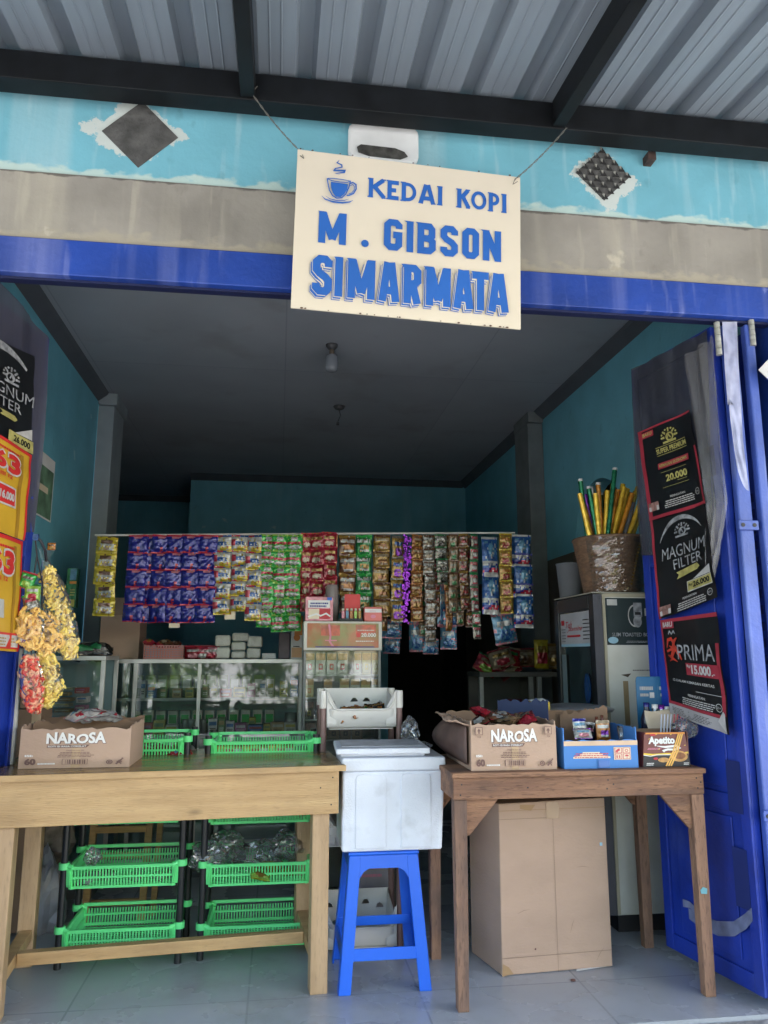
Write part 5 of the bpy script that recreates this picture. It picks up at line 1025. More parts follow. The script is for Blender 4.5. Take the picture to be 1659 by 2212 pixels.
KINDS = {
 'yellow_soup': (['yellow', 'brown', 'tan', 'white'], D_yel, 'yellow sachets with a white panel', 1),
 'navy_spire': (['navy', 'red', 'pink'], D_tower, 'navy blue sachets with pink seams and a pink spire', 2),
 'soap': (['white', 'yellow', 'red', 'blue'], D_soap, 'white and yellow detergent sachets with red flashes', 3),
 'green_drink': (['green', 'lime', 'white', 'red'], D_green, 'bright green sachets with white labels', 4),
 'wine_coffee': (['wine', 'red', 'gold', 'cream'], D_label, 'shiny dark red sachets', 5),
 'thin_orange': (['orange', 'red', 'cream', 'gold'], D_label, 'narrow orange sachets', 6),
 'brown_coffee': (['brown', 'gold', 'white', 'orange'], D_cup, 'dark brown and yellow coffee sachets', 7),
 'dark_green': (['dgreen', 'green', 'white', 'gold'], D_cup, 'dark green shiny sachets', 8),
 'gold_ginger': (['gold', 'brown', 'cream', 'copper'], D_cup, 'gold and brown foil sachets', 9),
 'slim_milk': (['gold', 'silver', 'blue', 'purple'], D_label, 'gold and blue sachets with purple bases', 10),
 'copper_thin': (['copper', 'orange', 'cream', 'gold'], D_label, 'copper orange sachets', 11),
 'silver_white': (['silver', 'brown', 'white', 'tan'], D_cup, 'crumpled silver sachets', 12),
 'grey_white': (['silver', 'dgreen', 'white', 'black'], D_label, 'silver grey sachets with dark labels', 13),
 'tan_brown': (['tan', 'brown', 'silver', 'dgreen'], D_label, 'dull tan and brown sachets', 14),
 'black_red': (['brown', 'gold', 'silver', 'wine'], D_cup, 'black and wine red coffee sachets', 15),
 'green_red': (['silver', 'dgreen', 'red', 'white'], D_cup, 'green and red coffee sachets', 16),
 'baby': (['white', 'navy', 'red', 'blue', 'sky'], D_baby, 'large blue nappy packs', 17),
 'yellow_orange': (['gold', 'yellow', 'orange', 'wine'], D_label, 'yellow topped orange sachets', 18),
 'light_blue': (['sky', 'pink', 'white', 'blue'], D_label, 'pale blue wrappers', 19)}
MESHC = {}
def sachet_mesh(kind, w, h, var):
    k = (kind, round(w, 3), round(h, 3), var)
    if k not in MESHC:
        ms, ds, _, sd_ = KINDS[kind]; MESHC[k] = pmesh('sachet', w, h, min(w, h) * (.30 if kind != 'baby' else .34), ms, speck(ds, sd_, len(ms)), sd_ * 7 + var, crump=.30)
    return MESHC[k]
def strip(kind, px0, px1, py0, py1, n, Y, label, tilt=0, flip=False, name='sachet_strip', cat='sachet strip', grp=None):
    a = P(px0, py0, Y=Y); b = P(px1, py1, Y=Y); w = b.x - a.x; h = (a.z - b.z) / n
    t = thing(name, label, cat, ((a.x + b.x) / 2, Y, a.z), 0, grp); t.rotation_euler = (0, R(tilt), 0); rd = random.Random(int(px0))
    hh = h * 1.10
    for i in range(n):
        o = bpy.data.objects.new('sachet', sachet_mesh(kind, w, hh, (i * 3 + int(px0)) % 4)); col.objects.link(o); o.parent = t
        o.location = (rd.uniform(-.002, .002) + .004 * math.sin(i * .8 + px0), -.002 * (i % 2) - .0006 * i + rd.uniform(-.003, .003), -h * i); o.rotation_euler = (R(rd.uniform(-5, 5)), R(rd.uniform(-2.2, 2.2)), R(rd.uniform(-20, 20) + 8 * math.sin(i * .9 + px0)))
        if flip: o.rotation_euler.y += math.pi; o.location.z -= hh
    return t
HY = 4.25
rod = MB().tube([P(205, 1156, Y=HY + .03), P(300, 1156, Y=HY + .03), P(700, 1153, Y=HY + .03), P(1112, 1151, Y=HY + .03)], .006, 8); tag(rod.build('hanging_rod', mat('white_rod', (.55, .54, .52), rough=.4)), 'thin white rod the sachet strips hang from across the shop', 'rod')
L = ''
strip('yellow_soup', 211, 246, 1159, 1328, 5, HY, 'lone strip of yellow sachets with a white panel at the far left of the rod')
nv = [(278, 309), (310, 329), (329, 358), (360, 395), (396, 427), (429, 463)]
for i, (a, b) in enumerate(nv): strip('navy_spire', a - 1, b + 1, 1155, 1342 if i else 1340, 5, HY + (.02 if i == 1 else 0), 'strip of navy blue sachets, %s in the navy block' % ['first from the left', 'narrow second', 'third from the left', 'fourth from the left', 'fifth from the left', 'rightmost'][i], grp='navy sachet strips')
for i, (a, b, y1) in enumerate([(464, 497, 1325), (502, 533, 1318), (533, 564, 1338)]): strip('soap', a, b, 1156, y1, 5, HY - .005 * i, 'strip of white and yellow detergent sachets, %s' % ['beside the navy block', 'middle one of three', 'beside the green strips'][i], grp='detergent sachet strips')
for i, (a, b, y1) in enumerate([(560, 591, 1352), (590, 619, 1362), (618, 649, 1360)]): strip('green_drink', a, b, 1154, y1, 6, HY - .005 * i, 'strip of bright green sachets with white labels, %s' % ['beside the detergent', 'middle one of three', 'beside the dark red strips'][i], grp='green sachet strips')
for i, (a, b, y1) in enumerate([(650, 673, 1318), (670, 700, 1322), (697, 727, 1310)]): strip('wine_coffee', a, b, 1151 - i, y1, 5, HY - .005 * i, 'strip of shiny dark red sachets, %s' % ['beside the green strips', 'middle one of three', 'rightmost of three'][i], grp='dark red sachet strips')
strip('thin_orange', 713, 728, 1153, 1300, 5, HY + .01, 'very narrow orange strip tucked beside the dark red ones')
strip('brown_coffee', 733, 769, 1156, 1322, 4, HY, 'strip of dark brown and yellow coffee sachets above the lighters')
strip('dark_green', 770, 804, 1155, 1320, 4, HY, 'strip of dark green shiny sachets with glinting folds')
strip('gold_ginger', 807, 843, 1155, 1328, 5, HY, 'strip of gold and brown foil sachets right of the dark green strip')
strip('slim_milk', 844, 872, 1157, 1340, 4, HY, 'strip of gold and blue sachets beside the purple tinsel')
strip('copper_thin', 887, 914, 1155, 1340, 7, HY, 'strip of copper orange sachets right of the purple tinsel')
strip('silver_white', 915, 942, 1155, 1385, 8, HY, 'longest strip of crumpled silver sachets')
strip('grey_white', 941, 968, 1154, 1260, 4, HY, 'short strip of silver grey sachets above pale blue wrappers')
strip('tan_brown', 968, 990, 1154, 1322, 6, HY, 'strip of dull tan sachets left of the black and red ones')
strip('black_red', 990, 1014, 1153, 1315, 6, HY, 'strip of black and wine red coffee sachets')
strip('green_red', 1014, 1037, 1153, 1378, 8, HY, 'long strip of green and red coffee sachets')
def nappy(px0, px1, py0, py1, n, Y, label, flip=True, tilt=0, name='nappy_strip'): 
    t = strip('baby', px0, px1, py0, py1, n, Y, label, tilt, False, name, 'nappy packs'); h = (P(px0, py0, Y=Y).z - P(px0, py1, Y=Y).z) / n; w = P(px1, py0, Y=Y).x - P(px0, py0, Y=Y).x
    for i in range(n):
        q = Print((-w * .48, -w * .16, -h * i - h * .60), (w * .48, -w * .16, -h * i - h * .60), (w * .48, -w * .13, -h * i - h * .735), (-w * .48, -w * .13, -h * i - h * .735), base=0)
        q.text(i_navy, 'Happy', .08, .1, .95, .9, .04, rot=True)
        for m_, mb in q.mb.values(): mb.build('lettering', m_, t, local=True)
    return t
nappy(1038, 1077, 1160, 1320, 2, HY, 'nappy packs hanging between the coffee strips and the yellow strip')
strip('yellow_orange', 1077, 1109, 1152, 1322, 5, HY - .03, 'strip of yellow topped orange sachets between the nappy packs')
nappy(1106, 1152, 1155, 1350, 3, HY, 'nappy packs at the far right end of the rod')
strip('light_blue', 1060, 1112, 1322, 1385, 1, HY + .05, 'single tilted blue pack below the nappy packs', tilt=-8, name='blue_pack', cat='pack')
strip('light_blue', 828, 870, 1338, 1375, 1, HY + .12, 'pale blue wrapper beside the cigarette stand, upper', name='blue_wrapper', cat='wrapper'); strip('light_blue', 829, 866, 1376, 1409, 1, HY + .13, 'pale blue wrapper beside the cigarette stand, lower', name='blue_wrapper', cat='wrapper')
for a, b, y0, y1, lb in ((884, 918, 1342, 1402, 'pale blue wrapper below the copper strip'), (915, 950, 1380, 1410, 'pale blue wrapper at the very bottom under the silver strip'), (942, 972, 1256, 1345, 'tall pale blue wrapper under the short silver strip'), (955, 1000, 1316, 1350, 'wide pale blue wrapper right of the silver strip'), (953, 989, 1350, 1398, 'pale blue wrapper hanging lowest on the right')): strip('light_blue', a, b, y0, y1, 1, HY + .10, lb, name='blue_wrapper', cat='wrapper')
for i, (a, b, y1) in enumerate(((903, 925, 1372), (930, 952, 1330), (958, 978, 1360), (982, 1002, 1348), (1004, 1024, 1352), (818, 838, 1360))): strip(['tan_brown', 'black_red', 'copper_thin'][i % 3], a, b, 1156, y1, 7, HY + .07, 'dim strip behind the front row of coffee sachets, %s' % ['first', 'second', 'third', 'fourth', 'last before the nappy packs', 'right above the cigarette stand'][i], grp='dim back row strips')
# purple tinsel
a = P(880, 1160, Y=HY - .01); b = P(874, 1345, Y=HY - .01); m = MB(); rd = random.Random(4)
for k in range(150):
    t = k / 150; c = a.lerp(b, t); v = Vector((rd.uniform(-.020, .020), rd.uniform(-.02, .01), rd.uniform(-.012, .012))); w = Vector((rd.uniform(-.007, .007), 0, .007)); m.add([c + v - w, c + v + Vector((w.z, 0, -w.x)), c + v + w, c + v - Vector((w.z, .002, -w.x))], [(0, 1, 2, 3)])
m.tube([a, b], .003, 5)
tag(m.build('tinsel_garland', foil('tinsel', (.30, .04, .55), rough=.15, metal=.8)), 'glittering purple tinsel garland hanging among the sachets', 'tinsel')
for px, py, lb in ((377, 1338, 'beneath the navy sachets'), (497, 1320, 'beneath the detergent sachets')):
    a = P(px - 12, py + 18, Y=HY + .02); b = P(px + 12, py - 6, Y=HY + .02); tag(MB().box(a.x, b.x, HY + .02, HY + .023, a.z, b.z).build('price_tag', i_cream), 'small cream price tag ' + lb, 'tag')
# ================================================================ cigarette stand
SY = 4.02
s0, s1 = P(657, 1400, Y=SY).x, P(824, 1400, Y=SY).x; zA = P(740, 1342, Y=SY).z; zB = P(740, 1405, Y=SY).z; zR = [P(740, y, Y=SY).z for y in (1458, 1507, 1555, 1600)]
cg = thing('cigarette_stand', 'tall cigarette display stand with a picture panel and glass shelves of packs', 'display stand', ((s0 + s1) / 2, SY + .1, 0))  # header carries a plain printed picture
cream_f = mat('stand_frame', (.60, .58, .52), rough=.4)
MB().box(s0, s0 + .012, SY + .03, SY + .22, 0, zB - .001).box(s1 - .012, s1, SY + .03, SY + .22, 0, zB - .001).box(s0, s1, SY + .221, SY + .226, 0, zB).build('cabinet', mat('stand_grey', (.22, .23, .22), rough=.4), cg)
MB().box(s0 - .004, s1 + .004, SY + .005, SY + .225, zB, zA).build('header_box', cream_f, cg, bevel=.004)
q = Print((s0 - .004, SY + .005, zA), (s1 + .004, SY + .005, zA), (s1 + .004, SY + .005, zB), (s0 - .004, SY + .005, zB)); gp = mat('panel_art', (.20, .26, .10), c2=(.42, .10, .05), rough=.15, scale=14, coat=.5)
q.rect(gp, .045, .09, .955, .93).rect(mat('panel_red', (.5, .08, .05), rough=.2, coat=.5, var=.5, scale=30), .22, .50, .46, .86).rect(mat('panel_red', (0, 0, 0)), .66, .55, .92, .88).stroke(i_pink, [(.32, .9), (.34, .5), (.33, .3), (.38, .12)], .025, .5).stroke(i_pink, [(.27, .34), (.42, .34)], .02, .5)
q.text(i_white, '20.000', .73, .46, .92, .60, .03).rect(prd, .67, .45, .72, .61).lines(i_white, .66, .30, .92, .40, 1, .3).lines(i_white, .68, .68, .92, .74, 1, .4).rect(i_navy, .15, .10, .9, .14); q.done(cg, 'picture_panel')
for z in zR: MB().box(s0 + .013, s1 - .013, SY + .035, SY + .22, z - .006, z).build('shelf', mat('shelf_glass_white', (.45, .47, .45), rough=.3), cg)
MB().box(s0 + .013, s1 - .013, SY + .028, SY + .031, .3, zB - .001).build('front_pane', glass('stand_glass', (.95, .98, .95), 2.0, .05), cg)
def cig(px0, px1, pyt, z0, Y, base, emb, label, grp, foilc=None):
    a, b = P(px0, 1400, Y=Y).x, P(px1, 1400, Y=Y).x; h = P(px0, pyt, Y=Y).z - z0; t = thing('cigarette_pack', label, 'cigarette pack', ((a + b) / 2, Y + .01, z0), 0, grp)
    MB().box(a, b, Y, Y + .024, z0 + .0005, z0 + h).build('pack_body', base, t, bevel=.0015); q = Print((a, Y, z0 + h), (b, Y, z0 + h), (b, Y, z0), (a, Y, z0)); q.rect(phead if not foilc else foilc, .04, .66, .96, .97).rect(emb, .3, .22, .7, .5).rect(base, .4, .30, .6, .42).lines(i_black, .2, .06, .8, .12, 1); q.done(t, 'pack_print')
cw = mat('pack_white', (.62, .60, .56), rough=.35); cyl = mat('pack_yellow', (.62, .52, .25), rough=.35)
for i in range(4): cig(659 + i * 23.5, 680.5 + i * 23.5, 1410, zR[0], SY + .06, cw, prd, 'white cigarette pack with small red square, top shelf of the stand, left four', 'white packs with red squares', bis)
for i, (a, b) in enumerate(((765, 780), (783, 801), (804, 822))): cig(a, b, 1410, zR[0], SY + .06, (cw, cyl, cyl)[i], (prd, i_yellow, i_gold)[i], ['white and red slim cigarette pack, fifth along the top shelf', 'pale yellow cigarette pack sixth along the top shelf', 'pale yellow cigarette pack at the right end of the top shelf'][i], None, bis)
for i, (a, b, bm, em, lb) in enumerate([(660, 679, cyl, i_orange, 'yellow and orange pack at the left of the second shelf'), (700, 719, mat('pack_tan', (.5, .35, .25), rough=.4), i_red, 'tan and red pack second along the second shelf'), (735, 755, cyl, i_red, 'yellow pack with red emblem in the middle of the second shelf'), (758, 778, cw, i_navy, 'white and navy pack on the second shelf'), (780, 800, cyl, i_navy, 'yellow and navy pack on the second shelf'), (802, 822, cw, i_green, 'white and green pack at the right of the second shelf')]): cig(a, b, 1466, zR[1], SY + .06, bm, em, lb, None, bis)
for i, x in enumerate((661, 684, 790, 806)): cig(x, x + 19, 1516, zR[2], SY + .06, mat('pack_dark', (.10, .07, .05), rough=.4), i_gold, 'dark brown and gold cigarette pack on the third shelf of the stand', 'dark packs')
for i in range(5): cig(662 + i * 25, 684 + i * 25, 1562, zR[3], SY + .06, mat('pack_tan2', (.3, .2, .14), rough=.4), i_black, 'tan cigarette pack on the lowest visible shelf of the stand', 'tan packs')
# goods on the stand
a, b = P(659, 1342, Y=SY + .03), P(720, 1289, Y=SY + .03); t = thing('pink_box', 'pink and white patterned box on top of the cigarette stand', 'box', ((a.x + b.x) / 2, SY + .1, zA)); MB().box(a.x, b.x, SY + .03, SY + .15, zA + .001, b.z).build('carton', F['pink'], t, bevel=.003)
q = Print((a.x, SY + .03, b.z), (b.x, SY + .03, b.z), (b.x, SY + .03, zA), (a.x, SY + .03, zA)); q.rect(i_white, .1, .55, .88, .85).lines(i_navy, .15, .58, .82, .80, 2, .6).rect(i_cream, .12, .1, .5, .5).rect(i_red, .5, .1, .9, .5).stroke(i_white, [(.1, .18), (.4, .3), (.55, .22), (.75, .32), (.9, .2)], .06, 1).rect(i_blue, .78, .85, .95, .97); q.done(t, 'box_print')
a, b = P(787, 1342, Y=SY + .04), P(825, 1311, Y=SY + .04); t = thing('tissue_box', 'small upright pink and white box at the right end of the cigarette stand', 'box', ((a.x + b.x) / 2, SY + .1, zA)); MB().box(a.x, b.x, SY + .04, SY + .12, zA + .001, b.z).build('carton', mat('salmon', (.66, .17, .15), rough=.4), t, bevel=.004)
q = Print((a.x, SY + .04, b.z), (b.x, SY + .04, b.z), (b.x, SY + .04, zA), (a.x, SY + .04, zA)); q.rect(i_white, .02, .62, .98, .86).lines(i_pink, .3, .7, .7, .78, 1).ell(i_pink, .5, .35, .15, .12); q.done(t, 'box_print')
ra, rb = P(733, 1342, Y=SY + .05), P(783, 1336, Y=SY + .05); lt = thing('lighter_tray', 'black tray of upright lighters with red card behind on the cigarette stand', 'tray', ((ra.x + rb.x) / 2, SY + .1, zA))
MB().box(ra.x, rb.x, SY + .05, SY + .11, zA + .001, rb.z).build('tray', i_black, lt); c0, c1 = P(744, 1330, Y=SY + .115), P(778, 1284, Y=SY + .115); MB().box(c0.x, c1.x, SY + .112, SY + .115, zA + .01, c1.z).build('card', prd, lt)
for i, c in enumerate((F['pink'], F['sky'], F['orange'], F['lime'], F['gold'])):
    p = P(741 + i * 9, 1335, Y=SY + .07); zt4 = P(741, 1314, Y=SY + .07).z; l_ = thing('lighter', '%s plastic lighter standing in the black tray' % ['pink', 'pale blue', 'orange', 'lime green', 'golden'][i], 'lighter', (p.x, SY + .07, p.z)); MB().box(p.x - .008, p.x + .008, SY + .064, SY + .078, p.z - .005, zt4 - .012).build('lighter_body', c, l_, bevel=.003); MB().box(p.x - .006, p.x + .006, SY + .065, SY + .077, zt4 - .0115, zt4).build('lighter_cap', mat('lighter_cap', (.6, .58, .45), rough=.3), l_, bevel=.002)
p = P(717, 1310, Y=SY + .17); zt5 = P(717, 1264, Y=SY + .17).z; tag(MB().lathe([(0, 0), (.035, 0), (.036, zt5 - zA - .03), (.03, zt5 - zA - .012), (.03, zt5 - zA), (0, zt5 - zA)], Vector((p.x, SY + .17, zA + .001))).build('jar', mat('cloudy_jar', (.32, .28, .27), rough=.25, alpha=.75)), 'cloudy grey jar with lid behind the pink box on the stand', 'jar')
# ================================================================ loose snacks
PK = {}
def pack(px, py, Y, w, h, d, cols, dfn, label, name='snack_packet', cat='snack packet', rot=(0, 0, 0), seed=0, pos=None, grp=None):
    me = pmesh(name, w, h, d, cols, dfn, seed + 50, crump=.3); o = bpy.data.objects.new(name, me); col.objects.link(o); p = pos or P(px, py, Y=Y); o.location = p; o.rotation_euler = tuple(R(a) for a in rot); tag(o, label, cat, grp); return o
rd = random.Random(31)
def heap(n, x0, x1, y0, y1, z, cols, label, grp, w=.09, h=.11, dfn=D_label, tilt=(50, 100)):
    for i in range(n):
        cc = cols[i % len(cols)]; pack(0, 0, 0, w, h, .03, cc, dfn, label, rot=(-rd.uniform(*tilt), rd.uniform(-25, 25), rd.uniform(-60, 60)), seed=i + int(z * 100), pos=Vector((rd.uniform(x0, x1), rd.uniform(y0, y1), z + rd.uniform(0, .02))), grp=grp)
RW = [['wine', 'red', 'white', 'orange'], ['red', 'white', 'dgreen', 'gold'], ['wine', 'gold', 'sky', 'white']]
heap(11, R1[0] + .06, R1[1] - .05, Y1 + .03, Y1 + .20, .80, RW, 'shiny red snack packet heaped in the top basket beside the left carton', 'red packets in the top left basket', tilt=(30, 80))
YG = [['yellow', 'red', 'lime', 'white'], ['lime', 'yellow', 'red', 'gold'], ['gold', 'wine', 'white', 'yellow']]
for i in range(9): pack(0, 0, 0, .05, .07, .012, YG[i % 3], D_label, 'yellow and green sachet standing in the top basket near the middle', pos=Vector((R2[0] + .05 + i * .035, 3.365, .815)), rot=(-6, 0, 0), seed=i, grp='sachets in the top middle basket')
heap(4, R2[0] + .2, R2[1] - .05, 3.40, 3.55, .30, YG, 'pale snack packet lying in the second lowest basket of the middle rack', 'packets low in the middle rack', w=.08, h=.09)
heap(4, R1[0] + .1, R1[1] - .1, 3.40, 3.50, .31, [['white', 'silver', 'white', 'cream']], 'clear and white packet in the second lowest basket of the left rack', 'packets low in the left rack', w=.08, h=.09)
heap(5, wx0 + .07, wx0 + .17, 3.38, 3.5, .945, [['copper', 'orange', 'gold', 'wine'], ['orange', 'brown', 'cream', 'red']], 'orange brown snack packet in the left half of the cream basket', 'orange packets in the cream basket', w=.06, h=.08, tilt=(40, 90))
heap(5, wx1 - .14, wx1 - .06, 3.38, 3.5, .950, [['black', 'gold', 'orange', 'dgreen'], ['gold', 'black', 'dgreen', 'orange']], 'black and gold snack packet in the right half of the cream basket', 'black gold packets in the cream basket', w=.06, h=.08, tilt=(30, 80))
heap(9, bx0.x + .07, bx1.x - .03, 2.86, 3.1, RZ + .165, [['wine', 'black', 'silver', 'red'], ['brown', 'red', 'black', 'white'], ['tan', 'black', 'wine', 'silver']], 'dark red and black snack packet filling the right hand torn carton', 'packets in the right carton', w=.08, h=.10, tilt=(70, 100))
heap(5, bl_.x + .15, br_.x - .10, 2.99, 3.12, ZT + .165, [['white', 'pink', 'sky', 'red']], 'white and pink packet inside the carton at the far left', 'packets in the left carton', w=.08, h=.08, tilt=(80, 100))
heap(7, P(312, 1400, Y=4.7).x + .03, P(396, 1400, Y=4.7).x - .03, 4.66, 4.76, zk + .085, [['red', 'gold', 'lime', 'orange'], ['brown', 'red', 'gold', 'cream']], 'small wrapped sweet packet in the salmon pink basket', 'sweets in the pink basket', w=.06, h=.07, tilt=(70, 100))
for i, (px, c_) in enumerate(((418, ['wine', 'red', 'white', 'pink']), (440, ['red', 'wine', 'pink', 'white']), (456, ['pink', 'wine', 'white', 'red']))): pack(px, 1394, 4.66, .10, .085, .05, c_, D_label, 'crimson plump packet on the counter, %s' % ['nearest the pink basket', 'middle of three', 'nearest the tissue packs'][i], seed=i)
# upright sachets and glasses in the blue carton
pack(1301, 1556, 2.93, .055, .075, .012, ['orange', 'cream', 'white', 'purple'], D_cup, 'orange and purple sachet standing up in the blue carton', rot=(-5, 0, 0), seed=3)
pack(1250, 1552, 2.95, .055, .07, .012, ['white', 'navy', 'sky', 'black'], D_cup, 'white and navy sachet standing in the blue carton', rot=(-8, 0, 6), seed=4)
pack(1272, 1560, 2.99, .05, .08, .012, ['black', 'white', 'pink', 'navy'], D_label, 'black and white sachet standing in the blue carton', rot=(-4, 5, 0), seed=6)
pack(1256, 1574, 2.88, .07, .04, .02, ['white', 'purple', 'sky', 'pink'], D_label, 'pale lilac packet lying at the front of the blue carton', rot=(-30, 0, 0), seed=9)
cl = glass('clear_plastic', (.92, .94, .95), 4, .12, (.8, .8, .85))
for i, px in enumerate((1343, 1356)):
    p = P(px, 1590, Y=2.92); tag(MB().lathe([(.012, 0), (.017, .05), (.016, .05), (.011, .003)], p - Vector((0, 0, .012)), 14).build('plastic_cup', cl), 'small clear plastic cup in the blue carton, %s' % ['left one', 'right one'][i], 'cup')
for i, (px, py) in enumerate(((1300, 1545), (1288, 1548))):
    p = P(px, py, Y=3.0); tag(MB().lathe([(0, -.12), (.014, -.12), (.014, -.03), (.006, -.012), (.006, .0), (0, 0)], p, 12).build('small_bottle', mat('amber_bottle', (.12, .035, .02), rough=.2)), 'small amber bottle standing in the blue carton, %s' % ['right of two', 'left of two'][i], 'bottle')
# round steel lid, yellow packet and blue standee behind the cartons
p = P(1238, 1536, Y=3.30); dlt = thing('steel_tray', 'round dull grey tray resting behind the cartons on the right table', 'tray', tuple(p)); rdl = .165
MB().lathe([(0, 0), (rdl, 0), (rdl + .01, .012), (rdl - .02, .022), (.08, .03), (0, .032)], p - Vector((0, 0, .0)), 40).build('tray', mat('dull_steel', (.30, .31, .34), rough=.35, metal=.5, var=.2), dlt)
MB().lathe([(.0, RZ + .0 - p.z), (.10, RZ - p.z + .001), (.14, -.003), (0, -.003)], p, 30).build('bowl', mat('grey_bowl', (.16, .17, .19), rough=.5), dlt)
ya, yb2 = P(1152, 1540, Y=3.18), P(1184, 1516, Y=3.18); t = thing('yellow_carton', 'small yellow and white open carton poking above the right torn carton', 'box', ((ya.x + yb2.x) / 2, 3.2, ya.z)); MB().hexa([(ya.x, 3.18, ya.z), (yb2.x, 3.16, ya.z), (yb2.x, 3.24, ya.z), (ya.x, 3.26, ya.z)], [(ya.x - .005, 3.18, yb2.z - .006), (yb2.x, 3.16, yb2.z), (yb2.x, 3.24, yb2.z + .006), (ya.x, 3.26, yb2.z)]).build('carton', i_yellow, t)
MB().add([(ya.x, 3.178, yb2.z - .002), (yb2.x - .004, 3.158, yb2.z + .002), (yb2.x - .004, 3.235, yb2.z + .012), (ya.x, 3.255, yb2.z + .004)], [(0, 1, 2, 3)]).build('carton_top', i_white, t)
pack(1140, 1532, 3.2, .08, .05, .02, ['yellow', 'white', 'lime', 'yellow'], D_label, 'crumpled yellow packet left of the small yellow carton', rot=(-50, 0, 20), seed=17)
sA, sB = P(1373, 1462, Y=3.12), P(1462, 1458, Y=3.10); sz = RZ - .0; bs = mat('standee_blue', (.015, .14, .30), rough=.35, var=.06); sd_ = thing('display_card', 'blue double panel display card standing behind the biscuit box', 'display card', ((sA.x + sB.x) / 2, 3.11, RZ))
m = MB(); pts = [(0, 0), (1, 0), (1, .93), (.97, .985), (.93, 1), (.05, 1), (.015, .985), (0, .94)]; hz = sA.z - RZ; m.prism([(sA.x + (sB.x - sA.x) * (u + .10 * (1 - v) * (u > .5)) + .0 * v, 3.12 - .02 * u, RZ + .001 + hz * v) for u, v in pts], (0, .004, 0)); m.build('card', bs, sd_)
q = Print((sA.x, 3.12, sA.z), (sB.x, 3.10, sA.z), (sB.x, 3.10, RZ), (sA.x, 3.12, RZ), base=.0005); q.stroke(mat('standee_edge', (.06, .2, .36), rough=.4), [(.50, 0), (.51, .9)], .012, 1).lines(ptxt, .06, .83, .44, .88, 1, .9, 2).lines(ptxt, .53, .83, .92, .88, 1, .9, 2).lines(ptxt, .08, .75, .30, .79, 1, .9, 3).lines(ptxt, .56, .75, .76, .79, 1, .9, 3).rect(ptxt, .31, .73, .42, .80).rect(ptxt, .78, .73, .90, .80); q.done(sd_)
for i, (px, py) in enumerate(((1396, 1519), (1414, 1523), (1428, 1524), (1440, 1528))):
    p = P(px, py, Y=3.03); b_ = thing('drink_bottle', ['dark', 'clear', 'clear', 'clear'][i] + ' bottle with %s cap behind the biscuit box, %s' % (['blue', 'pale', 'violet', 'pale'][i], ['leftmost', 'second from the left', 'third from the left', 'rightmost'][i]), 'bottle', (p.x, 3.03, RZ)); z = p.z
    MB().lathe([(0, RZ + .002 - z), (.024, RZ + .002 - z), (.025, -.06), (.012, -.025), (.011, -.012)], p, 16).build('bottle_body', mat('bottle_dark', (.02, .02, .04), rough=.15) if i == 0 else cl, b_); MB().lathe([(.0125, -.013), (.0125, .003), (0, .004)], p, 14).build('cap', [F['navy'], i_white, F['purple'], i_white][i], b_)
# crumpled clear plastic bags
bag_m = glass('crumpled_film', (.94, .95, .96), 1.8, .10, (.6, .62, .68))
def blob(c, r, label, seed, name='plastic_bag', m_=None, nu=22, nv=16):
    c = Vector(c); m = MB()
    def fn(u, v):
        th = u * 2 * math.pi; ph = (v - .5) * math.pi; d = Vector((math.cos(ph) * math.cos(th), math.cos(ph) * math.sin(th), math.sin(ph))); k = 1 + .35 * noise.noise(d * 2.2 + Vector((seed, 0, 0))) + .22 * abs(noise.noise(d * 5 + Vector((0, seed, 0)))); return c + Vector((d.x * r[0], d.y * r[1], d.z * r[2])) * k
    m.grid(fn, nu, nv, smooth=False); return tag(m.build(name, m_ or bag_m), label, 'plastic bag')
blob(P(1480, 1575, Y=2.88), (.045, .04, .035), 'crumpled clear plastic in the biscuit box', 3)
for i, (px, py, w) in enumerate(((490, 1828, .075), (560, 1850, .085), (622, 1825, .07))): blob(P(px, py, Y=3.50), (w, .07, .055), 'clear crumpled plastic bag in the middle rack, %s' % ['left', 'centre', 'right'][i], 5 + i)
blob(P(200, 1850, Y=3.38), (.03, .03, .03), 'wad of clear plastic at the left end of the left rack', 9); blob(P(450, 1850, Y=3.40), (.07, .05, .06), 'bulging clear bag by the left pole of the middle rack', 10)
blob(P(886, 1580, Y=3.30), (.035, .04, .055), 'standing twist of clear plastic between the foam box and the right carton', 12); blob(P(905, 1612, Y=3.2), (.05, .04, .02), 'clear plastic bag tucked behind the foam lid', 13)
blob(P(85, 1960, Y=3.80), (.10, .10, .22), 'big grey plastic sack on the floor behind the left end of the pale table', 15, 'plastic_sack', mat('grey_sack', (.26, .26, .29), rough=.35, var=.3, scale=8)); blob(P(105, 1800, Y=3.95), (.11, .10, .14), 'brown grey bundled sack above the plastic sack at the far left', 16, 'bundled_sack', mat('brown_sack', (.20, .16, .13), rough=.8, var=.4, scale=20))
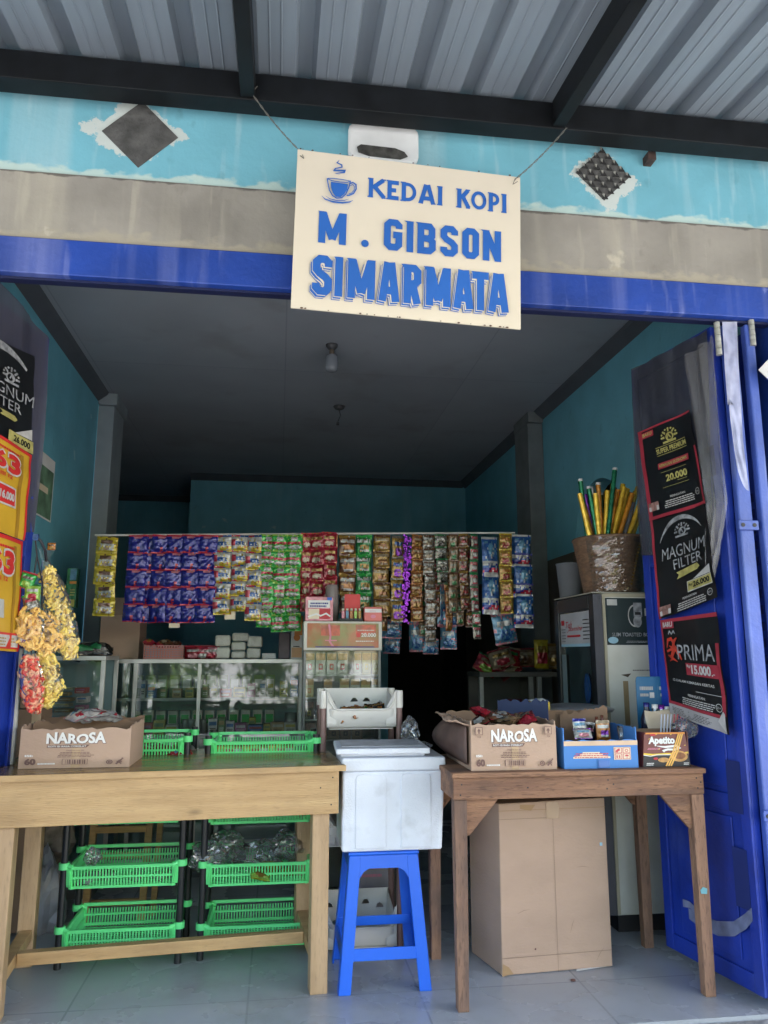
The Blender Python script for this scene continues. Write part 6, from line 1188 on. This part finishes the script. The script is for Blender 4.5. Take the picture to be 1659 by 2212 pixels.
# ================================================================ snacks hanging at the left door leaf
hk0 = P(82, 1165, Y=3.06)
chip = mat('puffed_snack_yellow', (.95, .74, .22), c2=(.85, .58, .10), rough=.3, scale=34, bump=1., bscale=60, coat=.7); chip2 = mat('puffed_snack_orange', (.95, .62, .20), c2=(.85, .48, .10), rough=.3, scale=16, bump=.7, bscale=30, coat=.4); crk = mat('pink_cracker', (.92, .56, .34), c2=(.85, .30, .16), rough=.35, scale=12, bump=.6, bscale=30, coat=.4)
SH = {chip.name: mat('puff_deep', (.90, .66, .14), rough=.5), chip2.name: mat('ring_deep', (.92, .56, .16), rough=.5), crk.name: mat('cracker_red', (.72, .08, .05), rough=.5)}
def longbag(pts, rs, m_, label, seed, Y=3.08):
    m = MB(); c = [P(x, y, Y=Y + dy) for x, y, dy in pts]; n = len(c)
    def fn(u, v, g=1.):
        k = v * (n - 1); i = min(int(k), n - 2); t = k - i; p = c[i].lerp(c[i + 1], t); r = g * 1.03 * (rs[i] * (1 - t) + rs[i + 1] * t); a = u * 2 * math.pi
        r *= 1 + .14 * noise.noise(Vector((math.cos(a) * 2, math.sin(a) * 2, v * 7 + seed))) + .16 * noise.noise(Vector((math.cos(a) * 5, math.sin(a) * 5, v * 22 + seed)))
        return p + Vector((math.cos(a) * r, math.sin(a) * r * .6, 0))
    t = thing('snack_bag', label, 'snack bag', tuple(c[-1])); rd = random.Random(seed * 13); big = m_ is chip2
    for k in range(150 if big else 260):
        u, v, g = rd.random(), rd.uniform(.06, .97), rd.uniform(.25, .93) ** .5; q = fn(u, v, g); a = Vector((rd.gauss(0, 1), rd.gauss(0, .5), rd.gauss(0, 1.2))).normalized(); s_ = rd.uniform(.009, .014) if big else rd.uniform(.007, .012); bnd = a.cross(Vector((0, 1, 0))) * s_ * .7
        m.tube([q - a * s_ * 1.3, q - a * s_ * .6 + bnd, q + a * s_ * .6 + bnd, q + a * s_ * 1.3], [s_ * .35, s_ * .62, s_ * .62, s_ * .35], 6, mi=rd.randrange(2))
    m.build('contents', [m_, SH[m_.name]], t)
    f2 = MB(); f2.grid(lambda u, v: fn(u, v, 1.10), 36, 56); f2.build('wrapper', glass('bag_film', (.97, .97, .96), .9, .05, (.85, .8, .75)), t)
    f3 = MB(); p = c[0]; f3.grid(lambda u, v: p + Vector(((u - .5) * .03 * (1 + v * 1.2), .003 * math.sin(u * 12), .0 + v * .045)), 6, 4); f3.build('bag_neck', glass('bag_film'), t); return t
longbag([(98, 1210, 0), (112, 1265, 0), (128, 1320, 0), (140, 1380, 0), (152, 1425, .0)], [.012, .040, .046, .045, .022], chip, 'long clear bag of yellow puffed snacks hanging at the left, upper right of the bunch', 1, 3.12)
longbag([(92, 1405, 0), (100, 1440, 0), (108, 1490, 0), (98, 1528, 0)], [.025, .042, .042, .014], chip, 'second bag of yellow puffed snacks hanging lowest beside the red crackers', 2, 3.10)
longbag([(66, 1312, 0), (64, 1340, 0), (62, 1375, 0), (70, 1400, 0)], [.020, .046, .044, .020], chip2, 'round bag of orange snacks against the left poster edge', 3, 3.04)
longbag([(88, 1315, 0), (92, 1350, 0), (104, 1385, 0), (100, 1412, 0)], [.015, .050, .055, .025], chip2, 'bag of orange ring snacks in the middle of the hanging bunch', 4, 3.10)
longbag([(64, 1412, 0), (66, 1450, 0), (70, 1500, 0), (76, 1540, 0)], [.020, .036, .034, .012], crk, 'bag of pink and red crackers hanging lowest at the left', 5, 3.06)
for i, (px, py) in enumerate(((66, 1236), (72, 1262), (64, 1284))): pack(px, py, 3.04, .055, .065, .03, [['green', 'red', 'silver', 'lime'], ['lime', 'dgreen', 'white', 'red'], ['silver', 'green', 'red', 'white']][i], D_label, 'small green and red sweet packet at the top left of the hanging bunch, %s' % ['highest', 'middle', 'lowest'][i], rot=(0, 15 - 15 * i, 10), seed=i + 3, cat='sweet packet')
st_ = MB().tube([P(76, 1160, Y=3.05), P(88, 1168, Y=3.05), P(98, 1190, Y=3.08), P(100, 1212, Y=3.12)], .0055, 7).tube([P(76, 1162, Y=3.05), P(80, 1200, Y=3.05), P(74, 1240, Y=3.05), P(70, 1320, Y=3.05), P(68, 1415, Y=3.06)], .003, 6).tube([P(80, 1200, Y=3.05), P(92, 1260, Y=3.09), P(90, 1320, Y=3.1), P(96, 1410, Y=3.10)], .003, 6); tag(st_.build('black_string', mat('black_cord', (.02, .02, .03), rough=.6)), 'black cord the snack bags hang from beside the left leaf', 'cord')
tag(MB().box(P(72, 1160, Y=3.05).x, P(84, 1160, Y=3.05).x, 3.04, 3.055, P(72, 1168, Y=3.05).z, P(72, 1154, Y=3.05).z).build('blue_clip', F['blue']), 'small blue clip above the hanging snack bags', 'clip')
pack(112, 1172, 3.09, .03, .03, .012, ['orange', 'brown', 'black', 'gold'], D_label, 'tiny orange packet clipped at the top of the cord', seed=8)
# things on the left wall and pillar
pk_ = P(95, 965, X=XL + .004); cal = thing('wall_calendar', 'small green and white picture sheet pinned on the left teal wall', 'calendar', tuple(pk_))
a, b = P(80, 965, X=XL + .004), P(110, 1110, X=XL + .004)
MB().box(XL + .002, XL + .006, a.y, b.y, b.z - .05, a.z).build('sheet', i_white, cal); q = Print((XL + .006, a.y, a.z), (XL + .006, b.y, a.z), (XL + .006, b.y, b.z - .05), (XL + .006, a.y, b.z - .05)); q.rect(mat('calendar_green', (.12, .22, .14), rough=.5, var=.6, scale=12), .05, .02, .95, .80).rect(i_cream, .1, .4, .7, .5); q.done(cal)
a, b = P(140, 1312, Y=4.5), P(168, 1228, Y=4.5); ga = thing('hanging_carton', 'dark green carton with orange band hanging by the left pillar', 'carton', ((a.x + b.x) / 2, 4.52, a.z)); MB().box(a.x, b.x, 4.5, 4.56, a.z, b.z).build('carton', F['dgreen'], ga); q = Print((a.x, 4.5, b.z), (b.x, 4.5, b.z), (b.x, 4.5, a.z), (a.x, 4.5, a.z)); q.rect(F['sky'], .3, .70, .95, .98).rect(i_orange, .3, .60, .98, .67).lines(i_gold, .4, .3, .9, .5, 3).rect(i_gold, .3, .02, .9, .2); q.done(ga)
p = P(146, 1415, Y=4.32); tag(MB().lathe([(0, 0), (.026, 0), (.026, .20), (.02, .21), (0, .21)], Vector((p.x, 4.32, zc2 + .0)), 20).build('metal_canister', mat('pink_steel', (.55, .42, .42), rough=.2, metal=.7)), 'shiny upright steel canister on the small left glass case', 'canister')
sack = pack(190, 1398, 4.35, .26, .09, .09, ['black', 'tan', 'silver', 'dgreen'], D_label, 'dark folded plastic package lying on the small left glass case', rot=(-60, 0, 8), seed=2, name='plastic_package', cat='package')
bx('yellow_wrapper', 168, 210, 1402, 4.40, i_yellow, 'flat orange yellow wrapper under the dark package on the left case', 'wrapper', .12, zb=zc2 + .001, pyb=None)
# ================================================================ drinks fridge, basket of foil tubes
fx0_, fy0_, fy1_, fz_ = 1.428, 3.40, 3.90, 1.458
fg = thing('drinks_fridge', 'white drinks fridge with black framed glass door facing left behind the right table', 'fridge', (1.68, 3.65, 0))
wh = mat('dirty_fridge_white', (.74, .74, .69), c2=(.55, .54, .49), rough=.45, scale=4, detail=8)
MB().box(fx0_ + .045, 1.93, fy0_, fy1_, .075, fz_).build('body', wh, fg, bevel=.006)
MB().box(fx0_ + .06, 1.92, fy0_ + .03, fy1_ - .03, 0, .074).build('base', i_black, fg)
MB().box(fx0_ + .046, fx0_ + .060, fy0_ - .004, fy0_ - .001, .08, fz_ - .002).box(fx0_ + .06, 1.93, fy0_ - .004, fy0_ - .001, fz_ - .016, fz_).build('trim', mat('aged_trim', (.42, .38, .28), rough=.5), fg)
dk = mat('fridge_black', (.015, .016, .018), rough=.3)
dm = MB().box(fx0_, fx0_ + .040, fy0_ - .004, fy0_ + .05, .08, fz_ - .004).box(fx0_, fx0_ + .040, fy1_ - .05, fy1_, .08, fz_ - .004).box(fx0_, fx0_ + .04, fy0_ + .0505, fy1_ - .0505, fz_ - .07, fz_ - .004).box(fx0_, fx0_ + .04, fy0_ + .0505, fy1_ - .0505, .08, .16); door = dm.build('door', dk, fg, bevel=.004)
MB().box(fx0_ - .0, fx0_ + .0405, fy0_ - .012, fy0_ - .0045, .08, fz_ - .004).build('door_edge', mat('door_edge_grey', (.07, .07, .085), rough=.45), door)
MB().box(fx0_ + .018, fx0_ + .022, fy0_ + .0505, fy1_ - .0505, .16, fz_ - .0705).build('pane', glass('fridge_glass', (.45, .55, .53), 3, .08, (.25, .3, .3)), door)
q = Print((fx0_ + .012, fy1_ - .052, fz_ - .075), (fx0_ + .012, fy0_ + .052, fz_ - .075), (fx0_ + .012, fy0_ + .052, fz_ - .24), (fx0_ + .012, fy1_ - .052, fz_ - .24), base=.0)
q.rect(mat('decal_white', (.42, .42, .44), rough=.4), 0, 0, 1, 1).rect(i_pale, 0, 0, 1, .08).text(i_red, 'Teh', .15, .55, .38, .75, .0, shear=.2).text(i_red, 'Jasmine', .22, .42, .68, .60, .0, shear=.2).rect(i_red, .22, .28, .66, .34).lines(i_black, .74, .2, .96, .85, 6, .25).lines(i_black, .03, .15, .18, .6, 5, .2).rect(i_red, .04, .65, .14, .8); q.done(door, 'decal')
q = Print((fx0_ + .012, fy1_ - .052, 1.18), (fx0_ + .012, fy0_ + .052, 1.18), (fx0_ + .012, fy0_ + .052, .4), (fx0_ + .012, fy1_ - .052, .4), base=.0); q.rect(mat('decal_grey', (.16, .21, .22), rough=.5), 0, 0, .16, 1).ell(F['blue'], .80, .80, .10, .09).ell(mat('decal_peach', (.3, .22, .2), rough=.5), .84, .45, .10, .09).rect(i_black, .80, .42, .88, .46); q.done(door, 'decal')
q = Print((fx0_ + .062, fy0_, fz_ - .02), (1.90, fy0_, fz_ - .02), (1.90, fy0_, fz_ - .235), (fx0_ + .062, fy0_, fz_ - .235)); q.rect(mat('fridge_poster', (.02, .035, .04), rough=.3), 0, 0, 1, 1).rect(ptxt, .02, .84, .14, .97).ell(ptxt, .34, .62, .08, .24, 20, ring=.15).rect(psil, .33, .60, .43, .90).rect(i_black, .345, .64, .415, .70).ell(psil, .37, .5, .05, .13).rect(ptxt, .46, .62, .62, .78).text(psil, 'SLIM TOASTED BOLD ROAST', .06, .18, .75, .26, .02).lines(psil, .22, .05, .5, .10, 2).ell(i_pale, .07, .10, .06, .07); q.done(fg, 'poster')
q = Print((fx0_ + .062, fy0_, fz_ - .24), (1.90, fy0_, fz_ - .24), (1.90, fy0_, .1), (fx0_ + .062, fy0_, .1)); kraft = mat('old_tape_brown', (.30, .22, .12), rough=.5, var=.2)
q.rect(kraft, .16, .60, .22, .86).rect(kraft, .16, .57, .40, .60).poly(mat('scratch_brown', (.08, .06, .04), rough=.7), [(.14, .885), (.26, .89), (.22, .875)]).lines(mat('smudge', (.25, .24, .22), rough=.6), .28, .90, .5, .91, 1, .5); q.done(fg, 'stain')
tag(MB().box(fx0_ - .0, 1.93, fy0_ + .0, fy1_, fz_ + .001, fz_ + .007).build('tray_board', mat('grimy_board', (.30, .29, .24), rough=.6)), 'thin pale board lying on the drinks fridge under the woven basket', 'board')
bc_ = P(1325, 1278, Y=3.56); bz0 = fz_ + .008; bz1 = P(1325, 1165, Y=3.50).z
wk = thing('woven_basket', 'brown woven basket wrapped in clear film on top of the fridge', 'basket', (bc_.x, 3.56, bz0)); rB, rT = P(1383, 1278, Y=3.56).x - bc_.x, P(1396, 1165, Y=3.56).x - bc_.x - .004
wm = mat('woven_brown', (.24, .14, .085), c2=(.12, .07, .045), rough=.5, scale=30, stretch=(1, 1, 3), bump=.5); m = MB(); nz2 = 26
prof = []
for k in range(nz2 * 2 + 1): t = k / (nz2 * 2); prof.append((rB + (rT - rB) * t + (.0022 if k % 2 else -.0008), (bz1 - bz0) * t))
m.lathe([(0, .001)] + prof + [(rT + .006, bz1 - bz0 + .002), (rT + .002, bz1 - bz0 + .010), (rT - .006, bz1 - bz0), (rB - .006, .012), (0, .012)], (bc_.x, 3.56, bz0), 48); m.build('basket_body', wm, wk)
m = MB(); m.grid(lambda u, v: Vector((bc_.x, 3.56, bz0)) + Vector((math.sin(-1.1 + 2.4 * u), -math.cos(-1.1 + 2.4 * u), 0)) * (rB + (rT - rB) * v + .004 + .005 * noise.noise(Vector((u * 8, v * 14, 3)))) + Vector((0, 0, v * (bz1 - bz0))), 26, 26, smooth=False); m.build('film_wrap', glass('wrap_film', (.95, .94, .92), 1.6, .04, (.6, .5, .4)), wk)
m = MB()
for k in range(12): t = .15 + k * .062; a = .10 + .30 * t; r = rB + (rT - rB) * t + .010; c = Vector((bc_.x + math.sin(a) * r, 3.56 - math.cos(a) * r, bz0 + t * (bz1 - bz0))); m.add([c + Vector((-.005, 0, -.005)), c + Vector((.004, 0, -.004)), c + Vector((.006, 0, .004)), c + Vector((-.003, 0, .004))], [(0, 1, 2, 3)])
m.build('gold_thread', F['gold'], wk)
TUB = [(1259, 1076, 1252, 1040, 'green', 1), (1252, 1085, 1252, 1085, 'gold', 0)]
foilm = {'g': foil('tube_gold', (1.1, .66, .06), .25, .3), 'o': foil('tube_orange', (.75, .30, .03), .25, .3), 'p': foil('tube_purple', (.25, .02, .50), .25, .3), 'n': foil('tube_green', (.01, .22, .10), .2, .5), 's': foil('tube_silver', (.42, .44, .48), .25, .6), 'm': foil('tube_magenta', (.50, .01, .15), .25, .3), 'k': foil('tube_darkgreen', (.01, .08, .03), .3, .4)}
fn_ = {'g': 'gold', 'o': 'orange', 'p': 'purple', 'n': 'green', 's': 'silver', 'm': 'magenta', 'k': 'dark green'}
for i, (xt, yt, xb, c, cap) in enumerate(sorted([(1252, 1066, 1276, 'g', 0), (1254, 1040, 1270, 'n', 1), (1264, 1068, 1288, 'p', 0), (1272, 1056, 1292, 'n', 1), (1278, 1052, 1292, 's', 0), (1292, 1048, 1300, 'o', 1), (1298, 1070, 1310, 'k', 1), (1328, 1016, 1312, 'n', 1), (1324, 1046, 1308, 'g', 0), (1340, 1062, 1316, 'm', 0), (1348, 1052, 1322, 'g', 0), (1356, 1056, 1326, 'g', 0), (1360, 1064, 1330, 'o', 0), (1366, 1066, 1334, 'o', 0), (1378, 1052, 1342, 'g', 0), (1368, 1086, 1346, 's', 0), (1386, 1076, 1354, 'g', 0), (1386, 1100, 1362, 'g', 0), (1302, 1086, 1298, 'o', 0), (1284, 1130, 1292, 'g', 0), (1334, 1058, 1314, 'o', 0), (1312, 1060, 1306, 'g', 0), (1346, 1046, 1320, 'g', 0), (1373, 1062, 1338, 'g', 0), (1392, 1064, 1350, 'g', 0), (1286, 1066, 1296, 'g', 0), (1262, 1092, 1282, 'o', 0), (1320, 1080, 1310, 'k', 0)])):
    Yt = 3.47 + (i * 37 % 7) * .018; a = P(xb, 1168, Y=Yt); b = P(xt, yt, Y=Yt); a = a + (a - b).normalized() * .07; tt = thing('foil_tube', '%s foil tube in the woven basket, top at place %s from the left' % (fn_[c], ['one', 'two', 'three', 'four', 'five', 'six', 'seven', 'eight', 'nine', 'ten', 'eleven', 'twelve', 'thirteen', 'fourteen', 'fifteen', 'sixteen', 'seventeen', 'eighteen', 'nineteen', 'twenty', 'twenty one', 'twenty two', 'twenty three', 'twenty four', 'twenty five', 'twenty six', 'twenty seven', 'twenty eight'][i]), 'foil tube', tuple(a), 0, 'foil tubes in the woven basket')
    MB().tube([a, b],   .0118 if c != 's' else .0125, 10).build('tube_body', foilm[c], tt)
    if cap: d = (b - a).normalized(); MB().tube([b + d * .0005, b + d * .012], .0126, 10).build('cap', mat('cap_grey', (.45, .45, .46), rough=.4), tt)
ga_, gb_ = P(1237, 1290, Y=3.72), P(1282, 1216, Y=3.72); cx = (ga_.x + gb_.x) / 2 + .005; zb_ = fz_ + .008
tag(MB().lathe([(0, 0), (.055, 0), (.068, gb_.z - zb_), (.071, gb_.z - zb_), (.071, gb_.z - zb_ + .006), (.064, gb_.z - zb_), (.052, .006), (0, .006)], (1.49, 3.82, zb_), 28).build('plastic_pail', mat('grey_translucent', (.20, .21, .23), rough=.3, alpha=.9)), 'grey translucent plastic pail left of the woven basket on the fridge', 'pail')
# ================================================================ dark counter at the back right
dx0, dx1 = P(1036, 1460, Y=5.0).x, P(1203, 1460, Y=5.0).x; dz_ = P(1120, 1452, Y=5.0).z
dct = thing('wooden_counter', 'dim glass fronted counter at the back right piled with snack bags', 'counter', ((dx0 + dx1) / 2, 5.15, 0)); dwm = mat('dim_wood', (.12, .11, .10), rough=.6, var=.3)
MB().box(dx0, dx1, 5.0, 5.35, dz_ - .03, dz_).build('counter_top', dwm, dct)
for x in (dx0 + .0, P(1145, 1500, Y=5.0).x, P(1163, 1500, Y=5.0).x): MB().box(x, x + .025, 5.0, 5.03, 0, dz_ - .031).build('upright', alu, dct)
MB().box(dx0, dx1, 5.3, 5.32, 0, dz_ - .031).build('back_panel', dwm, dct); MB().box(dx0 + .03, dx1, 5.04, 5.3, .75, .77).build('shelf', dwm, dct); MB().box(dx0 + .026, P(1145, 1500, Y=5.0).x - .001, 5.01, 5.014, .02, dz_ - .032).build('pane', gl, dct)
pack(1168, 1382, 5.08, .10, .19, .05, ['yellow', 'gold', 'red', 'red'], D_yel, 'bright yellow packet with red printing upright on the dim counter', seed=5)
pack(1190, 1390, 5.12, .12, .17, .06, ['cream', 'gold', 'tan', 'gold'], D_label, 'bag of pale crackers between the yellow packet and the fridge', seed=6)
for i, (px, py, cc, rz_) in enumerate([(1075, 1402, ['cream', 'wine', 'gold', 'red'], -15), (1100, 1398, ['wine', 'cream', 'dgreen', 'gold'], 10), (1058, 1420, ['red', 'dgreen', 'cream', 'lime'], 30), (1130, 1400, ['tan', 'wine', 'cream', 'brown'], 0), (1085, 1424, ['wine', 'red', 'gold', 'cream'], -30)]):
    pack(px, py, 5.08 + .03 * i, .16, .13, .06, cc, D_label, ['cream and wine snack bag leftmost but one in the heap on the dim counter', 'wine red and cream bag in the heap on the dim counter', 'red and green bag at the lower left of the dim heap', 'tan clear bag beside the yellow packet on the dim counter', 'low dark red bag at the front of the dim heap'][i], rot=(-15, rz_, 0), seed=20 + i)
pack(1105, 1510, 5.1, .14, .09, .05, ['wine', 'red', 'brown', 'brown'], D_label, 'dark red packet behind glass inside the dim counter', seed=33)
# folded wooden chair and printed cartons under the tables
wc = mat('rattan_wood', (.42, .24, .09), rough=.5, var=.2, scale=12, stretch=(1, 1, 6)); fcx = [P(x, 1860, Y=3.86).x for x in (182, 318, 335)]; ft, fbm = P(250, 1740, Y=3.86).z, P(250, 1958, Y=3.86).z
fc = thing('folding_chair', 'folded yellow wooden slatted chair standing behind the left green rack', 'chair', ((fcx[0] + fcx[1]) / 2, 3.9, 0))
for x0, x1, y in ((fcx[0], fcx[0] + .03, 0), (fcx[1] - .03, fcx[1], 0), (fcx[1] + .015, fcx[1] + .04, .05)): MB().hexa([(x0, 3.86 + y, .002), (x1, 3.86 + y, .002), (x1, 3.885 + y, .002), (x0, 3.885 + y, .002)], [(x0 + .02, 3.88 + y, ft + .12), (x1 + .02, 3.88 + y, ft + .12), (x1 + .02, 3.905 + y, ft + .12), (x0 + .02, 3.905 + y, ft + .12)]).build('stile', wc, fc)
for z in (fbm, fbm + .20, ft - .12, ft - .07, ft - .02, ft + .03): MB().box(fcx[0] + .040, fcx[1] - .012, 3.862, 3.878, z, z + .028).build('slat', wc, fc)
a, b = P(775, 1900, Y=3.75), P(835, 1850, Y=3.75); t = thing('printed_carton', 'white carton with pink lettering seen through the blue stool', 'box', ((a.x + b.x) / 2, 3.85, .30)); MB().box(a.x - .04, b.x + .03, 3.75, 3.95, .002, b.z + .05).build('carton', mat('grey_pink_card', (.40, .36, .40), rough=.6), t)
q = Print((a.x, 3.75, b.z), (b.x, 3.75, b.z), (b.x, 3.75, a.z), (a.x, 3.75, a.z)); q.text(i_pink, 'BISKUIT', .1, .70, .85, .92, .02).text(i_pink, '12 packs', .15, .40, .80, .60, .02).lines(i_pink, .1, .1, .9, .28, 1, .7); q.done(t)
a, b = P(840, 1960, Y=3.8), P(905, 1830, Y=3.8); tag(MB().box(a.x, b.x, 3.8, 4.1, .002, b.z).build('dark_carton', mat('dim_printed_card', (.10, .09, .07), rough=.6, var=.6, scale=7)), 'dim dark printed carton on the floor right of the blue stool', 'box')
# ================================================================ street side trees (seen in the glass of the counter)
leafm = [mat('leaf_%d' % i, c, rough=.55, var=.3) for i, c in enumerate([(.07, .14, .02), (.12, .20, .03), (.04, .09, .015)])]
for m_ in leafm:
    nt_, b_ = nodes_of(m_); tr = nt_.nodes.new('ShaderNodeBsdfTranslucent'); tr.inputs[0].default_value = (.30, .42, .06, 1); ms_ = nt_.nodes.new('ShaderNodeMixShader'); ms_.inputs[0].default_value = .4
    nt_.links.new(b_.outputs[0], ms_.inputs[1]); nt_.links.new(tr.outputs[0], ms_.inputs[2]); nt_.links.new(ms_.outputs[0], nt_.nodes['Material Output'].inputs[0])
barkm = mat('bark', (.10, .08, .06), rough=.9, var=.3, bump=.6)
def tree(x, y, h, r, label, seed):
    rd = random.Random(seed); t = thing('shade_tree', label, 'tree', (x, y, -.16), 0, 'trees across the street'); m = MB()
    m.tube([(x, y, -.2), (x + .1, y, h * .3), (x - .05, y, h * .6), (x, y, h * .85)], [.16, .12, .08, .03], 8)
    for k in range(7): a = rd.uniform(0, 6.28); z = h * rd.uniform(.35, .7); m.tube([(x, y, z), (x + math.cos(a) * r * .4, y + math.sin(a) * r * .4, z + .5), (x + math.cos(a) * r * .8, y + math.sin(a) * r * .8, z + .9)], [.06, .04, .015], 6)
    m.build('trunk', barkm, t); c = MB(); cl_ = [(Vector((x + rd.uniform(-r, r) * .8, y + rd.uniform(-r, r) * .8, h * rd.uniform(.42, 1))), rd.uniform(.35, .8) * r * .6) for _ in range(26)]
    for k in range(4200):
        cc, rr = rd.choice(cl_); d = Vector((rd.gauss(0, 1), rd.gauss(0, 1), rd.gauss(0, 1))).normalized() * rr * rd.random() ** .4; p = cc + d; a = Vector((rd.gauss(0, 1), rd.gauss(0, 1), rd.gauss(0, 1))).normalized(); b_ = a.cross(Vector((0, 0, 1))).normalized(); s = rd.uniform(.05, .11)
        c.add([p - a * s, p - b_ * s * .45, p + a * s, p + b_ * s * .45], [(0, 1, 2, 3)], rd.randrange(3))
    c.build('crown', leafm, t)
for i, (x, y, h, r) in enumerate([(-6.5, -9, 5.2, 2.0), (-2.6, -10.5, 6.0, 2.3), (2.2, -9.2, 5.0, 2.0), (6.5, -11, 6.2, 2.4)]): tree(x, y, h, r, 'leafy street tree across the road from the shop, %s' % ['far left', 'left of centre', 'right of centre', 'far right'][i], i)

for i, (x, y, w) in enumerate([(-5.6, -7.0, 1.3), (-3.4, -7.4, 1.2), (-1.3, -6.8, 1.2), (.9, -7.3, 1.3), (3.2, -6.9, 1.2), (5.6, -7.3, 1.3)]):
    rd = random.Random(100 + i); t = thing('roadside_bush', 'leafy bush on the far roadside, number %s from the right as seen from the shop' % ['six', 'five', 'four', 'three', 'two', 'one'][i], 'bush', (x, y, -.16), 0, 'bushes across the street'); c = MB()
    cl_ = [(Vector((x + rd.uniform(-1, 1) * w, y + rd.uniform(-.5, .5), rd.uniform(.3, 2.3))), rd.uniform(.25, .6)) for _ in range(18)]
    for k in range(2600):
        cc, rr = rd.choice(cl_); p = cc + Vector((rd.gauss(0, 1), rd.gauss(0, 1), rd.gauss(0, 1))).normalized() * rr * rd.random() ** .4; a = Vector((rd.gauss(0, 1), rd.gauss(0, 1), rd.gauss(0, 1))).normalized(); b_ = a.cross(Vector((0, 0, 1))).normalized(); s_ = rd.uniform(.05, .11)
        c.add([p - a * s_, p - b_ * s_ * .45, p + a * s_, p + b_ * s_ * .45], [(0, 1, 2, 3)], rd.randrange(3))
    c.build('foliage', leafm, t); m = MB()
    for k in range(6): m.tube([(x + rd.uniform(-.3, .3), y, -.17), (x + rd.uniform(-1, 1), y, 1.4)], [.03, .01], 5)
    m.build('stem', barkm, t)

for i, (x0_, x1_, yt_, yb_, Yd) in enumerate([(42, 84, 1440, 1530, 3.75), (30, 80, 1532, 1640, 3.70)]):
    a, b = P(x0_, yb_, Y=Yd), P(x1_, yt_, Y=Yd); t = thing('cardboard_box', ['upper brown carton half hidden behind the red cracker bag', 'lower brown carton behind the left snack carton'][i], 'box', ((a.x + b.x) / 2, Yd + .1, a.z)); MB().box(a.x, b.x, Yd, Yd + .25, a.z if i == 0 else .02, b.z).build('box_body', card_in, t, bevel=.004); MB().box(a.x + .06, a.x + .10, Yd - .0012, Yd - .0004, max(a.z, .3), b.z).build('tape', tape2, t)
